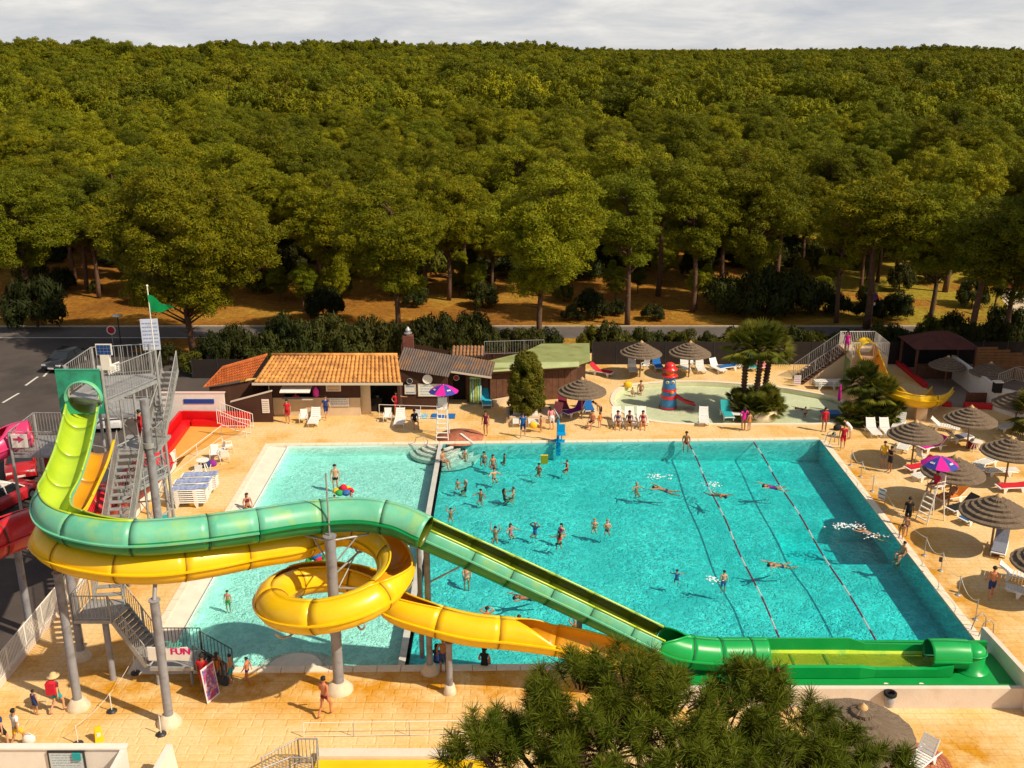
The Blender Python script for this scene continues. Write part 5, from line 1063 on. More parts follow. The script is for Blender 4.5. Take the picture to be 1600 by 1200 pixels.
# white wall at the right edge with glass rail
wa, wb_ = G(1553, 642), G(1700, 690)
rwl = thing('white_side_wall', 'white wall with a railing on top at the right edge of the deck', 'wall', (wa.x, wa.y, 0)); mb = MB(); mb.add([(wa.x, wa.y, 0), (wb_.x, wb_.y, 0), (wb_.x, wb_.y, 2.3), (wa.x, wa.y, 1.75), (wa.x + .1, wa.y + .25, 0), (wb_.x + .1, wb_.y + .25, 0), (wb_.x + .1, wb_.y + .25, 2.3), (wa.x + .1, wa.y + .25, 1.75)], [(0, 1, 2, 3), (7, 6, 5, 4), (3, 2, 6, 7), (4, 0, 3, 7), (1, 5, 6, 2)]); mb.build('wall', M_white, rwl)
mb = MB(); mb.box((wa.x + 0.1, wa.y + 4, 0.9), (0.25, 8, 1.8)); mb.build('side_wall', M_white, rwl)
pp = [Vector((wa.x + .1, wa.y + .3, 1.75)), Vector((wa.x + 1.2, wa.y + .3, 2.25)), Vector((wb_.x, wb_.y + .2, 2.5))]; railing(rwl, pp, 0.95, 0.14, M_galv)
mb = MB(); mb.box((wa.x - 0.1, wa.y - .15, 1.85), (0.55, 0.4, 0.75)); sp_ = thing('pa_speaker', 'black box loudspeaker on the end of the white right hand wall', 'speaker', (wa.x - .1, wa.y - .15, 1.5)); mb.build('cabinet', M_blackh, sp_); mb = MB(); mb.box((wa.x - 0.1, wa.y - .15, 2.27), (0.62, 0.48, 0.08)); mb.build('cover', M_white, sp_)
# --- shaded bar gazebo at the right
gz = G(1460, 600); gb = thing('bar_gazebo', 'shaded bar hut with a reddish hipped roof under the trees', 'hut', (gz.x, gz.y + 2, 0))
M_rr = mat('faded_red_roof', (0.10, 0.028, 0.022), 0.85, var=0.2, vscale=1.5)
gx_, gy_ = GX(1466, 78.5, 2.5), 78.3; mb = MB(); mb.add([(gx_ - 2.6, gy_ - 1.9, 2.5), (gx_ + 2.6, gy_ - 1.9, 2.5), (gx_ + 2.6, gy_ + 1.9, 2.5), (gx_ - 2.6, gy_ + 1.9, 2.5), (gx_ - .6, gy_, 3.5), (gx_ + .6, gy_, 3.5)], [(0, 1, 5, 4), (1, 2, 5), (2, 3, 4, 5), (3, 0, 4), (3, 2, 1, 0)]); mb.build('roof', M_rr, gb)
for sx_ in (-1, 1):
    for sy_ in (-1, 1): mb = MB(); mb.box((gx_ + sx_ * 2.3, gy_ + sy_ * 1.6, 1.22), (0.16, 0.16, 2.44)); mb.build('post', M_wood, gb)
mb = MB(); mb.box((gx_, gy_ - 1.3, 0.55), (4.2, 0.5, 1.1)); mb.build('bar_counter', M_wood, gb); mb = MB(); mb.box((gx_, gy_ + 1.6, 1.2), (4.6, 0.1, 2.4)); mb.build('back_wall', M_blackh, gb)
mb = MB(); mb.sheet([[tuple(G(x, y).xy) for x, y in ((1400, 568), (1446, 606), (1486, 636), (1556, 640), (1640, 640), (1640, 573))]], 0.004); struct('bar_terrace', mb, mat('terrace_paving', (.26, .19, .15), .85, var=.15, vscale=1.2, bump=.2))
# timber screen on the right of the bar
ts = thing('timber_screen', 'slatted timber screen with a raking top behind the bar terrace', 'fence', (G(1548, 600).x, 76.2, 0))
x0 = GX(1522, 76.2, 1); mb = MB(); plk = MB(); plk.box((0, 0, 0), (0.10, 3.9, 0.20)); 
for i in range(12):
    l_ = 4.6 if i < 9 else 4.6 - (i - 8) * 1.0; mb = MB(); mb.box((x0 + l_ / 2, 76.2, 0.15 + i * 0.23), (l_, 0.06, 0.2)); mb.build('slat', mat('amber_timber', (0.20, 0.085, 0.028), 0.75, var=0.25, vscale=2), ts)
for x in (0, 2.3, 4.5): mb = MB(); mb.box((x0 + x, 76.28, 1.3), (0.1, 0.1, 2.6)); mb.build('post', M_wood, ts)
# ================================================================ RED LANDING BASIN by the car park
rb_ = thing('red_landing_basin', 'red walled landing basin with an orange floor beside the car park', 'landing pool', (G(300, 690).x, 62, 0))
A0, A1, A2, A3 = G(236, 724), G(284, 662), G(392, 664), G(330, 700)
def wallpts(mb, a, b, h, w=0.2, z0=0.0): mb.bar((a.x, a.y, (z0 + h) / 2), (b.x, b.y, (z0 + h) / 2), w, h - z0)
M_redb = mat('red_liner', (0.62, 0.006, 0.010), 0.42, var=0.06)
mb = MB(); wallpts(mb, A0, A1, 0.95); mb.build('basin_wall', M_redb, rb_); mb = MB(); wallpts(mb, A1 + Vector((0.12, 0.0, 0)), A2, 0.95); mb.build('basin_wall', M_redb, rb_)
mb = MB(); wallpts(mb, A0 + Vector((.15, -.1, 0)), G(262, 722), 0.2); mb.build('basin_kerb', M_redb, rb_)
mb = MB(); wallpts(mb, A0 + Vector((.55, 0, 0)), A1 + Vector((.5, -.35, 0)), 0.42, 0.55); wallpts(mb, A1 + Vector((.9, -.42, 0)), A2 + Vector((-.2, -.42, 0)), 0.42, 0.45); mb.build('basin_ledge', M_redb, rb_)
mb = MB(); mb.sheet([[tuple(p.xy) for p in (A0, G(262, 724), G(372, 678), A2, A1)]], 0.03); mb.build('basin_floor', mat('orange_floor', (0.72, 0.34, 0.07), 0.7, var=0.1, vscale=1), rb_)
wl = thing('white_back_wall', 'white wall with a long blue strip behind the red basin', 'wall', (G(300, 650).x, 67.5, 0)); yk = A1.y + 0.4
xk0, xk1 = GX(254, yk, 1), GX(352, yk, 1); mb = MB(); mb.box(((xk0 + xk1) / 2, yk, 1.05), (xk1 - xk0, 0.2, 2.1)); mb.build('wall', M_white, wl)
mb = MB(); mb.box((GX(311, yk, 1.8), yk - .12, 1.55), (2.1, 0.05, 0.32)); mb.build('blue_strip', mat('deep_blue', (0.01, 0.06, 0.30), 0.5), wl)
mb = MB(); mb.box(((xk0 + xk1) / 2, yk + .05, 2.13), (xk1 - xk0 + .1, 0.34, 0.06)); mb.build('wall_cap', mat('cap_pink', (0.66, 0.48, 0.45), 0.7), wl)
lw = thing('left_boundary_wall', 'low white wall closing the deck off from the car park', 'wall', (DECK_L, 50, 0)); mb = MB(); mb.box((DECK_L - .12, 50.5, 0.5), (0.18, 17, 1.0)); mb.build('wall', M_white, lw)
mb = MB(); mb.box((DECK_L - .12, 34.0, 0.15), (0.22, 15.9, 0.3)); mb.build('kerb', M_tubw, lw)
lf = thing('white_bar_fence', 'white fence of upright bars along the left side of the near deck', 'fence', (DECK_L, 38, 0)); railing(lf, [(DECK_L, 27, .3), (DECK_L, 44.8, .3)], 1.15, 0.11, M_white, 0.03, rb=0.014)
railing(lf, [(G(262, 745).x - .3, 57.4, 0), (G(280, 720).x, 59.5, 0)], 1.0, 0.12, M_white)
rr_ = thing('ramp_railing', 'curved white railing on the steps right of the red basin', 'railing', (G(370, 665).x, 67, 0)); railing(rr_, [G(345, 650, 0.9), G(372, 660, 0.5), G(396, 668, 0.0)], 1.0, 0.16, M_white); railing(rr_, [G(340, 662, 0.9), G(368, 674, 0.4), G(392, 678, 0.0)], 1.0, 0.16, M_white)
hr = thing('hand_rail', 'long bent white handrail along the orange basin floor', 'railing', (G(300, 720).x, 60, 0)); railing(hr, [G(266, 745), G(347, 683), G(385, 683)], 0.8, bal=False, m=M_white, post_every=3)
hr2 = thing('ramp_rail', 'white handrail in front of the snack bar dark bay', 'railing', (G(640, 650).x, 68, 0)); railing(hr2, [G(593, 652), G(690, 655)], 0.95, bal=False, m=M_white, post_every=1.3)
# ================================================================ TOY LIGHTHOUSE in the wading pool
lh = G(1044, 634, -0.2); lt = thing('toy_lighthouse', 'blue and red striped toy lighthouse with a round red cap standing in the wading pool', 'play tower', (lh.x, lh.y, -0.3))
M_lb = plastic('toy_blue', (0.03, 0.15, 0.36), (0.05, 0.22, 0.46)); M_lr = plastic('toy_red', (0.62, 0.02, 0.02), (0.68, 0.03, 0.03)); M_lo = plastic('toy_orange', (0.8, 0.22, 0.02))
rad = lambda z: 0.64 - 0.24 * z / 2.6
bands = [(0, 0.14, 1), (0.14, 0.75, 0), (0.75, 0.98, 1), (0.98, 1.3, 0), (1.3, 1.5, 1), (1.5, 2.35, 0)]
for i, (z0, z1, r_) in enumerate(bands): mb = MB(); mb.lathe([(rad(z0) + .03 * r_, z0 - .3), (rad(z1) + .03 * r_, z1 - .3)], (lh.x, lh.y, 0), n=24); mb.build('tower_band', M_lr if r_ else M_lb, lt)
mb = MB(); mb.lathe([(0.5, 2.05), (0.6, 2.12), (0.6, 2.2), (0.44, 2.24)], (lh.x, lh.y, 0), n=24); mb.build('gallery', M_lr, lt)
mb = MB(); mb.lathe([(0.3, 2.22), (0.3, 2.62)], (lh.x, lh.y, 0), n=20); mb.build('lantern', M_lo, lt)
mb = MB(); mb.lathe([(0.56, 2.60), (0.56, 2.68), (0.40, 2.72), (0.40, 2.86), (0.34, 3.02), (0.18, 3.12), (0.05, 3.15)], (lh.x, lh.y, 0), n=24); mb.build('cap', M_lr, lt)
for dx in (-0.2, 0.2):
    mb = MB(); mb.ball((lh.x + dx, lh.y - rad(1.9) + 0.05, 1.75), 0.13, sc=(1, .6, 1)); o = mb.build('round_window', mat('toy_cream', (0.75, 0.65, 0.3), 0.4), lt); mb = MB(); mb.ball((lh.x + dx, lh.y - rad(1.9) - 0.02, 1.75), 0.06); mb.build('window_centre', M_dk, o)
mb = MB(); mb.ball((lh.x + .15, lh.y - rad(1.3) - .02, 1.0), 0.14); mb.build('knob', M_lo, lt)
mb = MB(); 
for dy, m_ in ((-.28, 0), (.28, 0)): mb.tube([(lh.x + .4, lh.y + dy - .1, .75), (lh.x + 1.1, lh.y + dy - .25, .3), (lh.x + 1.9, lh.y + dy - .3, .05)], 0.07, n=6)
mb.add([(lh.x + .4, lh.y - .38, .62), (lh.x + 1.1, lh.y - .53, .2), (lh.x + 1.9, lh.y - .58, -.05), (lh.x + 1.9, lh.y - .02, -.05), (lh.x + 1.1, lh.y + .03, .2), (lh.x + .4, lh.y + .18, .62)], [(0, 1, 4, 5), (1, 2, 3, 4), (5, 4, 1, 0), (4, 3, 2, 1)]); mb.build('toy_slide', [M_lr], lt)
# blue water mat at the right end of the wading pool
mb = MB(); p = G(1298, 645, 0); mb.box((p.x, p.y, 0.0), (1.3, 0.9, 0.12)); tag(mb.build('float_mat', M_blue), 'light blue mat floating at the right end of the wading pool', 'mat')
# ================================================================ SHRUBS, CONIFER, PALMS
def bush_mesh(seed, n_cl, leaf, m):
    random.seed(seed); vs = []; fs = []
    for i in range(n_cl):
        d = rnd_dir(); d.z = abs(d.z); q = random.uniform(0.3, 1) ** 0.5; clump(vs, fs, (d.x * 0.85 * q, d.y * 0.8 * q, 0.22 + d.z * 0.62 * q), 0.26, 0.2, 105, leaf)
    me = bpy.data.meshes.new('foliage'); me.from_pydata(vs, [], fs); me.materials.append(m); me.update(); return me
M_lightb = leaf_mat('yellow_green_leaves', (0.07, 0.08, 0.01), (0.14, 0.12, 0.012), (0.10, 0.11, 0.012))
BU = [bush_mesh(60 + i, 34, 0.085, M_dark) for i in range(3)]; BL = [bush_mesh(70 + i, 30, 0.09, M_lightb) for i in range(2)]
stem_m = MB(); stem_m.tube([(0, 0, 0), (0.03, 0.02, 0.25), (0, 0, 0.5)], [0.05, 0.04, 0.02], n=5); stem_mesh = stem_m.mesh('stem', M_bark)
def bush(x, y, w, h, label, which=None, group=None, cat='bush'):
    o = thing('bush', label, cat, (x, y, -0.02), random.uniform(0, 6.28), group); o.scale = (w / 2, w / 2, h); put('foliage', which or random.choice(BU), o); put('stem', stem_mesh, o); return o
random.seed(12)
hx = [(335, 80.5, 3.0, 3.2), (372, 81, 3.6, 3.6), (410, 80, 3.4, 3.3), (440, 83, 3.6, 4.0), (478, 81, 3.8, 3.9), (515, 82.5, 3.8, 4.2), (548, 80.5, 3.4, 3.6), (580, 82, 3.6, 4.0), (612, 83, 3.0, 3.2), (650, 82, 3.6, 3.8), (684, 83, 3.8, 4.1), (712, 81.5, 3.0, 3.4), (738, 83, 3.4, 4.4), (765, 82, 2.6, 3.0), (800, 84, 2.6, 2.4), (828, 83.5, 2.8, 2.6), (858, 84.5, 2.4, 2.2)]
for i, (px, Y, w_, h_) in enumerate(hx): bush(GX(px, Y, 1), Y, w_ * 1.15, h_, 'tall dark bush in the unbroken hedge behind the snack bar and brown buildings', group='tall hedge behind the buildings')
px = 925
while px < 1600:
    Y = random.uniform(82.3, 84.6); bush(GX(px, Y, 1), Y, random.uniform(2.2, 3.4), random.uniform(1.9, 2.9) * (1.25 if px > 1380 else 1), 'rounded bush in the hedge behind the dark screen fence', random.choice(BU + BU + BL), 'hedge behind the screen fence'); px += random.uniform(20, 32)
bush(GX(42, 90.5, 1), 92.5, 6.6, 5.2, 'big round dark bush at the left edge beyond the road', BU[0]); bush(GX(303, 79, 1), 78.5, 3.0, 1.8, 'light green bush between the pine trunks and the orange roof', BL[0]); bush(GX(262, 80.5, 1), 80.5, 2.6, 2.0, 'dark low bush at the foot of the broadest pine', BU[1])
# understory at the forest edge
random.seed(31); und = 'dark shrub growing among the trunks at the edge of the forest'
for i in range(95):
    Y = random.uniform(99, 132); px = random.uniform(-20, 1620)
    if 1555 < px and Y < 112: continue
    if Y < 106 and px < 480 and random.random() < .8: continue
    w_ = random.uniform(1.6, 4.2) * (1.3 if Y > 110 else 1); bush(GX(px, Y, 1), Y, w_, w_ * random.uniform(0.55, 1.15), und, random.choice(BU + BU + BL[:1]), 'shrubs under the pines')
random.seed(44)
for i_ in range(24):
    Yp = random.uniform(97, 114); px_ = random.choice((random.uniform(430, 1000), random.uniform(1000, 1560))); w_ = NEAR[random.choice((1, 3, 5))]; k_ = random.uniform(.28, .5)
    yp_ = thing('young_pine', 'young pine only a few metres tall at the edge of the forest', 'pine tree', (GX(px_, Yp, 1), Yp, -k_ * 3.2), random.uniform(0, 6), 'young pines at the forest edge'); yp_.scale = (k_, k_, k_); put('trunk', w_[0], yp_); put('crown', w_[1], yp_)
uc = bpy.data.collections.new('undergrowth_kinds')
for i in range(3): ob_ = bpy.data.objects.new('undergrowth_kind', BU[i]); uc.objects.link(ob_)
up_ = [(x_, y_, 0) for x_, y_ in ((random.uniform(-95, 95), random.uniform(118, 190)) for _ in range(900)) if abs(x_) < .58 * y_]
um = bpy.data.meshes.new('undergrowth'); um.from_pydata(up_, [], []); uo = bpy.data.objects.new('undergrowth', um); C.objects.link(uo); uo['kind'] = 'stuff'
n2_ = ng.copy(); n2_.name = 'scatter_undergrowth'
for nd in n2_.nodes:
    if nd.bl_idname == 'GeometryNodeCollectionInfo': nd.inputs['Collection'].default_value = uc
    if nd.bl_idname == 'GeometryNodeInputNamedAttribute': nd.inputs['Name'].default_value = 'stand'
    if nd.bl_idname == 'FunctionNodeRandomValue' and nd.data_type == 'INT': nd.inputs[5].default_value = 2
at2 = um.attributes.new('stand', 'FLOAT', 'POINT'); at2.data.foreach_set('value', [random.uniform(1.0, 2.0) for _ in up_]); md2 = uo.modifiers.new('scatter', 'NODES'); md2.node_group = n2_
for px, Y, w_, h_ in ((505, 95.5, 4, 3.6), (925, 96, 3.6, 2.8), (895, 95, 2.4, 1.6), (1130, 98, 5.0, 4.0), (1165, 97, 5.2, 4.6), (1200, 96, 5.6, 5.4), (1240, 97, 5.6, 5.0), (1275, 98, 4.6, 3.6), (1310, 97, 3.4, 2.4), (1360, 95, 3.2, 2.6), (1405, 96, 3.6, 2.8), (1490, 87, 3.0, 3.2), (1560, 88, 3.4, 3.6), (1600, 86, 3.6, 3.8), (1020, 95, 2.6, 1.6), (965, 97, 2.4, 1.7)):
    bush(GX(px, Y, 1), Y, w_, h_, 'large dark shrub on the dry grass just beyond the road', random.choice(BU), 'large shrubs beyond the road')
# rounded conifer in a planter
cx_, cy_ = GX(822, 67.9, 1), 67.9; random.seed(4); vs = []; fs = []
for i in range(230):
    z = random.uniform(0.1, 4.35); rr_ = 1.28 * min(1, (z + 0.5) / 1.3) * math.sqrt(max(0.02, 1 - (z / 4.6) ** 2.2)); a = random.uniform(0, 6.28); q = random.uniform(0.55, 1); clump(vs, fs, (rr_ * q * math.cos(a), rr_ * q * math.sin(a), z), 0.30, 0.36, 150, 0.12)
me = bpy.data.meshes.new('foliage'); me.from_pydata(vs, [], fs); me.materials.append(leaf_mat('cypress_leaves', (0.10, 0.115, 0.010), (0.26, 0.18, 0.014), (0.13, 0.13, 0.01))); cf = thing('conifer', 'rounded bronze green conifer standing in a planter before the changing rooms', 'tree', (cx_, cy_, 0.25)); put('foliage', me, cf)
put('trunk', stem_mesh, cf); plt_ = thing('planter', 'square planter of pale stone and dark boards around the conifer', 'planter', (cx_, cy_, 0))
mb = MB(); mb.box((cx_ + .1, cy_, 0.22), (3.0, 2.2, 0.44)); mb.build('planter_box', M_peach, plt_); mb = MB(); mb.box((cx_ - 1.2, cy_ - .6, 0.75), (0.08, 1.6, 0.7)); mb.build('board', M_dk, plt_)
# palms
def frond_mesh(seed, n_fr, L_, fan=True):
    random.seed(seed); vs = []; fs = []
    for i in range(n_fr):
        az = 2 * math.pi * i / n_fr * 2.4 + random.uniform(-.2, .2); el = random.uniform(-0.7, 1.25) if i % 3 else random.uniform(0.5, 1.4); l_ = L_ * random.uniform(0.8, 1.1)
        hd = Vector((math.cos(az), math.sin(az), 0)); c = hd * math.cos(el) * l_ * 0.55 + Vector((0, 0, math.sin(el) * l_ * 0.55))
        vs.extend([tuple(hd * .03), tuple(-hd * .03 + Vector((0, 0, .03))), tuple(c)]); fs.append((len(vs) - 3, len(vs) - 2, len(vs) - 1))
        d = c.normalized(); sd = d.cross(Vector((0, 0, 1))).normalized() if abs(d.z) < .98 else Vector((1, 0, 0)); up = sd.cross(d)
        for k in range(20):
            a = R(-105 + 210 * k / 19); t = (d * math.cos(a) + sd * math.sin(a) - Vector((0, 0, 1)) * 0.28 * abs(math.sin(a)) ).normalized(); tip = c + t * l_ * 0.52 * (1 - 0.25 * abs(a) / 1.7) - Vector((0, 0, 0.10)); w_ = up.cross(t).normalized() * 0.05
            m1 = c + t * l_ * 0.25; b_ = len(vs); vs.extend([tuple(c), tuple(m1 + w_), tuple(tip), tuple(m1 - w_)]); fs.append((b_, b_ + 1, b_ + 2, b_ + 3))
    me = bpy.data.meshes.new('fronds'); me.from_pydata(vs, [], fs); me.materials.append(M_palm); me.update(); return me
M_palm = leaf_mat('palm_leaves', (0.075, 0.095, 0.010), (0.24, 0.21, 0.020), (0.06, 0.08, 0.010))
PF = [frond_mesh(s, 52, 1.75) for s in (80, 81)]; PS = [frond_mesh(s, 38, 1.5) for s in (82, 83)]
def palm(x, y, h, k, label, which, group=None, lean=(0, 0)):
    o = thing('palm_tree', label, 'palm', (x, y, 0.3), 0, group); mb = MB(); q = [(lean[0] * t * t, lean[1] * t * t, h * t) for t in (0, .25, .5, .75, 1)]; mb.tube(q, [0.2, 0.17, 0.16, 0.18, 0.22], n=9)
    for i in range(int(h / 0.22)): t = (i + .5) / int(h / .22); mb.lathe([(0.20, -0.05), (0.25, 0.05)], (lean[0] * t * t, lean[1] * t * t, h * t), n=9, cap=False)
    mb.build('trunk', mat('palm_trunk', (0.085, 0.045, 0.028), 0.95, var=0.3, vscale=8), o, world=False); f = put('fronds', which, o, q[-1]); f.scale = (k, k, k); return o
P1 = G(1178, 642); px1, py1 = P1.x, P1.y
pt1 = thing('round_planter', 'round cream planter holding palms in the wading pool', 'planter', (px1, py1, 0)); mb = MB(); mb.lathe([(1.72, -0.3), (1.72, 0.42), (1.5, 0.42), (1.5, 0.3), (0.05, 0.3)], (px1, py1, 0), n=36); mb.build('planter_ring', M_cream, pt1)
palm(px1 - 0.75, py1 + .4, 4.3, 1.15, 'taller left palm in the round planter', PF[0]); palm(px1 + 0.1, py1 + .1, 4.5, 1.2, 'right palm in the round planter', PF[1], lean=(.2, 0)); palm(px1 + 0.9, py1 + 1.0, 4.2, 1.05, 'rearmost palm in the round planter, right of the other two', PF[0], lean=(.3, 0))
def lowpalm(x, y, k, label, group=None, m=None): o = thing('fan_palm', label, 'palm', (x, y, 0.55), random.uniform(0, 6), group); f = put('fronds', m or random.choice(PS), o); f.scale = (k, k, k); mb = MB(); mb.cyl((0, 0, -0.6), (0, 0, 0.05), 0.14, 0.12, n=8); mb.build('trunk', mat('palm_trunk', (0, 0, 0)), o, world=False); return o
for dx, dy, k in ((-1.2, -.5, .75), (-.5, -.9, .8), (.4, -.9, .85), (1.1, -.4, .85), (1.2, .5, .95), (.2, .4, .9), (-1.1, .5, .8)): lowpalm(px1 + dx, py1 + dy, k, 'low fan palm filling the round planter under the taller palms', 'low palms in the round planter')
P2 = G(1365, 662); px2, py2 = P2.x, P2.y
rk = MB(); random.seed(8)
for i in range(26): a = R(360 * i / 26); rk.ball((px2 + 2.1 * math.cos(a), py2 + 1.0 * math.sin(a) + .5, 0.12), random.uniform(.18, .32), 6, 4)
bd = thing('planting_bed', 'oval bed edged with boulders under the right hand palms', 'planting bed', (px2, py2, 0)); rk.build('boulders', mat('boulder', (0.32, 0.20, 0.13), 0.9, var=.3, vscale=3), bd)['kind'] = 'stuff'
palm(px2 - .7, py2 + 1.0, 2.4, .95, 'palm with a tall head over the right hand bed', PF[0]); palm(px2 + 0.5, py2 + .9, 1.5, 1.05, 'wide palm right of the tall one in the right hand bed', PF[1])
for dx, dy, k in ((-1.6, 0.2, .75), (-.9, -.2, .8), (0, -.3, .8), (.9, 0, .8), (1.4, .6, .85), (.1, .8, .95)): lowpalm(px2 + dx, py2 + dy, k, 'low fan palm spreading over the boulders of the right hand bed', 'low palms in the right hand bed')
q = G(1600, 690); palm(q.x + .5, q.y, 1.6, 1.1, 'palm cut off by the right edge of the photo', PF[1])
# ================================================================ PARASOLS
def mat_thatch():
    m = bpy.data.materials.new('thatch'); m.use_nodes = True; t = m.node_tree; b = t.nodes['Principled BSDF']; b.inputs['Roughness'].default_value = 0.95; b.inputs['Specular IOR Level'].default_value = 0.1; l = t.links.new
    tcn = N(t, 'ShaderNodeTexCoord'); sp = N(t, 'ShaderNodeSeparateXYZ'); l(tcn.outputs['Object'], sp.inputs[0]); at = N(t, 'ShaderNodeMath', operation='ARCTAN2'); l(sp.outputs['Y'], at.inputs[0]); l(sp.outputs['X'], at.inputs[1])
    cb = N(t, 'ShaderNodeCombineXYZ'); mu = N(t, 'ShaderNodeMath', operation='MULTIPLY'); mu.inputs[1].default_value = 26; l(at.outputs[0], mu.inputs[0]); l(mu.outputs[0], cb.inputs['X']); l(sp.outputs['Z'], cb.inputs['Y'])
    nz = N(t, 'ShaderNodeTexNoise', inp={'Scale': 2.0, 'Detail': 5.0, 'Roughness': 0.7}); l(cb.outputs[0], nz.inputs['Vector'])
    r = N(t, 'ShaderNodeValToRGB'); r.color_ramp.elements[0].position = .3; r.color_ramp.elements[0].color = (0.075, 0.052, 0.038, 1); r.color_ramp.elements[1].position = .72; r.color_ramp.elements[1].color = (0.31, 0.23, 0.165, 1); l(nz.outputs['Fac'], r.inputs['Fac']); l(r.outputs['Color'], b.inputs['Base Color'])
    bp = N(t, 'ShaderNodeBump', inp={'Strength': 0.8, 'Distance': 0.03}); l(nz.outputs['Fac'], bp.inputs['Height']); l(bp.outputs['Normal'], b.inputs['Normal']); return m
M_thatch = mat_thatch(); M_pole = mat('parasol_pole', (0.26, 0.13, 0.06), 0.8, var=.2)
tiers = []
for i in range(6):
    r0, r1 = 1.6 * (1 - i / 6.0), 1.6 * (1 - (i + 1) / 6.0); z0 = 2.02 + 0.92 * (i / 6.0) ** 0.92; z1 = 2.02 + 0.92 * ((i + 1) / 6.0) ** 0.92; mb = MB(); n = 44; random.seed(i)
    prof = [(r0 + .10, z0 - 0.05), (r0 + .09, z0 + 0.055), (max(.03, r1 - .06), z1 - 0.045 if i < 5 else z1 + .05), (max(.02, r1 - .1), z1 - .1)]
    vs = []
    for j, (r, z) in enumerate(prof):
        for k in range(n): e_ = random.uniform(-.028, .02) if j < 2 else 0; vs.append(((r + e_) * math.cos(6.28318 * k / n), (r + e_) * math.sin(6.28318 * k / n), z + e_ * .6))
    mb.add(vs, [(j * n + k, j * n + (k + 1) % n, (j + 1) * n + (k + 1) % n, (j + 1) * n + k) for j in range(3) for k in range(n)], 0, False); tiers.append(mb.mesh('thatch_tier', M_thatch))
mb = MB(); mb.cyl((0, 0, 0), (0, 0, 2.95), 0.055, n=8); pole_me = mb.mesh('pole', M_pole)
mb = MB()
for k in range(8): a = R(45 * k); mb.bar((0.05 * math.cos(a), .05 * math.sin(a), 2.72), (1.5 * math.cos(a), 1.5 * math.sin(a), 1.98), 0.03)
rib_me = mb.mesh('ribs', M_pole)
mb = MB(); mb.lathe([(.16, 2.93), (.15, 2.99), (.07, 3.06), (.02, 3.12)], n=12); cap_me = mb.mesh('parasol_cap', mat('straw_cap', (.55, .34, .15), .9, var=.2))
def parasol(px, py, label, k=1.0, zr=2.02, x=None):
    p = G(px, py, zr * k); o = thing('thatched_parasol', label, 'parasol', (p.x, p.y, 0), random.uniform(0, 6), 'thatched parasols round the pools')
    for m_ in tiers: put('thatch_tier', m_, o)
    put('pole', pole_me, o); put('ribs', rib_me, o); put('parasol_cap', cap_me, o); o.rotation_euler.x = random.uniform(-.02, .02); o.scale = (k, k, k); return o
for a in ((1001, 552, 'left of two thatched parasols before the dark screen fence', .97), (1078, 552, 'right of two thatched parasols before the dark screen fence', .97), (910, 612, 'thatched parasol between the conifer and the wading pool', 1.0),
          (1430, 681, 'thatched parasol behind the pair in yellow and black', .97), (1517, 657, 'thatched parasol over the grey table near the yellow slide', .97), (1591, 632, 'thatched parasol against the white right hand wall', .97), (1578, 707, 'thatched parasol at the right edge above white loungers', .98),
          (1489, 738, 'tilted thatched parasol right behind the pink and blue umbrella', 1.02), (1557, 803, 'large thatched parasol casting an oval shadow beside the deep pool', 1.05), (1640, 882, 'thatched parasol cut off by the right edge', 1.0), (1342, 1143, 'nearest thatched parasol below the pale tub wall', 1.1)): parasol(*a)
for px, py, k in ((1480, 572, .8), (1546, 583, .85)): parasol(px, py, 'small thatched parasol in the shade of the bar terrace, %s' % ('left one' if px < 1500 else 'right one by the trunk'), k)
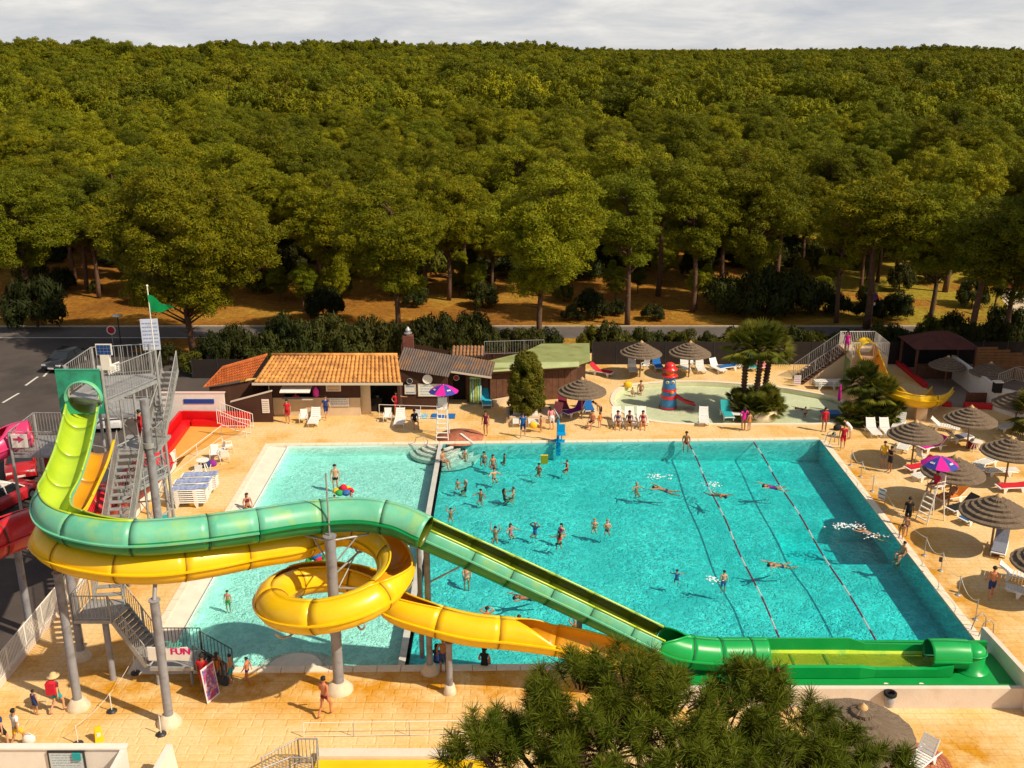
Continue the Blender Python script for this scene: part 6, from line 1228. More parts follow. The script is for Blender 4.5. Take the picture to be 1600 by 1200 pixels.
# ================================================================ LOUNGERS AND CHAIRS
M_pl = mat('white_resin', (0.80, 0.78, 0.75), 0.4, var=.04, vscale=2)
def slat_curve(x): return 0
lg = {}
def lounger_parts(back):
    """resin sun lounger, head at +x; back = backrest angle"""
    fr = MB(); L0, L1, W = -1.0, 0.35, 0.33
    for s_ in (-1, 1):
        fr.tube([(L0, s_ * W, .30), (-.5, s_ * W, .33), (L1, s_ * W, .33), (.95, s_ * W, .30)], [.03, .035, .035, .03], n=6)
    bars = MB()
    n = 9
    for i in range(n): x = L0 + .06 + (L1 - L0 - .1) * i / (n - 1); fr.box((x, 0, .335), (.115, 2 * W, .03))
    bk = MB(); ca, sa = math.cos(back), math.sin(back)
    for s_ in (-1, 1): bk.bar((L1, s_ * (W - .02), .34), (L1 + .72 * ca, s_ * (W - .05), .34 + .72 * sa), .045)
    for i in range(5): d_ = .09 + i * .135; bk.bar((L1 + d_ * ca, -W + .04, .345 + d_ * sa), (L1 + d_ * ca, W - .04, .345 + d_ * sa), .115, .03, up=(-sa, 0, ca))
    legs = []
    for x in (-.62, .42):
        for s_ in (-1, 1): m_ = MB(); m_.add([(x - .14, s_ * W - .02, .33), (x + .14, s_ * W - .02, .33), (x + .14, s_ * W + .02, .33), (x - .14, s_ * W + .02, .33), (x - .05 + .05 * (1 if x > 0 else -1), s_ * W - .02, 0), (x + .05 + .05 * (1 if x > 0 else -1), s_ * W - .02, 0), (x + .05 + .05 * (1 if x > 0 else -1), s_ * W + .02, 0), (x - .05 + .05 * (1 if x > 0 else -1), s_ * W + .02, 0)], [(0, 1, 2, 3), (4, 7, 6, 5), (0, 4, 5, 1), (1, 5, 6, 2), (2, 6, 7, 3), (3, 7, 4, 0)]); legs.append(m_.mesh('leg', M_pl))
    tw_ = MB(); h = .362; prof = [(-.85, h - .16), (-.86, h), (-.2, h + .006), (L1, h + .004), (L1 + .35 * ca, h + .02 + .35 * sa), (L1 + .78 * ca - .02 * sa, h + .02 + .78 * sa)]
    for i in range(len(prof) - 1):
        a, b = prof[i], prof[i + 1]; tw_.add([(a[0], -W * .98, a[1]), (a[0], W * .98, a[1]), (b[0], W * .98, b[1]), (b[0], -W * .98, b[1])], [(0, 3, 2, 1)]); nn = 0.02
        tw_.add([(a[0], -W * .98, a[1] + nn), (a[0], W * .98, a[1] + nn), (b[0], W * .98, b[1] + nn), (b[0], -W * .98, b[1] + nn)], [(0, 3, 2, 1)])
        for s_ in (-1, 1): tw_.add([(a[0], s_ * W * .98, a[1]), (b[0], s_ * W * .98, b[1]), (b[0], s_ * W * .98, b[1] + nn), (a[0], s_ * W * .98, a[1] + nn)], [(0, 1, 2, 3)])
    return fr.mesh('frame', M_pl), bk.mesh('backrest', M_pl), legs, tw_.mesh('towel', M_pl)
for nm, ang in (('up', R(58)), ('mid', R(38)), ('flat', R(4))): lg[nm] = lounger_parts(ang)
cloth_c = {'red': (0.60, .012, .03), 'blue': (.01, .13, .42), 'cyan': (.02, .38, .55), 'navy': (.02, .04, .16), 'magenta': (.62, .01, .30), 'purple': (.25, .02, .28), 'pink': (.75, .22, .24), 'yellow': (.85, .50, .02), 'green': (.03, .32, .08), 'white': (.75, .72, .70), 'black': (.012, .012, .016), 'grey': (.20, .21, .28), 'teal': (.02, .34, .36), 'orange': (.75, .22, .02), 'maroon': (.18, .01, .03)}
def cm(c):
    if c not in cloth_c: c = 'white'
    return mat('cloth_' + c, cloth_c[c], 0.85, var=.12, vscale=9)
def lounger(px, py, hd, label, back='up', towel=None, group='white sun loungers', z=0.0, pos=None):
    p = pos or G(px, py, z); fr, bk, legs, tw_ = lg[back]; o = thing('sun_lounger', label, 'sun lounger', (p.x, p.y, z), R(hd), group)
    put('frame', fr, o); put('backrest', bk, o)
    for l_ in legs: put('leg', l_, o)
    if towel:
        t = put('towel', tw_, None, (p.x, p.y, z + .006), R(hd)); t.material_slots[0].link = 'OBJECT'; t.material_slots[0].material = cm(towel); tag(t, ('%s towel on the %s' % (towel, label.replace('lounger with ', 'lounger of the ').replace(' towel', ' cloth'))), 'towel', 'towels on the loungers')
    return o
ch_fr = MB(); 
for s_ in (-1, 1): ch_fr.tube([(-.25, s_ * .27, 0), (-.22, s_ * .27, .42), (-.2, s_ * .28, .63), (.2, s_ * .28, .63), (.3, s_ * .27, 0)], .025, n=5)
ch_fr.box((0, 0, .42), (.46, .5, .04)); chair_fr = ch_fr.mesh('frame', M_pl)
ch_b = MB(); ch_b.add([(.2, -.22, .43), (.2, .22, .43), (.33, .25, .92), (.33, -.25, .92), (.24, -.22, .43), (.24, .22, .43), (.37, .25, .92), (.37, -.25, .92)], [(0, 3, 2, 1), (4, 5, 6, 7), (3, 7, 6, 2), (0, 4, 7, 3), (1, 2, 6, 5)]); chair_b = ch_b.mesh('backrest', M_pl)
def chair(px, py, hd, label): p = G(px, py); o = thing('garden_chair', label, 'chair', (p.x, p.y, 0), R(hd), 'white resin chairs'); put('frame', chair_fr, o); put('backrest', chair_b, o); return o
LG = [(1447, 748, 22, 'plain white lounger just below the one with the red towel', 'mid', None), (1512, 741, 10, 'plain white lounger under the tilted parasol', 'flat', None), (1575, 672, 20, 'white lounger between two parasols at the right edge', 'mid', None), (1412, 702, 60, 'white lounger behind the parasol pole near the chatting pair', 'up', None), (492, 661, 90, 'white lounger beside the chair in front of the serving hatch', 'up', None), (625, 662, 90, 'white lounger by the dark bay of the snack bar', 'up', None), (760, 633, 95, 'lounger with pale blue cover before the changing rooms', 'up', 'cyan'),
 (809, 661, 90, 'lounger behind the man in the blue shirt', 'up', None), (833, 661, 90, 'lounger with a yellow bag right of the man in the blue shirt', 'up', None), (880, 640, 95, 'lounger with dark red towel under the parasol by the conifer', 'up', 'maroon'), (898, 648, 40, 'lounger with purple towel under the parasol by the conifer', 'up', 'purple'), (919, 642, 95, 'lounger with bright blue towel right of the purple one', 'up', 'blue'), (866, 655, 60, 'lounger with pink things beside the purple one', 'up', 'pink'),
 (1099, 660, 82, 'lone white lounger between the toy lighthouse and the deep pool', 'up', None), (964, 660, 90, 'leftmost of three loungers in a row beyond the pool edge', 'up', None), (984, 660, 90, 'middle of three loungers in a row beyond the pool edge', 'up', None), (1003, 660, 90, 'rightmost of three loungers in a row beyond the pool edge', 'up', None),
 (1135, 652, 92, 'lounger heaped with clothes at the foot of the round planter', 'up', 'teal'), (1149, 648, 85, 'empty lounger at the foot of the round planter', 'up', None),
 (988, 581, 90, 'white lounger left of the pole of the left fence parasol', 'up', None), (1027, 576, 95, 'lounger with blue towel right of the left fence parasol', 'up', 'blue'), (1070, 578, 90, 'white lounger under the right fence parasol', 'up', None), (1094, 580, 90, 'white lounger right of the pole of the right fence parasol', 'up', None), (1120, 580, 115, 'white lounger left of the broad blue towel', 'up', None), (1138, 578, 20, 'lounger covered by a broad blue towel left of the palms', 'mid', 'blue'), (1150, 572, 90, 'white lounger just behind the palm trunks', 'up', None), (1172, 576, 90, 'lounger with teal towel behind the round planter', 'up', 'teal'), (1190, 575, 92, 'lounger with salmon towel right of the palms', 'up', 'pink'),
 (940, 586, 150, 'lounger with red towel near the corner of the changing rooms', 'mid', 'red'), (1292, 607, 0, 'bottom white lounger of the low stack below the side stairs', 'flat', None),
 (1363, 678, 90, 'left of the two white loungers by the boulders', 'up', None), (1384, 678, 90, 'right of the two white loungers by the boulders', 'up', None), (1404, 668, 60, 'white lounger half hidden by the parasol near the boulders', 'up', None), (1475, 672, 150, 'lounger with a bag between the yellow slide and the parasol', 'mid', None),
 (1455, 703, 25, 'lounger with vivid magenta towel', 'mid', 'magenta'), (1436, 736, 20, 'lounger with red towel left of the pink and blue umbrella', 'mid', 'red'), (1497, 690, 200, 'grey lounger in the shade of a parasol', 'mid', 'grey'), (1540, 728, 30, 'white lounger with blue things below the right edge parasol', 'mid', None), (1562, 742, 0, 'white lounger in front of the parasol pole at the right', 'flat', None), (1582, 767, 5, 'lounger with red towel at the right edge', 'flat', 'red'),
 (1484, 783, 20, 'lounger with sunbather beside the lifeguard chair', 'mid', 'orange'), (1502, 799, 25, 'lounger with a dark bag under the sunbather', 'mid', 'black'), (1522, 815, 25, 'lounger with blue striped towel at the rim of the large parasol', 'flat', 'blue'), (1561, 862, 60, 'lounger with slate blue backrest towel below the large parasol', 'up', 'grey'), (1590, 907, 150, 'white lounger right of the walking man', 'mid', None), (1607, 935, 150, 'white lounger cut by the right edge below another', 'flat', None), (1482, 760, 15, 'lounger behind the lifeguard chair', 'mid', 'white')]
for a in LG: lounger(a[0], a[1], a[2], a[3], a[4], a[5])
for i, lab in enumerate(('second from the bottom', 'top')): lounger(1292, 607, 0, 'white lounger, %s of the low stack below the side stairs' % lab, 'flat', None, z=0, pos=G(1292, 607)).location.z = .15 * (i + 1)
lounger(1436, 1196, 40, 'white lounger on the round brick patch at the bottom of the photo', 'up', None)
sp0 = G(297, 790)
nms = ('bottom', 'second', 'third', 'fourth', 'fifth', 'sixth', 'top')
for s_i, (dx, dy, w_) in enumerate(((0, 0, 'front'), (-.1, .95, 'middle'), (.05, 1.9, 'back'))):
    for i in range(7):
        o = lounger(0, 0, 4, '%s lounger of the %s stack beside the left boundary wall' % (nms[i], w_), 'flat', None, 'stacked loungers by the left wall', pos=sp0 + Vector((dx + random.uniform(-.03, .03), dy, 0))); o.location.z = .125 * i
    t = put('towel', lg['flat'][3], None, (sp0.x + dx, sp0.y + dy, .125 * 6 + .01), R(4)); t.material_slots[0].link = 'OBJECT'; t.material_slots[0].material = mat('blue_white_cover', (.45, .50, .68), .7, col2=(.12, .18, .42), vscale=5); tag(t, 'blue and white cover on the %s stack of loungers by the left wall' % w_, 'cover')
for px, py, hd, lab in ((475, 661, 95, 'white chair left of the lounger before the serving hatch'), (606, 659, 90, 'white chair beside the lounger by the dark bay'), (650, 662, 70, 'white chair of the seated person near the white railing'), (1008, 579, 60, 'white chair under the left fence parasol'), (1082, 575, 120, 'white chair under the right fence parasol'), (345, 712, 30, 'white chair in the huddle right of the red basin'), (358, 706, 200, 'second white chair of the huddle, nearest the pool'), (336, 718, 100, 'third white chair of the huddle, lowest of them'), (350, 722, 300, 'fourth white chair of the huddle, turned to the camera'), (1440, 722, 200, 'white chair by the pole of the nearer deck parasol'), (322, 750, 10, 'white chair behind the blue and white lounger stacks'), (308, 752, 80, 'white chair left of another behind the lounger stacks')): chair(px, py, hd, lab)
def table(px, py, lab): p = G(px, py); o = thing('resin_table', lab, 'table', (p.x, p.y, 0)); mb = MB(); mb.lathe([(.38, .66), (.4, .68), (.4, .71)], p, n=20); mb.build('table_top', M_pl, o); [MB().bar((p.x + .1 * math.cos(a), p.y + .1 * math.sin(a), .66), (p.x + .32 * math.cos(a), p.y + .32 * math.sin(a), 0), .05).build('leg', M_pl, o) for a in (.8, 2.4, 3.9, 5.5)]
table(1523, 705, 'round white table with bags right of the grey lounger'); table(318, 735, 'white table with towels left of the white chairs')
# bags, toys, boards on the ground
def bag(px, py, c, label, s=.28, z=0.0): p = G(px, py, z); o = thing('beach_bag', label, 'bag', (p.x, p.y, z)); mb = MB(); mb.lathe([(s * .7, 0), (s * .95, s * .3), (s * .9, s * .9), (s * .55, s * 1.25), (s * .2, s * 1.3)], p, n=12, sy=.7); mb.build('bag_body', cm(c), o); mb = MB(); mb.tube([p + Vector((math.cos(a) * s * .5, 0, s * 1.15 + math.sin(a) * s * .5)) for a in [R(x) for x in range(0, 181, 30)]], .015, n=4); mb.build('handle', cm(c), o)
bag(833, 668, 'yellow', 'yellow bag on the lounger beside the man in blue', .3, .36); bag(1518, 700, 'maroon', 'dark bag next to the round white table', .4); bag(303, 790, 'yellow', 'yellow bag at the foot of the lounger stack'); bag(320, 730, 'navy', 'navy beach bag on the ground left of the white chairs', .4); bag(332, 728, 'purple', 'plum coloured bag behind the navy one', .3); bag(991, 665, 'white', 'white and navy bag between two of the three loungers', .22); bag(1557, 868, 'maroon', 'small dark bag on the ground below the large parasol', .2); bag(1303, 660 + 20, 'black', 'black bag at the far right corner of the deep pool', .15); bag(1308, 672, 'black', 'black bag near the bending child in white', .3)
bag(981, 605, 'yellow', 'yellow float lying at the left end of the wading pool', .35)
mb = MB(); p = G(258, 812)
for i, c in enumerate(('teal', 'magenta', 'navy')): mb.box((p.x + i * .45, p.y - i * .25, .06), (.5, .8, .1), rz=.6, mi=i)
tag(mb.build('beach_towels', [cm('teal'), cm('magenta'), cm('navy')]), 'bundle of teal, magenta and navy towels behind the mint slide', 'towels')
mb = MB(); a_, b_ = G(651, 650), G(712, 651)
for i, (x0, x1, c) in enumerate(((648, 668, 0), (674, 694, 1), (697, 711, 1))): p, q = G(x0, 651), G(x1, 651); mb.box(((p.x + q.x) / 2, p.y, .04), (q.x - p.x, .9, .07), mi=c)
tag(mb.build('foam_mats', [mat('mat_pattern', (.01, .28, .5), .6, col2=(.5, .7, .75), vscale=6), cm('blue')]), 'row of blue foam mats behind the far edge of the pool', 'mats')
# round brick patches
def mat_brickring():
    m = bpy.data.materials.new('brick_ring'); m.use_nodes = True; t = m.node_tree; b = t.nodes['Principled BSDF']; b.inputs['Roughness'].default_value = .85; t.nodes['Principled BSDF'].inputs['Base Color'].default_value = (.42, .15, .08, 1); return m
M_bri = mat('terracotta_sett', (.42, .13, .07), .85, var=.3, vscale=5, stain=(.5, .22, .12), sscale=2)
c_ = G(1432, 1192); brp = thing('brick_circle', 'round patch of red brick setts set in the paving at the bottom edge', 'paving', (c_.x, c_.y, 0)); mb = MB()
for r_i in range(9):
    r = .12 + r_i * .125; n = max(5, int(2 * math.pi * r / .2))
    for k in range(n):
        a0 = 2 * math.pi * (k + .06 + .5 * (r_i % 2)) / n; a1 = 2 * math.pi * (k + .94 + .5 * (r_i % 2)) / n; mb2 = MB(); q = [(c_.x + (r + e) * math.cos(a), c_.y + (r + e) * math.sin(a)) for a, e in ((a0, 0), (a0, .11), (a1, .11), (a1, 0))]; mb2.prism(q[::-1], .0, .02 + random.uniform(0, .006)); mb2.build('sett', M_bri, brp)
c_ = G(719, 683); mb = MB(); mb.lathe([(1.6, .002), (1.6, .02), (0.02, .022)], (c_.x, c_.y, 0), n=40, sy=1.0); o = mb.build('round_patch', M_bri); tag(o, 'round terracotta patch in the deck beyond the divider, crossed by a white bar', 'paving')
mb = MB(); mb.bar((c_.x + .0, c_.y + .5, .06), (c_.x + .95, c_.y - 1.3, .06), .16, .06); tag(mb.build('white_bar', M_white), 'white bar lying across the round terracotta patch', 'bar')
# ================================================================ LIFEGUARD CHAIRS
def guard_chair(px, py, h, hd, label, ulabel, tall):
    p = G(px, py); o = thing('lifeguard_chair', label, 'lifeguard chair', (p.x, p.y, 0), R(hd)); mb = MB()
    legs = [((-.75, -.4), (-.25, -.3)), ((-.75, .4), (-.25, .3)), ((.55, -.4), (.25, -.3)), ((.55, .4), (.25, .3))]
    for (a, b), (c, d) in legs: m_ = MB(); m_.cyl((a, b, 0), (c, d, h), .035, n=8); m_.build('leg', M_white, o, world=False)
    for i in range(int(h / .3)): t = (i + .7) * .3 / h; m_ = MB(); x = -.75 + .5 * t; y = .4 - .1 * t; m_.box((x, 0, h * t), (.14, 2 * y, .03)); m_.build('step', M_white, o, world=False)
    m_ = MB(); m_.box((0, 0, h + .02), (.6, .66, .05)); m_.build('seat', M_white, o, world=False); m_ = MB(); m_.box((.3, 0, h + .38), (.05, .62, .62)); m_.build('backrest', M_white, o, world=False)
    for s_ in (-1, 1): m_ = MB(); m_.tube([(-.28, s_ * .34, h), (-.28, s_ * .34, h + .3), (.3, s_ * .34, h + .3)], .02, n=6); m_.build('armrest', M_white, o, world=False)
    u = thing('sun_umbrella', ulabel, 'umbrella', (p.x + .1, p.y + .15, h + .5), .2); m_ = MB(); m_.cyl((0, 0, -.5), (0, 0, 1.15), .022, n=6); m_.build('pole', M_white, u, world=False)
    n = 8; R_ = 1.0
    for k in range(n):
        a0, a1 = 2 * math.pi * k / n, 2 * math.pi * (k + 1) / n; m_ = MB(); vs = []
        for j in range(6):
            t = j / 5; r = R_ * t; z = 1.12 - .45 * t ** 1.7
            for q in range(5): a = a0 + (a1 - a0) * q / 4; sag = .03 * t * math.sin(math.pi * q / 4); vs.append((r * math.cos(a) * (1 - sag), r * math.sin(a) * (1 - sag), z - sag))
        m_.add(vs, [(j * 5 + q, (j + 1) * 5 + q, (j + 1) * 5 + q + 1, j * 5 + q + 1) for j in range(5) for q in range(4)], 0, True); g_ = m_.build('umbrella_panel', cm('magenta') if k % 2 else mat('royal_blue', (.03, .04, .30), .7), u, world=False)
        if k % 2 == 0 :
            m_ = MB(); am = (a0 + a1) / 2; nn = Vector((math.cos(am), math.sin(am), 0)); tt = Vector((-math.sin(am), math.cos(am), 0)); dn = (nn * .6 - Vector((0, 0, .42))).normalized()
            cc = nn * .68 + Vector((0, 0, 1.12 - .45 * .68 ** 1.7 + .02)); 
            for q in range(4): c2 = cc + tt * (q - 1.5) * .07; m_.add([c2 - tt * .025 - dn * .06, c2 - tt * .025 + dn * .06, c2 + tt * .025 + dn * .06, c2 + tt * .025 - dn * (.02 + .05 * (q % 2))], [(0, 1, 2, 3)])
            m_.build('white_emblem', M_white, g_, world=False)
    return o
guard_chair(692, 682, 2.0, 90, 'tall white lifeguard chair at the far end of the divider', 'pink and blue umbrella over the far lifeguard chair', 0)
gch = guard_chair(1455, 812, 2.1, 25, 'tall white lifeguard chair on the right side deck', 'pink and blue umbrella over the right side lifeguard chair', 1)
# ================================================================ POOL FITTINGS
M_lr1 = mat('lane_dark', (.28, .015, .10), .5, trans=.3); M_lr2 = mat('lane_white', (.75, .78, .80), .5, trans=.3)
for m_ in (M_lr1, M_lr2):   # strings of small floats with water between them: half open
    t_ = m_.node_tree; o_ = t_.nodes['Material Output']; s_ = o_.inputs['Surface'].links[0].from_socket; x_ = N(t_, 'ShaderNodeMixShader', inp={'Fac': 0.45}); y_ = N(t_, 'ShaderNodeBsdfTransparent'); t_.links.new(s_, x_.inputs[1]); t_.links.new(y_.outputs[0], x_.inputs[2]); t_.links.new(x_.outputs[0], o_.inputs['Surface'])
for (a, b, lab) in (((1077, 692), (1222, 1000), 'left lane rope of red and white floats across the deep pool'), ((1178, 689), (1372, 1000), 'right lane rope of red and white floats across the deep pool')):
    p, q = G(*a), G(*b); p.z = q.z = WATER + .02; o = thing('lane_rope', lab, 'lane rope', tuple(p)); n = 24
    for i in range(n):
        s_, e_ = p.lerp(q, i / n), p.lerp(q, (i + .97) / n); s_.x += .05 * math.sin(i * .7); e_.x += .05 * math.sin((i + 1) * .7); mb = MB(); d = (e_ - s_); k = 9
        for j in range(k): mb.cyl(s_ + d * (j / k), s_ + d * ((j + .9) / k), .046, n=7)
        mb.cyl(s_, e_, .015, n=4); mb.build('float_section', M_lr1 if i % 3 != 1 else M_lr2, o)
# blue pool lift
p = G(872, 692); lf_ = thing('pool_lift', 'bright blue pool lift standing at the far edge of the deep pool', 'pool lift', (p.x, p.y, 0)); M_lift = mat('lift_blue', (.0, .30, .62), .4)
mb = MB(); mb.cyl((p.x, p.y + .3, 0), (p.x, p.y + .3, 1.5), .09, n=10); mb.lathe([(.3, 0), (.3, .08)], (p.x, p.y + .3, 0), n=16); mb.build('mast', M_lift, lf_); mb = MB(); mb.tube([(p.x, p.y + .3, 1.45), (p.x + .05, p.y + .1, 1.75), (p.x - .3, p.y + .25, 2.3)], .05, n=6); mb.build('arm', M_galv, lf_)
mb = MB(); mb.box((p.x + .2, p.y - .2, .72), (.55, .5, .07)); mb.box((p.x + .2, p.y + .05, 1.0), (.5, .07, .6)); mb.box((p.x + .2, p.y - .5, .3), (.4, .3, .05)); mb.box((p.x + .2, p.y - .42, .5), (.08, .08, .5)); mb.build('seat', M_lift, lf_); mb = MB(); mb.box((p.x, p.y - .35, -.25), (.3, .12, 1.0)); mb.box((p.x, p.y + .1, .15), (.9, .1, .08)); mb.build('foot_rest', M_lift, lf_)
# ladders and handrails
def ladder(px, py, hd, lab):
    p = G(px, py); o = thing('pool_ladder', lab, 'ladder', (p.x, p.y, 0), R(hd))
    for s_ in (-.28, .28): m_ = MB(); m_.tube([(.55, s_, 0), (.5, s_, .6), (.3, s_, .85), (0, s_, .7), (-.15, s_, .1), (-.15, s_, -1.1)], .025, n=7); m_.build('handrail', M_galv, o, world=False)
    for z in (-.3, -.6, -.9): m_ = MB(); m_.box((-.15, 0, z), (.1, .56, .03)); m_.build('rung', M_galv, o, world=False)
ladder(1528, 990, 10, 'steel ladder at the near right corner of the deep pool'); ladder(1295, 694, 10, 'steel ladder at the far right corner of the deep pool')
hrl = thing('arched_handrail', 'thin arched handrail over the far corner steps left of the divider', 'handrail', (G(655, 700).x, 62.5, 0)); mb = MB(); mb.tube([G(648, 692), G(650, 684, .6), G(662, 681, .8), G(668, 688, .5), G(668, 694, 0)], .025, n=6); mb.build('rail', M_galv, hrl)
hrl = thing('arched_handrail', 'thin post handrail on the round near corner steps', 'handrail', (G(438, 1020).x, 38.5, 0)); mb = MB(); mb.cyl(G(439, 1022, 0), G(439, 1022, .9), .03, n=6); mb.build('rail', M_galv, hrl)
# rope barrier along the right side
rbx = [(1329, 727), (1345, 745), (1363, 768), (1381, 795), (1444, 868), (1470, 892), (1497, 930), (1524, 968)]
rbar = thing('rope_barrier', 'thin posts with a sagging white rope right of the deep pool', 'barrier', tuple(G(1400, 820))); prev = None
for i, (x, y) in enumerate(rbx):
    p = G(x, y); mb = MB(); mb.cyl(p, p + Vector((0, 0, 1.05)), .022, n=6); mb.lathe([(.14, 0), (.14, .03), (.03, .05)], p, n=10); mb.build('post', M_galv, rbar)
    if prev is not None: mb = MB(); mb.tube([prev.lerp(p, t) + Vector((0, 0, 1.0 - 2.4 * t * (1 - t) * .6)) for t in [k / 8 for k in range(9)]], .014, n=4); mb.build('rope', M_white, rbar)
    prev = p
p = G(1478, 895); mb = MB(); mb.box(p + Vector((-.5, -.3, .9)), (.12, .1, .22)); tag(mb.build('alarm_box', M_dk), 'tiny dark box on a post of the rope barrier', 'box')
p = G(1377, 782); board('edge_notice', 'little pale notice board standing by the right pool edge', 'sign', (p.x, p.y, .4), (.6, -.8, 0), .45, .7, M_white, rows=3)
# litter bin on the tub wall
p = Vector((GX(1390, TY0 - .45, .6), TY0 - .45, .28)); bn = thing('litter_bin', 'grey litter bin with black rim against the pale tub wall', 'bin', tuple(p)); mb = MB(); mb.lathe([(.16, 0), (.22, .55), (.21, .55), (.16, .03)], p, n=18, cap=False); mb.lathe([(.16, 0), (.16, .01)], p, n=18); mb.build('bin_body', M_galv, bn); mb = MB(); mb.lathe([(.235, .5), (.25, .52), (.25, .62), (.2, .64), (.15, .62), (.15, .5)], p, n=18, cap=False); mb.build('rim', M_blackh, bn)
mb = MB(); mb.box(p + Vector((0, .22, .35)), (.16, .1, .3)); mb.build('bracket', M_dk, bn)
# ---------------------------------------------------------------- near left deck
def ground_board(px, py, *a, **k): pass
# queue stanchions
q_pts = [(212, 1052), (175, 1112), (122, 1163)]; st_o = thing('queue_barrier', 'queue barrier of low posts on black round feet with a thin rope', 'barrier', tuple(G(175, 1112))); prev = None
for x, y in q_pts + [(252, 1148)]:
    p = G(x, y); mb = MB(); mb.lathe([(.2, 0), (.2, .05), (.04, .1)], p, n=18); f_ = mb.build('foot', M_dk, st_o); mb = MB(); mb.cyl(p, p + Vector((0, 0, .85)), .022, n=6); mb.build('post', M_white, st_o)
    if prev is not None and x != 252: mb = MB(); mb.tube([prev.lerp(p, t) + Vector((0, 0, .82 - .5 * t * (1 - t))) for t in [k / 6 for k in range(7)]], .01, n=4); mb.build('rope', M_white, st_o)
    prev = p
mb = MB(); a_, b_ = G(120, 1168), G(218, 1035); 
p = G(155, 1156); ws = thing('wet_floor_sign', 'yellow folding warning sign on the near left deck', 'sign', tuple(p), .5); M_sy = mat('sign_yellow', (.85, .50, .01), .45)
for s_ in (-1, 1): m_ = MB(); m_.add([(-.16, s_ * .2, 0), (.16, s_ * .2, 0), (.11, s_ * .02, .62), (-.11, s_ * .02, .62), (-.16, s_ * .2 - .02, 0), (.16, s_ * .2 - .02, 0), (.11, s_ * .02 - .02, .62), (-.11, s_ * .02 - .02, .62)], [(0, 1, 2, 3), (7, 6, 5, 4), (0, 4, 5, 1), (2, 6, 7, 3), (1, 5, 6, 2), (0, 3, 7, 4)]); f_ = m_.build('panel', M_sy, ws, world=False)
m_ = MB(); m_.box((0, -.14, .3), (.14, .02, .2)); m_.build('white_symbol', M_white, ws, world=False)
# club sign on the lower landing
sx0, sx1 = GX(233, 36.05, 1.75), GX(299, 36.05, 1.75); cs = thing('club_sign', 'white sign with teal script Club and pink bold FUN on the lower stair landing', 'sign', (sx0, 36.05, 1.2)); Ys = LC.y - 0.66
zc_ = 1.62; mb = MB(); mb.add([(sx0, Ys, zc_ - .3), (sx0 + 1.0, Ys, zc_ - .28), (sx1 - .1, Ys, zc_ - .32), (sx1 + .02, Ys, zc_), (sx1 - .1, Ys, zc_ + .32), (sx0 + .8, Ys, zc_ + .26), (sx0, Ys, zc_ + .32)], [(0, 1, 2, 3, 4, 5, 6)]); mb.add([(v[0], v[1] + .04, v[2]) for v in mb.v[:7]], [(6, 5, 4, 3, 2, 1, 0)]); mb.add(mb.v[:14], [(i, 7 + i, 7 + (i + 1) % 7, (i + 1) % 7) for i in range(7)]); mb.build('panel', M_white, cs)
mb = MB(); text_mesh('FUN', .42, mb, (sx1 - .38, Ys, zc_ + .12), (1, 0, 0), (0, 0, 1), depth=.012); 
mb2 = MB()
for v_, f_ in ((mb.v, mb.f),):
    for dx in (0, .02, .04): mb2.add([(x + dx - .02, y - dx * .05, z) for x, y, z in v_], f_)
mb2.build('lettering_fun', mat('sign_magenta', (.65, .0, .16), .5), cs)
mb = MB(); text_mesh('Club', .46, mb, (sx1 - .72, Ys, zc_ + .46), (1, .0, .08), (.25, 0, 1), depth=.03); v0_, f0_ = list(mb.v), list(mb.f)
for dx in (.015, .03): mb.add([(x + dx, y - .002 - dx * .05, z + dx * .4) for x, y, z in v0_], f0_)
mb.build('lettering_club', mat('sign_teal', (.10, .50, .42), .5), cs)
# leaning poster
p = G(331, 1092); po = thing('poster_board', 'tall poster board with a red and blue picture beside the lifeguard at the stairs', 'poster', tuple(p), 1.15); M_po = mat('poster_print', (.55, .03, .06), .5, col2=(.05, .10, .42), vscale=3.5, stain=(.70, .62, .6), sscale=5)
m_ = MB(); m_.box((0, 0, .78), (.75, .035, 1.5), M=Matrix.Rotation(-.12, 3, 'X')); m_.build('panel', M_white, po, world=False); m_ = MB(); m_.box((0, -.022, .80), (.66, .01, 1.36), M=Matrix.Rotation(-.12, 3, 'X')); m_.build('print', M_po, po, world=False); m_ = MB(); m_.bar((0, .25, 0), (0, .08, 1.3), .04); m_.build('prop', M_dk, po, world=False)
# white walls at the bottom left
nw = thing('white_near_wall', 'white wall with a notice case at the bottom left corner', 'wall', (-14, 30.1, 0)); x1 = GX(196, 30.1, 1.6); mb = MB(); mb.box(((x1 - 24) / 2, 30.1, .8), (x1 + 24, .18, 1.6)); mb.build('wall', M_white, nw); mb = MB(); mb.box(((x1 - 24) / 2, 30.1, 1.63), (x1 + 24.1, .3, .06)); mb.build('wall_cap', M_white, nw)
mb = MB(); mb.box((x1 - .05, 28.6, .8), (.18, 3.0, 1.6)); mb.build('return_wall', M_white, nw)
mb = MB(); bxx = GX(262, 30.3, 1.0); mb.add([(bxx - .1, 30.9, 0), (bxx + .1, 30.9, 0), (bxx + .1, 26, 0), (bxx - .1, 26, 0), (bxx - .1, 30.6, 1.35), (bxx + .1, 30.6, 1.35), (bxx + .1, 26, 1.7), (bxx - .1, 26, 1.7)], [(3, 2, 1, 0), (4, 5, 6, 7), (0, 1, 5, 4), (1, 2, 6, 5), (2, 3, 7, 6), (3, 0, 4, 7)]); tag(mb.build('white_fin_wall', M_white), 'narrow white fin wall standing right of the notice case wall', 'wall')
board('notice_case', 'glazed notice case with a map and a blue corner on the near white wall', 'notice board', (GX(104, 29.95, 1.2), 29.97, 1.12), (1, 0, 0), 1.2, .75, mat('case_paper', (.55, .60, .62), .5, var=.1, vscale=6), M_dk, 6, (.3, .4, .5))
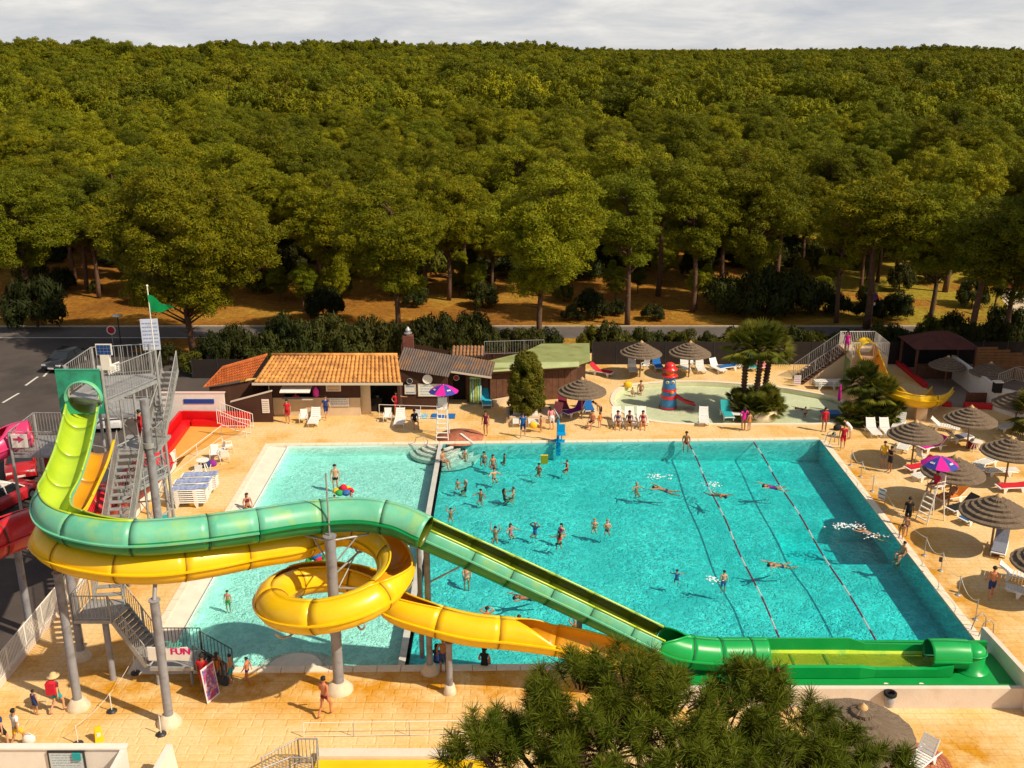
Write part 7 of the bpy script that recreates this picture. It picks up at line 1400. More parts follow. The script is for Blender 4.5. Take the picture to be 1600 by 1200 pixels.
board('blue_poster', 'small teal blue poster at the top right of the notice case', 'poster', (GX(120, 29.9, 1.3), 29.9, 1.36), (1, 0, 0), .28, .3, cm('teal'))
# rail, pale ledge and yellow trough at the bottom
rl = thing('low_deck_rail', 'long thin white rail on the paving above the yellow trough', 'railing', tuple(G(560, 1150))); railing(rl, [G(475, 1152), G(553, 1151), G(640, 1150), G(730, 1148)], .65, bal=False, m=M_white, post_every=4, r=.016)
p = G(610, 1188); ylw = thing('yellow_trough', 'pale walled yellow water trough at the bottom edge', 'water trough', tuple(p)); mb = MB(); xl, xr = GX(497, p.y, 0), GX(760, p.y, 0); mb.box(((xl + xr) / 2, p.y, .18), (xr - xl, .45, .36)); mb.build('ledge', M_tubw, ylw); mb = MB(); mb.box(((xl + xr) / 2, p.y - 2.2, .12), (xr - xl, 3.9, .22)); mb.build('trough_floor', M_yel, ylw)
sr = thing('stair_railing', 'grey barred stair railing at the bottom edge left of the yellow trough', 'railing', tuple(G(455, 1195))); railing(sr, [G(412, 1222, 0), G(468, 1192, .05), G(498, 1192, .05), G(498, 1215, .05)], 1.05, .13, M_galv, .028, rb=.012); railing(sr, [G(412, 1240), G(455, 1222), G(490, 1222)], 1.05, .13, M_galv, .028, rb=.012)
# ================================================================ ROAD SIDE THINGS
p = G(190, 548); la = thing('street_lamp', 'street lamp with a flat white head beside the car park', 'street lamp', tuple(p)); mb = MB(); mb.cyl(p, p + Vector((0, 0, 3.0)), .07, .05, n=8); mb.build('lamp_post', M_dk, la); mb = MB(); mb.lathe([(.1, 2.95), (.42, 3.1), (.42, 3.16), (.08, 3.25)], p, n=18); mb.build('lamp_head', M_white, la)
def roadsign(px, py, Y, h, r, label, face, rim, extra=None):
    x = GX(px, Y, h); o = thing('road_sign', label, 'road sign', (x, Y, 0)); mb = MB(); mb.cyl((x, Y, 0), (x, Y, h + r * .5), .035, n=6); mb.build('post', M_galv, o); mb = MB(); mb.cyl((x, Y - .05, h), (x, Y - .08, h), r, n=24); mb.build('disc', rim, o); mb = MB(); mb.cyl((x, Y - .08, h), (x, Y - .095, h), r * .78, n=24); mb.build('face', face, o)
    if extra: mb = MB(); mb.bar((x - r * .55, Y - .10, h + r * .55), (x + r * .55, Y - .10, h - r * .55), .09, .012, up=(0, -1, 0)); mb.build('red_bar', rim, o); mb = MB(); mb.box((x, Y - .06, h - r - .22), (.55, .03, .28)); mb.build('sub_plate', M_white, o)
roadsign(1364, 478, 94.0, 2.5, .45, 'round blue no parking sign with a red ring and a small plate below', mat('sign_blue', (.02, .05, .35), .5), mat('sign_red', (.45, .01, .02), .5), True)
roadsign(174, 541, 85.5, 1.6, .4, 'round dark red sign in front of the street lamp', mat('sign_red', (0, 0, 0)), M_white)
def car(px, py, hd, paint, label, k=1.0, roof=None):
    p = G(px, py); o = thing('parked_car', label, 'car', (p.x, p.y, -.01), R(hd)); o.scale = (k, k, k); P = mat('car_' + '_'.join('%d' % (c * 100) for c in paint), paint, .25, coat=.8, spec=.5)
    W = .88; secs = [(-2.1, .35, .62, .80), (-2.0, .25, .78, .86), (-1.2, .22, .90, .9), (-.9, .22, .92, .9), (1.0, .22, .95, .9), (1.7, .22, .95, .88), (2.05, .3, .86, .82), (2.12, .4, .7, .75)]; vs = []
    for x, z0, z1, w in secs: vs += [(x, -w, z0), (x, -w * 1.0, (z0 + z1) / 2), (x, -w * .94, z1), (x, 0, z1 + .035), (x, w * .94, z1), (x, w, (z0 + z1) / 2), (x, w, z0)]
    m_ = MB(); n = 7; m_.add(vs, [(i * n + j, i * n + j + 1, (i + 1) * n + j + 1, (i + 1) * n + j) for i in range(len(secs) - 1) for j in range(n - 1)] + [tuple(range(n - 1, -1, -1)), tuple((len(secs) - 1) * n + j for j in range(n))], 0, True); m_.build('body', P, o, world=False)
    cb_ = [(-1.0, .93, .78), (-.35, 1.38, .62), (.9, 1.42, .62), (1.75, .96, .74)]; m_ = MB(); vs = []
    for x, z, w in cb_: vs += [(x, -w, z), (x, w, z)]
    m_.add(vs + [(-1.0, -.80, .9), (-1.0, .80, .9), (1.8, -.8, .9), (1.8, .8, .9)], [(0, 2, 3, 1), (4, 6, 7, 5), (0, 8, 10, 6, 4, 2), (1, 3, 5, 7, 11, 9)], 0); m_.build('window_glass', mat('car_glass', (.02, .025, .03), .08, spec=.8), o, world=False)
    m_ = MB(); m_.add([(-.40, -.63, 1.37), (-.40, .63, 1.37), (.95, .63, 1.42), (.95, -.63, 1.42), (-.3, -.6, 1.44), (-.3, .6, 1.44), (.85, .6, 1.47), (.85, -.6, 1.47)], [(4, 7, 6, 5), (0, 4, 5, 1), (1, 5, 6, 2), (2, 6, 7, 3), (3, 7, 4, 0)], 0, True)
    for s_ in (-1, 1): m_.bar((-1.0, s_ * .79, .93), (-.37, s_ * .63, 1.40), .06); m_.bar((1.78, s_ * .75, .96), (.92, s_ * .63, 1.43), .07); m_.bar((.3, s_ * .8, .93), (.3, s_ * .63, 1.40), .06)
    m_.build('roof', roof or P, o, world=False)
    for x in (-1.35, 1.3):
        for s_ in (-1, 1): m_ = MB(); m_.cyl((x, s_ * .92, .32), (x, s_ * .72, .32), .32, n=18); w_ = m_.build('wheel', M_blackh, o, world=False); m_ = MB(); m_.cyl((x, s_ * .925, .32), (x, s_ * .9, .32), .18, n=12); m_.build('rim', M_galv, w_, world=False)
    for s_ in (-1, 1): m_ = MB(); m_.box((-2.02, s_ * .62, .66), (.14, .34, .16)); m_.build('headlight', mat('headlight_glass', (.7, .7, .68), .15), o, world=False); m_ = MB(); m_.box((2.06, s_ * .62, .7), (.12, .26, .2)); m_.build('tail_light', mat('tail_red', (.4, .01, .01), .3), o, world=False)
    m_ = MB(); m_.box((-2.1, 0, .45), (.06, .5, .12)); m_.build('number_plate', M_white, o, world=False)
car(104, 572, 80, (.015, .015, .02), 'black car parked behind the slide tower')
car(34, 735, 115, (.42, .012, .015), 'red car parked under the pink slide'); car(4, 790, 250, (.45, .012, .02), 'red car with a white roof cut off by the left edge', roof=M_white); car(178, 660, 100, (.5, .5, .52), 'grey car partly hidden behind the tower legs')
car(1602, 452, 170, (.35, .015, .01), 'red car by the sandy track at the right edge')
# ================================================================ FOREGROUND PINE
random.seed(77)
M_need = leaf_mat('near_needles', (0.060, 0.088, 0.005), (0.205, 0.195, 0.010), (0.085, 0.115, 0.008)); M_need.name = 'near_needles'
FPc = Vector((2.75, 13.6, 10.9)); fpn = thing('pine_tree', 'foreground pine whose bushy crown fills the bottom of the photo', 'pine tree', (FPc.x, FPc.y, 0))
lobes = []
for lx, ly, lh_, lr in ((750, 1178, 12.4, .75), (790, 1150, 12.3, .5), (905, 1100, 12.9, 1.0), (870, 1150, 12.4, 1.0), (975, 1085, 13.0, .95), (1050, 1130, 12.6, 1.0), (1180, 1105, 12.7, .95), (1130, 1165, 12.4, 1.0), (1245, 1140, 12.3, .85), (1320, 1182, 11.9, .65), (1385, 1200, 11.7, .45), (820, 1205, 12.0, 1.0), (950, 1190, 12.4, 1.3), (1060, 1215, 12.3, 1.3), (1210, 1215, 12.0, 1.2), (1300, 1240, 11.6, .9), (900, 1280, 11.6, 1.6), (1120, 1290, 11.6, 1.7)):
    q_ = G(lx, ly, lh_); lobes.append(((q_.x, q_.y, lh_), (lr, lr, lr * .92)))
vs = []; fs = []; tb = MB(); cones = MB(); tips = []
ax = [Vector((2.9, 13.4, 0)), Vector((2.7, 13.5, 4)), Vector((2.8, 13.4, 8)), Vector((2.75, 13.7, 11)), Vector((2.6, 13.9, 13.2))]
tb.tube(bez(ax, 4), [.28 - .014 * i for i in range(17)], n=10)
cnt = 0
for (c, r) in lobes:
    c = Vector(c); n = int(74 * (r[0] * r[1] + r[0] * r[2] + r[1] * r[2]) / 3)
    hub = Vector((2.75, 13.6, c.z - 1.6)); tb.tube([hub, (hub + c) / 2 + Vector((0, 0, -.1)), c], [.1, .07, .05], n=6)
    for _ in range(n):
        d = rnd_dir()
        if d.z < -.5: continue
        q = random.uniform(.72, 1.0); p = c + Vector((d.x * r[0], d.y * r[1], d.z * r[2])) * q
        inside = any(((p - Vector(c2)).x / r2[0]) ** 2 + ((p - Vector(c2)).y / r2[1]) ** 2 + ((p - Vector(c2)).z / r2[2]) ** 2 < .40 for c2, r2 in lobes)
        if inside and random.random() < .75: continue
        ax_ = (d * .8 + Vector((0, 0, .75)) + rnd_dir() * .25).normalized(); cnt += 1
        tb.tube([c.lerp(p, .45), p - ax_ * .18, p + ax_ * .12], [.022, .014, .008], n=4)
        s1 = ax_.cross(rnd_dir()).normalized(); s2 = ax_.cross(s1); L_ = random.uniform(.24, .33)
        for k in range(165):
            u = random.uniform(-.22, .14); a = random.uniform(0, 6.283); sp_ = random.uniform(.25, 1.45) if u > .05 else random.uniform(.7, 1.5)
            nd = (ax_ * math.cos(sp_) + (s1 * math.cos(a) + s2 * math.sin(a)) * math.sin(sp_)).normalized(); b0 = p + ax_ * u; w_ = nd.cross(rnd_dir()).normalized() * .0058; tip = b0 + nd * L_ * random.uniform(.75, 1.05) - Vector((0, 0, .02)); b_ = len(vs)
            vs.extend((tuple(b0 - w_), tuple(b0 + w_), tuple(tip + w_ * .5), tuple(tip - w_ * .5))); fs.append((b_, b_ + 1, b_ + 2, b_ + 3))
        if random.random() < .05: cones.lathe([(.01, 0), (.035, .03), (.04, .07), (.02, .12), (.005, .14)], p + ax_ * .05, n=8)
me = bpy.data.meshes.new('crown'); me.from_pydata(vs, [], fs); me.materials.append(M_need); me.update(); o = bpy.data.objects.new('crown', me); C.objects.link(o); o.parent = fpn; o.matrix_parent_inverse = Matrix.Translation(-Vector(fpn.location))
tb.build('trunk', M_bark, fpn); cones.build('cones', mat('pine_cone', (.30, .13, .05), .8), fpn)['kind'] = 'stuff'
print('tufts', cnt)
# pines outside the right edge whose shade lies over the bar terrace
for x, y, k in ((43, 67, 1.3), (45, 72.5, 1.35), (43.5, 77.5, 1.3), (49, 68, 1.4)):
    o = thing('pine_tree', 'pine beyond the right edge shading the bar terrace', 'pine tree', (x, y, 0), x, 'pines beyond the right edge'); o.scale = (k, k, k); put('trunk', NEAR[4][0], o); put('crown', NEAR[4][1], o)

p = G(1310, 636); cu_ = thing('closed_parasol', 'closed pink parasol standing at the right end of the wading pool', 'parasol', tuple(p)); mb = MB(); mb.cyl(p, p + Vector((0, 0, .5)), .03, n=6); mb.build('pole', M_galv, cu_); mb = MB(); mb.lathe([(.04, .45), (.13, .6), (.11, 1.2), (.05, 1.65), (.01, 1.75)], p, n=10); mb.build('furled_cloth', cm('magenta'), cu_)
# ================================================================ PEOPLE
HT = 1.74
BASE = dict(pelvis=(0, 0, .94), waist=(0, 0, 1.08), chest=(0, .01, 1.28), neck=(0, .015, 1.48), head0=(0, 0, 1.56), head=(0, -.01, 1.66),
    sL=(-.17, .01, 1.42), eL=(-.24, .02, 1.14), wL=(-.25, -.04, .90), hL=(-.25, -.06, .83), sR=(.17, .01, 1.42), eR=(.24, .02, 1.14), wR=(.25, -.04, .90), hR=(.25, -.06, .83),
    pL=(-.095, 0, .89), kL=(-.11, -.02, .50), aL=(-.11, .03, .09), tL=(-.13, -.14, .04), pR=(.095, 0, .89), kR=(.11, -.02, .50), aR=(.11, .03, .09), tR=(.13, -.14, .04))
EDG = [('pelvis', 'waist'), ('waist', 'chest'), ('chest', 'neck'), ('neck', 'head0'), ('head0', 'head'), ('chest', 'sL'), ('sL', 'eL'), ('eL', 'wL'), ('wL', 'hL'), ('chest', 'sR'), ('sR', 'eR'), ('eR', 'wR'), ('wR', 'hR'),
       ('pelvis', 'pL'), ('pL', 'kL'), ('kL', 'aL'), ('aL', 'tL'), ('pelvis', 'pR'), ('pR', 'kR'), ('kR', 'aR'), ('aR', 'tR')]
RAD = dict(pelvis=(.135, .105), waist=(.125, .095), chest=(.155, .105), neck=(.055, .055), head0=(.07, .08), head=(.085, .10), sL=(.06, .06), eL=(.042, .042), wL=(.028, .028), hL=(.035, .022), pL=(.085, .085), kL=(.056, .056), aL=(.038, .038), tL=(.04, .03))
for k in list(RAD):
    if k.endswith('L') and k != 'L': RAD[k[:-1] + 'R'] = RAD[k]
def P_(**kw): d = dict(BASE); d.update(kw); return d
def shift(d, keys, v): 
    e = dict(d)
    for k in keys: e[k] = tuple(a + b for a, b in zip(e[k], v))
    return e
ARMS_UP = dict(eL=(-.32, -.02, 1.58), wL=(-.30, -.03, 1.82), hL=(-.29, -.03, 1.9), eR=(.32, -.02, 1.58), wR=(.26, -.03, 1.83), hR=(.24, -.03, 1.9))
HEAD_H = dict(eL=(-.40, .0, 1.50), wL=(-.18, -.02, 1.68), hL=(-.10, -.02, 1.70), eR=(.40, .0, 1.50), wR=(.18, -.02, 1.68), hR=(.10, -.02, 1.70))
ARMS_OUT = dict(eL=(-.38, -.12, 1.30), wL=(-.48, -.30, 1.28), hL=(-.50, -.37, 1.28), eR=(.38, -.12, 1.30), wR=(.48, -.30, 1.28), hR=(.50, -.37, 1.28))
WALK = dict(kL=(-.10, -.20, .52), aL=(-.10, -.18, .12), tL=(-.11, -.34, .08), kR=(.10, .06, .50), aR=(.10, .30, .14), tR=(.11, .18, .04), wL=(-.26, .10, .92), hL=(-.27, .12, .85), wR=(.26, -.16, .94), hR=(.26, -.2, .88), eL=(-.24, .09, 1.15), eR=(.24, -.02, 1.14))
def rot(d, pivot, ang, keys=None):
    """turn joints about the x axis through pivot"""
    c, s = math.cos(ang), math.sin(ang); e = dict(d)
    for k in (keys or d.keys()): x, y, z = d[k]; y -= pivot[1]; z -= pivot[2]; e[k] = (x, pivot[1] + y * c - z * s, pivot[2] + y * s + z * c)
    return e
UP = ['waist', 'chest', 'neck', 'head0', 'head', 'sL', 'eL', 'wL', 'hL', 'sR', 'eR', 'wR', 'hR']
LEG = ['pL', 'kL', 'aL', 'tL', 'pR', 'kR', 'aR', 'tR']
SIT = P_(kL=(-.14, -.42, .96), aL=(-.14, -.46, .52), tL=(-.15, -.62, .48), kR=(.14, -.42, .96), aR=(.14, -.46, .52), tR=(.15, -.62, .48), wL=(-.22, -.18, 1.02), hL=(-.18, -.24, 1.0), wR=(.22, -.18, 1.02), hR=(.18, -.24, 1.0))
SIT = shift(SIT, SIT.keys(), (0, 0, -.84))                     # seat at 0.10 above its base point
RECL = rot(P_(kL=(-.13, -.02, .50), kR=(.13, -.02, .50)), (0, 0, .94), R(0)); 
RECL = P_(kL=(-.12, -.40, 1.04), aL=(-.12, -.82, .92), tL=(-.13, -.86, 1.04), kR=(.12, -.42, .96), aR=(.12, -.84, .92), tR=(.13, -.88, 1.04), wL=(-.24, -.14, 1.0), hL=(-.2, -.2, 1.0), wR=(.24, -.14, 1.0), hR=(.2, -.2, 1.0))
RECL = rot(RECL, (0, 0, .94), R(-38), UP); RECL = shift(RECL, RECL.keys(), (0, 0, -.84))
FLAT = rot(P_(), (0, 0, .94), R(-86)); FLAT = shift(FLAT, FLAT.keys(), (0, 0, -.84))
SWIM = rot(P_(eL=(-.35, -.02, 1.58), wL=(-.42, 0, 1.80), hL=(-.44, 0, 1.88), eR=(.35, .02, 1.55), wR=(.44, .02, 1.76), hR=(.46, .02, 1.84), kL=(-.20, .0, .52), aL=(-.26, .12, .16), tL=(-.28, .14, .05), kR=(.20, 0, .52), aR=(.26, .1, .16), tR=(.28, .12, .05), head=(0, -.06, 1.66)), (0, 0, 1.3), R(74)); SWIM = shift(SWIM, SWIM.keys(), (0, 0, -1.3))
BEND = rot(P_(wL=(-.18, -.30, .95), hL=(-.16, -.36, .90), wR=(.18, -.30, .95), hR=(.16, -.36, .90)), (0, 0, .94), R(55), UP)
POINT = P_(eR=(.40, -.05, 1.36), wR=(.64, -.08, 1.34), hR=(.72, -.08, 1.34), eL=(-.32, .02, 1.18), wL=(-.22, -.10, 1.04), hL=(-.15, -.12, 1.02))
HIPS = P_(eL=(-.34, .06, 1.20), wL=(-.17, -.02, 1.02), hL=(-.13, -.05, 1.0), eR=(.34, .06, 1.20), wR=(.17, -.02, 1.02), hR=(.13, -.05, 1.0))
FOLD = P_(eL=(-.25, -.04, 1.18), wL=(-.06, -.2, 1.20), hL=(.02, -.2, 1.22), eR=(.25, -.04, 1.18), wR=(.06, -.22, 1.22), hR=(-.02, -.2, 1.26))
POSES = dict(stand=BASE, walk=P_(**WALK), up=P_(**ARMS_UP), headh=P_(**HEAD_H), out=P_(**ARMS_OUT), sit=SIT, recl=RECL, flat=FLAT, swim=SWIM, bend=BEND, point=POINT, hips=HIPS, fold=FOLD)
TUCK = dict(kL=(-.16, -.34, .80), aL=(-.13, -.06, .60), tL=(-.14, .06, .56), kR=(.16, -.30, .76), aR=(.14, .02, .58), tR=(.15, .13, .54))   # treading water, knees drawn up
for k_ in ('stand', 'up', 'headh', 'out', 'fold'): POSES['w_' + k_] = dict(POSES[k_], **TUCK)
M_skin = [mat('skin_' + n, c, .55, var=.06, vscale=6) for n, c in (('tan', (.48, .235, .125)), ('fair', (.62, .32, .19)), ('dark', (.30, .12, .05)), ('red', (.56, .20, .10)))]
M_hair = [mat('hair_' + n, c, .7) for n, c in (('black', (.012, .010, .010)), ('brown', (.06, .028, .014)), ('grey', (.30, .27, .24)), ('blond', (.35, .20, .08)))]
_pose = {}
def pose_data(name):
    if name in _pose: return _pose[name]
    J = POSES[name]; ks = list(J.keys()); me = bpy.data.meshes.new('body'); me.from_pydata([J[k] for k in ks], [(ks.index(a), ks.index(b)) for a, b in EDG], [])
    ob = bpy.data.objects.new('body_source', me); C.objects.link(ob); sk = ob.modifiers.new('skin', 'SKIN'); sk.use_smooth_shade = True
    for i, k in enumerate(ks): me.skin_vertices[0].data[i].radius = RAD[k]; me.skin_vertices[0].data[i].use_root = (k == 'pelvis')
    ss = ob.modifiers.new('sub', 'SUBSURF'); ss.levels = 1; ss.render_levels = 1
    bpy.context.view_layer.update(); ev = bpy.data.meshes.new_from_object(ob.evaluated_get(bpy.context.evaluated_depsgraph_get())); bpy.data.objects.remove(ob)
    V = [v.co.copy() for v in ev.vertices]; Nn = [v.normal.copy() for v in ev.vertices]; F = [tuple(p.vertices) for p in ev.polygons]
    segs = [(a, b, Vector(J[a]), Vector(J[b])) for a, b in EDG]; reg = []
    for f in F:
        c = sum((V[i] for i in f), Vector()) / len(f); best = None
        for a, b, p, q in segs:
            d = q - p; t = max(0, min(1, (c - p).dot(d) / d.length_squared)); r = RAD[a][0] + (RAD[b][0] - RAD[a][0]) * t; dist = (c - (p + d * t)).length / r
            if best is None or dist < best[0]: best = (dist, a, b, t)
        reg.append(best[1:])
    mb = MB(); mb.add(V, F, 0, True)
    # fingers, thumb, nose, ears
    for s_ in 'LR':
        w_, h_ = Vector(J['w' + s_]), Vector(J['h' + s_]); d = (h_ - w_).normalized(); sd = d.cross(Vector((0, 1, .2))).normalized()
        for i in range(4): b0 = h_ + sd * (i - 1.5) * .018; l_ = (.065, .078, .072, .055)[i]; mb.tube([b0, b0 + d * l_ * .55 + Vector((0, -.006, 0)), b0 + d * l_ + Vector((0, -.02, 0))], [.0095, .009, .006], n=5)
        b0 = w_ + d * .03; mb.tube([b0 + sd * .02, b0 + sd * .055 + d * .03, b0 + sd * .06 + d * .06], [.012, .011, .007], n=5)
    hd0, hd1 = Vector(J['head0']), Vector(J['head']); uh = (Vector((0, 0, 1)) if name not in ('flat', 'swim', 'recl', 'bend') else (hd1 - Vector(J['neck'])).normalized()); xh = Vector((1, 0, 0)); fh = uh.cross(xh).normalized() * -1
    if fh.dot(Vector((0, -1, 0))) < 0 and name in ('stand',): fh = -fh
    fh = xh.cross(uh).normalized() * -1 if False else fh
    fwd = Vector((0, -1, 0)); fwd = (fwd - uh * fwd.dot(uh)); fwd = fwd.normalized() if fwd.length > .1 else fh
    if name == 'swim': fwd = Vector((0, -1, -.2)).normalized() if False else (Vector((0, 0, -1)) - uh * Vector((0, 0, -1)).dot(uh)).normalized()
    if name in ('flat',): fwd = Vector((0, 0, 1))
    hc = hd1 - uh * .02
    for s_ in (-1, 1): mb.ball(hc + xh * .085 * s_ - uh * .01, .022, 6, 4, sc=(.5, 1, 1.3))
    mb.tube([hc + fwd * .085 + uh * .02, hc + fwd * .115 - uh * .02, hc + fwd * .09 - uh * .03], [.008, .016, .008], n=5)
    for s_ in (-1, 1): mb.ball(hc + fwd * .088 + xh * .032 * s_ + uh * .022, .0095, 6, 4, mi=1)
    mb.box(hc + fwd * .09 - uh * .055, (.04, .012, .008), mi=1)
    body = mb.mesh('body', [M_skin[0], M_hair[0]])
    def hair_me(long_):
        h = MB(); rings = []; n = 12
        for j in range(7):
            ph = R(0 + 17 * j)
            for k in range(n):
                a = 2 * math.pi * k / n; dirv = (xh * math.cos(a) - fwd * math.sin(a)) * math.sin(ph) + uh * math.cos(ph); front = (-math.sin(a)) > .3 and j > 3; rr_ = .112 if not front else .07
                rings.append(hc + uh * .012 - fwd * .012 + Vector((dirv * rr_)))
        h.add(rings, [(j * n + k, (j + 1) * n + k, (j + 1) * n + (k + 1) % n, j * n + (k + 1) % n) for j in range(6) for k in range(n)], 0, True); h.add(rings[:n], [tuple(range(n))], 0, True)
        if long_:
            b0 = hc - fwd * .075; h.tube([b0 + uh * .03, b0 - uh * .10 - fwd * .03, b0 - uh * .24 - fwd * .035, b0 - uh * .33 - fwd * .03], [.08, .085, .07, .03], n=8)
        return h.mesh('hair', M_hair[0])
    _pose[name] = dict(V=V, N=Nn, F=F, reg=reg, body=body, hair={0: hair_me(0), 1: hair_me(1)}, g={}); return _pose[name]
T_ = {('pelvis', 'waist'), ('waist', 'chest'), ('chest', 'neck'), ('chest', 'sL'), ('chest', 'sR')}
def wants(kind, a, b, t):
    up, hip, leg = (a, b) in T_, (a, b) in {('pelvis', 'pL'), ('pelvis', 'pR')} or ((a, b) == ('pelvis', 'waist') and t < .5), b in ('kL', 'kR')
    neckcut = (a, b) == ('chest', 'neck') and t > .55
    if kind == 'brief': return hip and not ((a, b) == ('pelvis', 'waist') and t > .3) or (leg and t < .16)
    if kind == 'short': return hip or (leg and t < .78)
    if kind == 'bra': return (a, b) in {('chest', 'sL'), ('chest', 'sR')} and t < .55 or ((a, b) == ('waist', 'chest') and t > .55) or ((a, b) == ('chest', 'neck') and t < .25)
    if kind == 'suit': return (up and not neckcut) or hip or (leg and t < .1)
    if kind == 'shirt': return (up and not neckcut) or hip and False or b in ('eL', 'eR') and t < .62 or (a, b) in {('pelvis', 'pL'), ('pelvis', 'pR')}
    if kind == 'dress': return (up and not neckcut) or hip or (leg and t < .55)
    return False
def garment(pd, kind):
    if kind in pd['g']: return pd['g'][kind]
    idx = [i for i, r in enumerate(pd['reg']) if wants(kind, *r)]; used = sorted({v for i in idx for v in pd['F'][i]}); mp_ = {v: k for k, v in enumerate(used)}
    off = .016 if kind in ('shirt', 'short', 'dress') else .007
    me = bpy.data.meshes.new('clothing'); me.from_pydata([tuple(pd['V'][v] + pd['N'][v] * off) for v in used], [], [tuple(mp_[v] for v in pd['F'][i]) for i in idx])
    me.polygons.foreach_set('use_smooth', [True] * len(me.polygons)); me.materials.append(M_white); me.update(); pd['g'][kind] = me; return me
GN = dict(brief='swim_trunks', short='shorts', bra='bikini_top', suit='swimsuit', shirt='shirt', dress='dress')
def person(pos, face, pose, label, wear=(), k=1.0, skin=0, hair=0, long=0, group=None, dz=0.0):
    """face: compass heading in degrees the person looks to (0 = +X, 90 = away from the camera)"""
    pd = pose_data(pose); p = Vector(pos); o = thing('person', label, 'person', (p.x, p.y, p.z + dz), R(face + 90), group); o.scale = (k, k, k)
    b = put('body', pd['body'], o); b.material_slots[0].link = 'OBJECT'; b.material_slots[0].material = M_skin[skin]
    h = put('hair', pd['hair'][long], o); h.material_slots[0].link = 'OBJECT'; h.material_slots[0].material = M_hair[hair]
    for kind, c in wear: g_ = put(GN[kind], garment(pd, kind), o); g_.material_slots[0].link = 'OBJECT'; g_.material_slots[0].material = cm(c)
    return o
def wp(px, py, fz=None):
    """spot in the water where a bather's waterline was seen"""
    q = G(px, py, WATER); return Vector((q.x, q.y, 0))
def wader(px, py, face, pose, label, wear, depth=.95, **kw):
    """standing in the water with the surface `depth` up the body"""
    q = wp(px, py + 2); k0 = kw.get('k', 1.0); kw['k'] = k0 * (.88 if px > 690 else 1); depth = depth + (0.0 if px < 690 else .36 if ps_ok(pose) else .2); return person((q.x, q.y, WATER - depth * kw.get('k', 1.0)), face, pose, label, wear, **kw)
def ps_ok(p): return p != 'bend' and p != 'w_bend'
def swimmer(px, py, face, label, wear, **kw): q = wp(px, py); return person((q.x, q.y, WATER - .10), face, 'swim', label, wear, **kw)
# deck
D = lambda px, py: G(px, py, 0.015)
person(D(450, 661), 260, 'stand', 'lifeguard in red left of another before the serving hatch', [('shirt', 'red'), ('short', 'red')], skin=0, long=1)
person(D(464, 648), 90, 'stand', 'person in red leaning at the serving hatch', [('shirt', 'red'), ('short', 'red')], skin=2)
person(D(510, 655), 300, 'walk', 'man in dark blue walking past the snack bar counter', [('shirt', 'navy'), ('short', 'navy')], skin=1)
person(D(620, 648), 280, 'point', 'lifeguard in red stretching an arm out at the white railing', [('shirt', 'red'), ('short', 'red')], skin=0)
person(D(634 + 125, 680), 250, 'stand', 'woman in dark swimsuit standing on the deck beyond the round terracotta patch', [('suit', 'maroon')], skin=3, long=1)
person(D(817, 683), 80, 'walk', 'man in bright blue shirt striding along the far edge of the pool', [('shirt', 'blue'), ('short', 'navy')], skin=0)
person(D(845, 675), 200, 'stand', 'child beside the loungers right of the man in blue', [('brief', 'pink')], k=.68, skin=0); person(D(862, 671), 100, 'bend', 'woman with a pale wrap leaning over beside the blue pool lift', [('suit', 'pink'), ('short', 'white')], skin=1, long=1)
person(D(938, 655), 200, 'bend', 'person bending over beside the blue lounger', [('short', 'black')], skin=0); person(D(925, 668), 240, 'sit', 'person in black sitting left of three loungers', [('short', 'black')], skin=3, hair=1, dz=.36); person(D(937, 668), 100, 'stand', 'child in orange beside the seated person in black', [('suit', 'orange')], k=.62, skin=0)
for i, (x, lab, c) in enumerate(((965, 'woman sitting on the leftmost of the three loungers', 'navy'), (983, 'woman sitting on the middle one of the three loungers', 'black'), (1004, 'woman in dark bikini sitting on the rightmost of the three loungers', 'maroon'))): person(D(x, 668), 265, 'sit', lab, [('brief', c), ('bra', c)], skin=(0, 2, 3)[i], long=1, dz=.34)
person(D(1161, 673), 110, 'hips', 'woman in a magenta top standing with a child by the round planter', [('shirt', 'magenta')], skin=2, long=1); person(D(1170, 673), 120, 'stand', 'child next to the woman in magenta', [('brief', 'orange')], k=.8, skin=0)
person(D(1287, 674), 265, 'stand', 'person in red shirt standing at the right end of the wading pool', [('shirt', 'red')], skin=2, long=1)
person(D(1316, 702), 250, 'walk', 'lifeguard in red walking near the far right pool corner', [('shirt', 'red'), ('short', 'red')], skin=0); person(D(1328, 686), 150, 'bend', 'child bending down behind the lifeguard in red near the corner', [('dress', 'white')], k=.9, skin=1)
person(D(1379, 730), 260, 'stand', 'man in a yellow shirt chatting on the right side deck', [('shirt', 'yellow'), ('short', 'grey')], skin=0); person(D(1389, 738), 200, 'fold', 'person in black chatting beside the man in yellow', [('dress', 'black')], skin=2)
person(D(1417, 822), 80, 'stand', 'man in black shirt and shorts standing at the right pool edge', [('shirt', 'black'), ('short', 'black')], skin=2)
person(D(1414, 838), 60, 'stand', 'child standing just before the man in black', [('brief', 'navy')], k=.72, skin=0); person(D(1407, 842), 250, 'bend', 'child crouching at the right pool edge', [('brief', 'green')], k=.75, skin=3)
person(D(1411, 868), 200, 'sit', 'boy climbing out at the right pool edge', [('brief', 'navy')], k=.9, skin=0, dz=.0)
person(D(1547, 936), 75, 'walk', 'man in dark trunks walking away over the right side deck', [('short', 'navy')], skin=3)
person(G(1322, 552, 2.72), 250, 'stand', 'person in magenta on top of the children\'s slide tower', [('dress', 'magenta')], skin=2)
person(G(222, 694, 6.92), 200, 'fold', 'lifeguard in red on the middle platform of the slide tower', [('shirt', 'red'), ('short', 'red')], skin=0)
person(D(321, 1083), 80, 'stand', 'lifeguard in red shirt and shorts at the foot of the slide stairs', [('shirt', 'red'), ('short', 'red')], k=1.06, skin=2)
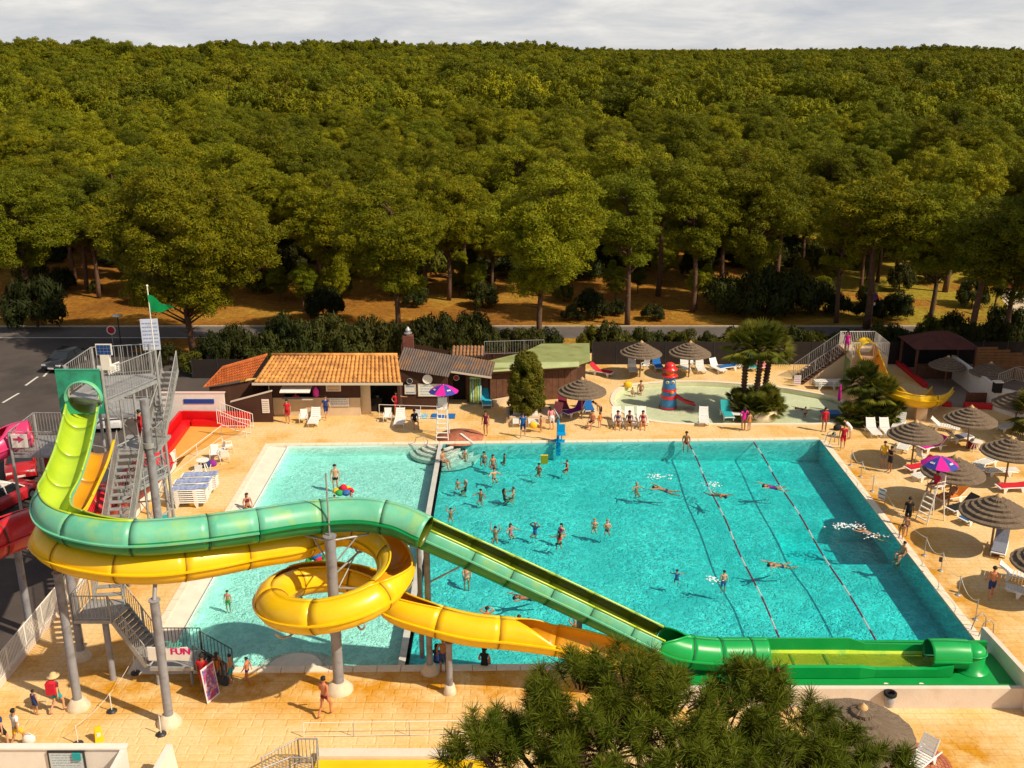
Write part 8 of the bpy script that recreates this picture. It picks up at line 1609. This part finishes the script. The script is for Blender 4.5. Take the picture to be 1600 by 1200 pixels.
person(D(342, 1066), 100, 'stand', 'child with long hair queueing beside the lifeguard', [('suit', 'orange')], k=.82, skin=0, long=1, hair=1); person(D(362, 1068), 170, 'stand', 'boy in turquoise shorts queueing at the slide stairs', [('short', 'teal')], k=.80, skin=0); person(D(388, 1068), 160, 'walk', 'boy in navy trunks last in the queue', [('brief', 'navy')], k=.72, skin=3)
person(D(92, 1113), 60, 'walk', 'woman in a cream hat with a red backpack and pale skirt', [('shirt', 'maroon'), ('dress', 'teal')], skin=1, long=1, hair=3); person(D(57, 1117), 70, 'stand', 'little girl in a navy dress beside the woman with the red backpack', [('dress', 'navy')], k=.66, skin=0)
bp0 = D(92, 1113); mb = MB(); mb.box((0, 0, 0), (.36, .2, .5)); mb.lathe([(.17, .24), (.12, .32), (.02, .34)], n=12, sy=.6); o = mb.build('backpack', cm('red')); o.location = bp0 + Vector((-.05, -.2, 1.25)); tag(o, 'red backpack on the back of the woman in the hat', 'backpack')
mb = MB(); mb.lathe([(.24, 0), (.24, .02), (.13, .04), (.12, .13), (.05, .17)], n=16); o = mb.build('sun_hat', mat('straw', (.62, .45, .22), .8)); o.location = bp0 + Vector((0, 0, 1.66)); tag(o, 'cream sun hat worn by the woman with the backpack', 'hat')
person(D(30, 1166), 60, 'walk', 'boy in neon yellow shorts with a blue and white shirt at the bottom left', [('shirt', 'white'), ('short', 'yellow')], skin=0, k=.95); person(D(4, 1170), 70, 'walk', 'person in navy cut off at the bottom left edge', [('shirt', 'navy'), ('short', 'black')], skin=1)
bag(46, 1160, 'white', 'white carrier bag beside the boy in yellow shorts', .26, .1)
person(D(509, 1119), 60, 'walk', 'tanned man in dark trunks walking over the near paving', [('brief', 'maroon')], skin=3, k=1.04)
person(D(693, 1052), 90, 'stand', 'tall tanned man standing between the two thin columns at the near pool edge', [('short', 'navy')], skin=2); person(D(757, 1040), 80, 'sit', 'woman in a black and white swimsuit sitting on the near pool edge', [('suit', 'black')], skin=3, long=1); person(D(683, 1035), 80, 'sit', 'woman sitting at the near pool edge left of the tall man', [('suit', 'navy')], skin=0, long=1)
person(D(648, 667), 290, 'sit', 'person in black sitting on a white chair near the white railing', [('shirt', 'black')], skin=0, dz=.38)
person(G(1449, 808, 0.0), 200, 'sit', 'lifeguard sitting in the tall chair under the pink and blue umbrella', [('shirt', 'red')], skin=2).location = Vector(gch.location) + Vector((.0, 0, 2.06))
person(D(1484, 783), 200, 'recl', 'sunbather lying back on a lounger beside the lifeguard chair', [('brief', 'maroon')], skin=0, dz=.36)
person(D(1016, 560), 250, 'stand', 'person in pink standing behind the left fence parasol', [('shirt', 'magenta')], skin=0); person(D(387, 793), 300, 'sit', 'long haired woman sitting on the left edge of the shallow pool', [('bra', 'maroon'), ('brief', 'maroon')], skin=0, hair=1, long=1)
person(G(692, 722, .03), 330, 'sit', 'person sitting on the divider between shallow and deep water', [('brief', 'navy')], skin=0)
person(D(1072, 694), 260, 'sit', 'person sitting at the far pool edge by the left lane rope', [('brief', 'navy')], skin=2)
# wading pool
person(G(1001, 612, -.2), 250, 'sit', 'adult sitting at the left end of the wading pool', [('brief', 'navy')], skin=0); person(G(988, 616, -.2), 290, 'sit', 'toddler sitting in the wading pool beside an adult', [('brief', 'green')], k=.6, skin=0)
person(G(1248, 638, -.12), 200, 'swim', 'child splashing flat in the middle of the wading pool', [('brief', 'navy')], k=.7, skin=0); person(G(1257, 657, -.6), 90, 'stand', 'child dipping at the near rim of the wading pool', [('brief', 'navy')], k=.6, skin=0)
# shallow pool
wader(524, 752, 275, 'stand', 'broad man in black trunks standing in the shallow pool', [('brief', 'black')], depth=.62, skin=1, k=1.06)
wader(549, 778, 200, 'out', 'child holding the coloured float in the shallow pool', [('suit', 'navy')], depth=.95, k=.72, skin=0); wader(523, 779, 0, 'stand', 'child almost submerged left of the coloured float', [], depth=1.3, k=.72, skin=0); wader(356, 938, 270, 'stand', 'small child alone in the near shallow pool', [('short', 'green')], depth=.85, k=.68, skin=0)
q = wp(537, 772); fl_ = thing('pool_float', 'inflatable flower float in red, yellow and green in the shallow pool', 'float', (q.x, q.y, WATER)); 
for i, c in enumerate(('red', 'yellow', 'green', 'yellow', 'green', 'blue')): a = R(60 * i); mb = MB(); mb.ball((q.x + .38 * math.cos(a), q.y + .3 * math.sin(a), WATER + .2), .26, sc=(1, 1, .7)); mb.build('petal', cm(c), fl_)
mb = MB(); mb.ball((q.x, q.y, WATER + .38), .24); mb.build('float_centre', cm('red'), fl_)
q = wp(495, 878); fl_ = thing('pool_float', 'blue and red ring float with a green base behind the yellow spiral', 'float', (q.x, q.y, WATER)); mb = MB(); mb.tube([(q.x + .45 * math.cos(a), q.y + .45 * math.sin(a), WATER + .08) for a in [R(x) for x in range(0, 361, 24)]], .14, n=8); mb.build('ring', cm('green'), fl_); mb = MB(); mb.ball((q.x, q.y, WATER + .35), .28); mb.build('canopy', cm('blue'), fl_); mb = MB(); mb.ball((q.x + .1, q.y - .1, WATER + .2), .22); mb.build('seat', cm('red'), fl_)
# deep pool
W_ = [(726, 706, 260, 'stand', 'child nearest the far corner steps in the deep pool', [], .98, .8, 0), (756, 711, 250, 'stand', 'long haired bather left of three in a row near the far edge', [('brief', 'navy')], 1.0, 1, 1), (770, 718, 280, 'stand', 'bather in the middle of three near the far edge', [('brief', 'red')], .9, 1, 1), (788, 711, 200, 'stand', 'child right of three bathers near the far edge', [], 1.1, .8, 0),
 (772, 738, 290, 'out', 'bather wading with bent arms below the three near the far edge', [('brief', 'navy')], .95, 1, 0), (715, 753, 260, 'stand', 'small child beside a bather near the divider', [], .95, .7, 0), (727, 751, 180, 'out', 'dark haired bather beside the small child near the divider', [('suit', 'black')], 1.2, 1, 1), (751, 768, 250, 'out', 'man with arms forward left of a close couple', [], 1.1, 1, 0),
 (788, 764, 0, 'out', 'left one of a couple facing each other in the water', [('suit', 'black')], 1.25, .95, 1), (802, 765, 180, 'out', 'right one of a couple facing each other in the water', [], 1.1, 1, 0), (704, 797, 270, 'up', 'child raising both arms by the divider', [], 1.1, .85, 0), (774, 827, 260, 'up', 'bather throwing both arms up in the middle of the pool', [], 1.1, 1, 0),
 (798, 822, 300, 'out', 'pale bather stretching an arm beside the one throwing arms up', [('suit', 'pink')], 1.1, .95, 1), (836, 820, 240, 'headh', 'bather in blue shorts hands on head in mid pool', [('suit', 'blue')], 1.1, .95, 0), (877, 824, 240, 'stand', 'taller bather in pink of a pair wading close together', [('bra', 'magenta')], 1.0, .95, 1), (874, 840, 100, 'out', 'nearer bather in a bikini of a pair wading close together', [('bra', 'red'), ('brief', 'black')], .85, 1, 1),
 (929, 815, 260, 'fold', 'left one of two fair bathers in mid pool', [('brief', 'white')], 1.05, .9, 0), (949, 818, 270, 'fold', 'right one of two fair bathers in mid pool', [('brief', 'navy')], .98, .95, 0), (842, 729, 250, 'fold', 'bather holding a yellow board', [], 1.0, .95, 0), (886, 722, 200, 'out', 'bather alone below the blue pool lift', [('suit', 'red')], 1.1, .95, 0),
 (995, 756, 290, 'out', 'man standing left of a splashing swimmer', [], 1.15, 1, 0), (729, 895, 90, 'bend', 'red skinned bather beside the bearer of the green slide', [], .95, 1, 0), (761, 956, 90, 'headh', 'man with hands on his head near the yellow slide', [('brief', 'navy')], 1.0, 1.02, 0), (811, 966, 90, 'out', 'bather close behind the yellow slide with raised elbows', [], 1.1, 1, 0),
 (1131, 903, 95, 'stand', 'boy in blue shorts seen from behind at the left lane rope', [('short', 'blue')], .72, .85, 0), (1058, 893, 80, 'out', 'child in a blue top in the middle of the near water', [('suit', 'blue')], 1.1, .75, 0), (1405, 868, 120, 'out', 'child hanging at the right pool edge in the water', [], 1.2, .8, 0), (898, 972, 90, 'up', 'bather between the green and the yellow slide', [], 1.1, .9, 0)]
for i, (x, y, f_, ps, lab, wr, dp, k_, lg_) in enumerate(W_): wader(x, y, f_, 'w_' + ps if ps != 'bend' and lab[:3] != 'boy' else ps, lab, wr, depth=dp, k=k_, skin=(0, 0, 3, 2, 1)[i % 5] if 'fair' not in lab and 'pale' not in lab else 1, long=lg_, hair=(0, 0, 1, 0, 0, 1, 2)[i % 7] if 'fair' not in lab else 3)
for x, y, f_, lab, wr, s_ in ((1031, 761, 170, 'swimmer kicking up a splash right of the standing man', [('brief', 'navy')], 0), (1127, 772, 300, 'swimmer in orange trunks diagonal to the left lane rope', [('brief', 'orange')], 3), (1202, 758, 190, 'swimmer with spread arms between the lane ropes', [('suit', 'purple')], 0), (1211, 880, 200, 'breaststroke swimmer between the ropes in the near half', [('brief', 'navy')], 0), (1352, 828, 150, 'crawl swimmer with a white wake by the right wall', [('brief', 'navy')], 0), (815, 931, 200, 'swimmer with only head and arm showing behind the green slide', [('brief', 'black')], 2)):
    swimmer(x, y, f_, lab, wr, skin=s_)
q = wp(844, 724); mb = MB(); mb.box((0, 0, 0), (.45, .07, .75), M=Matrix.Rotation(.4, 3, 'X')); o = mb.build('swim_board', cm('yellow')); o.location = q + Vector((.25, -.25, .25)); tag(o, 'yellow board held by a bather', 'swim board')
# foam of the splashes
M_foam = mat('foam', (.85, .88, .90), .9)
random.seed(3)
for x, y, w_, n in ((1028, 744, .7, 50), (1112, 758, .6, 35), (1325, 822, 1.2, 90), (1365, 838, .7, 30), (1114, 905, .4, 30)):
    q = wp(x, y); mb = MB()
    for i in range(n): a = Vector((random.gauss(0, w_ * .5), random.gauss(0, .22), 0)); mb.ball(q + a + Vector((0, 0, WATER + random.uniform(0, .05))), random.uniform(.02, .06), 5, 3, sc=(1.5, 1, .4))
    o = mb.build('splash_foam', M_foam); o['kind'] = 'stuff'
# labels stay within sixteen words
for o in C.objects:
    l_ = o.get('label')
    if l_ and len(l_.split()) > 16: o['label'] = ' '.join(l_.split()[:16])
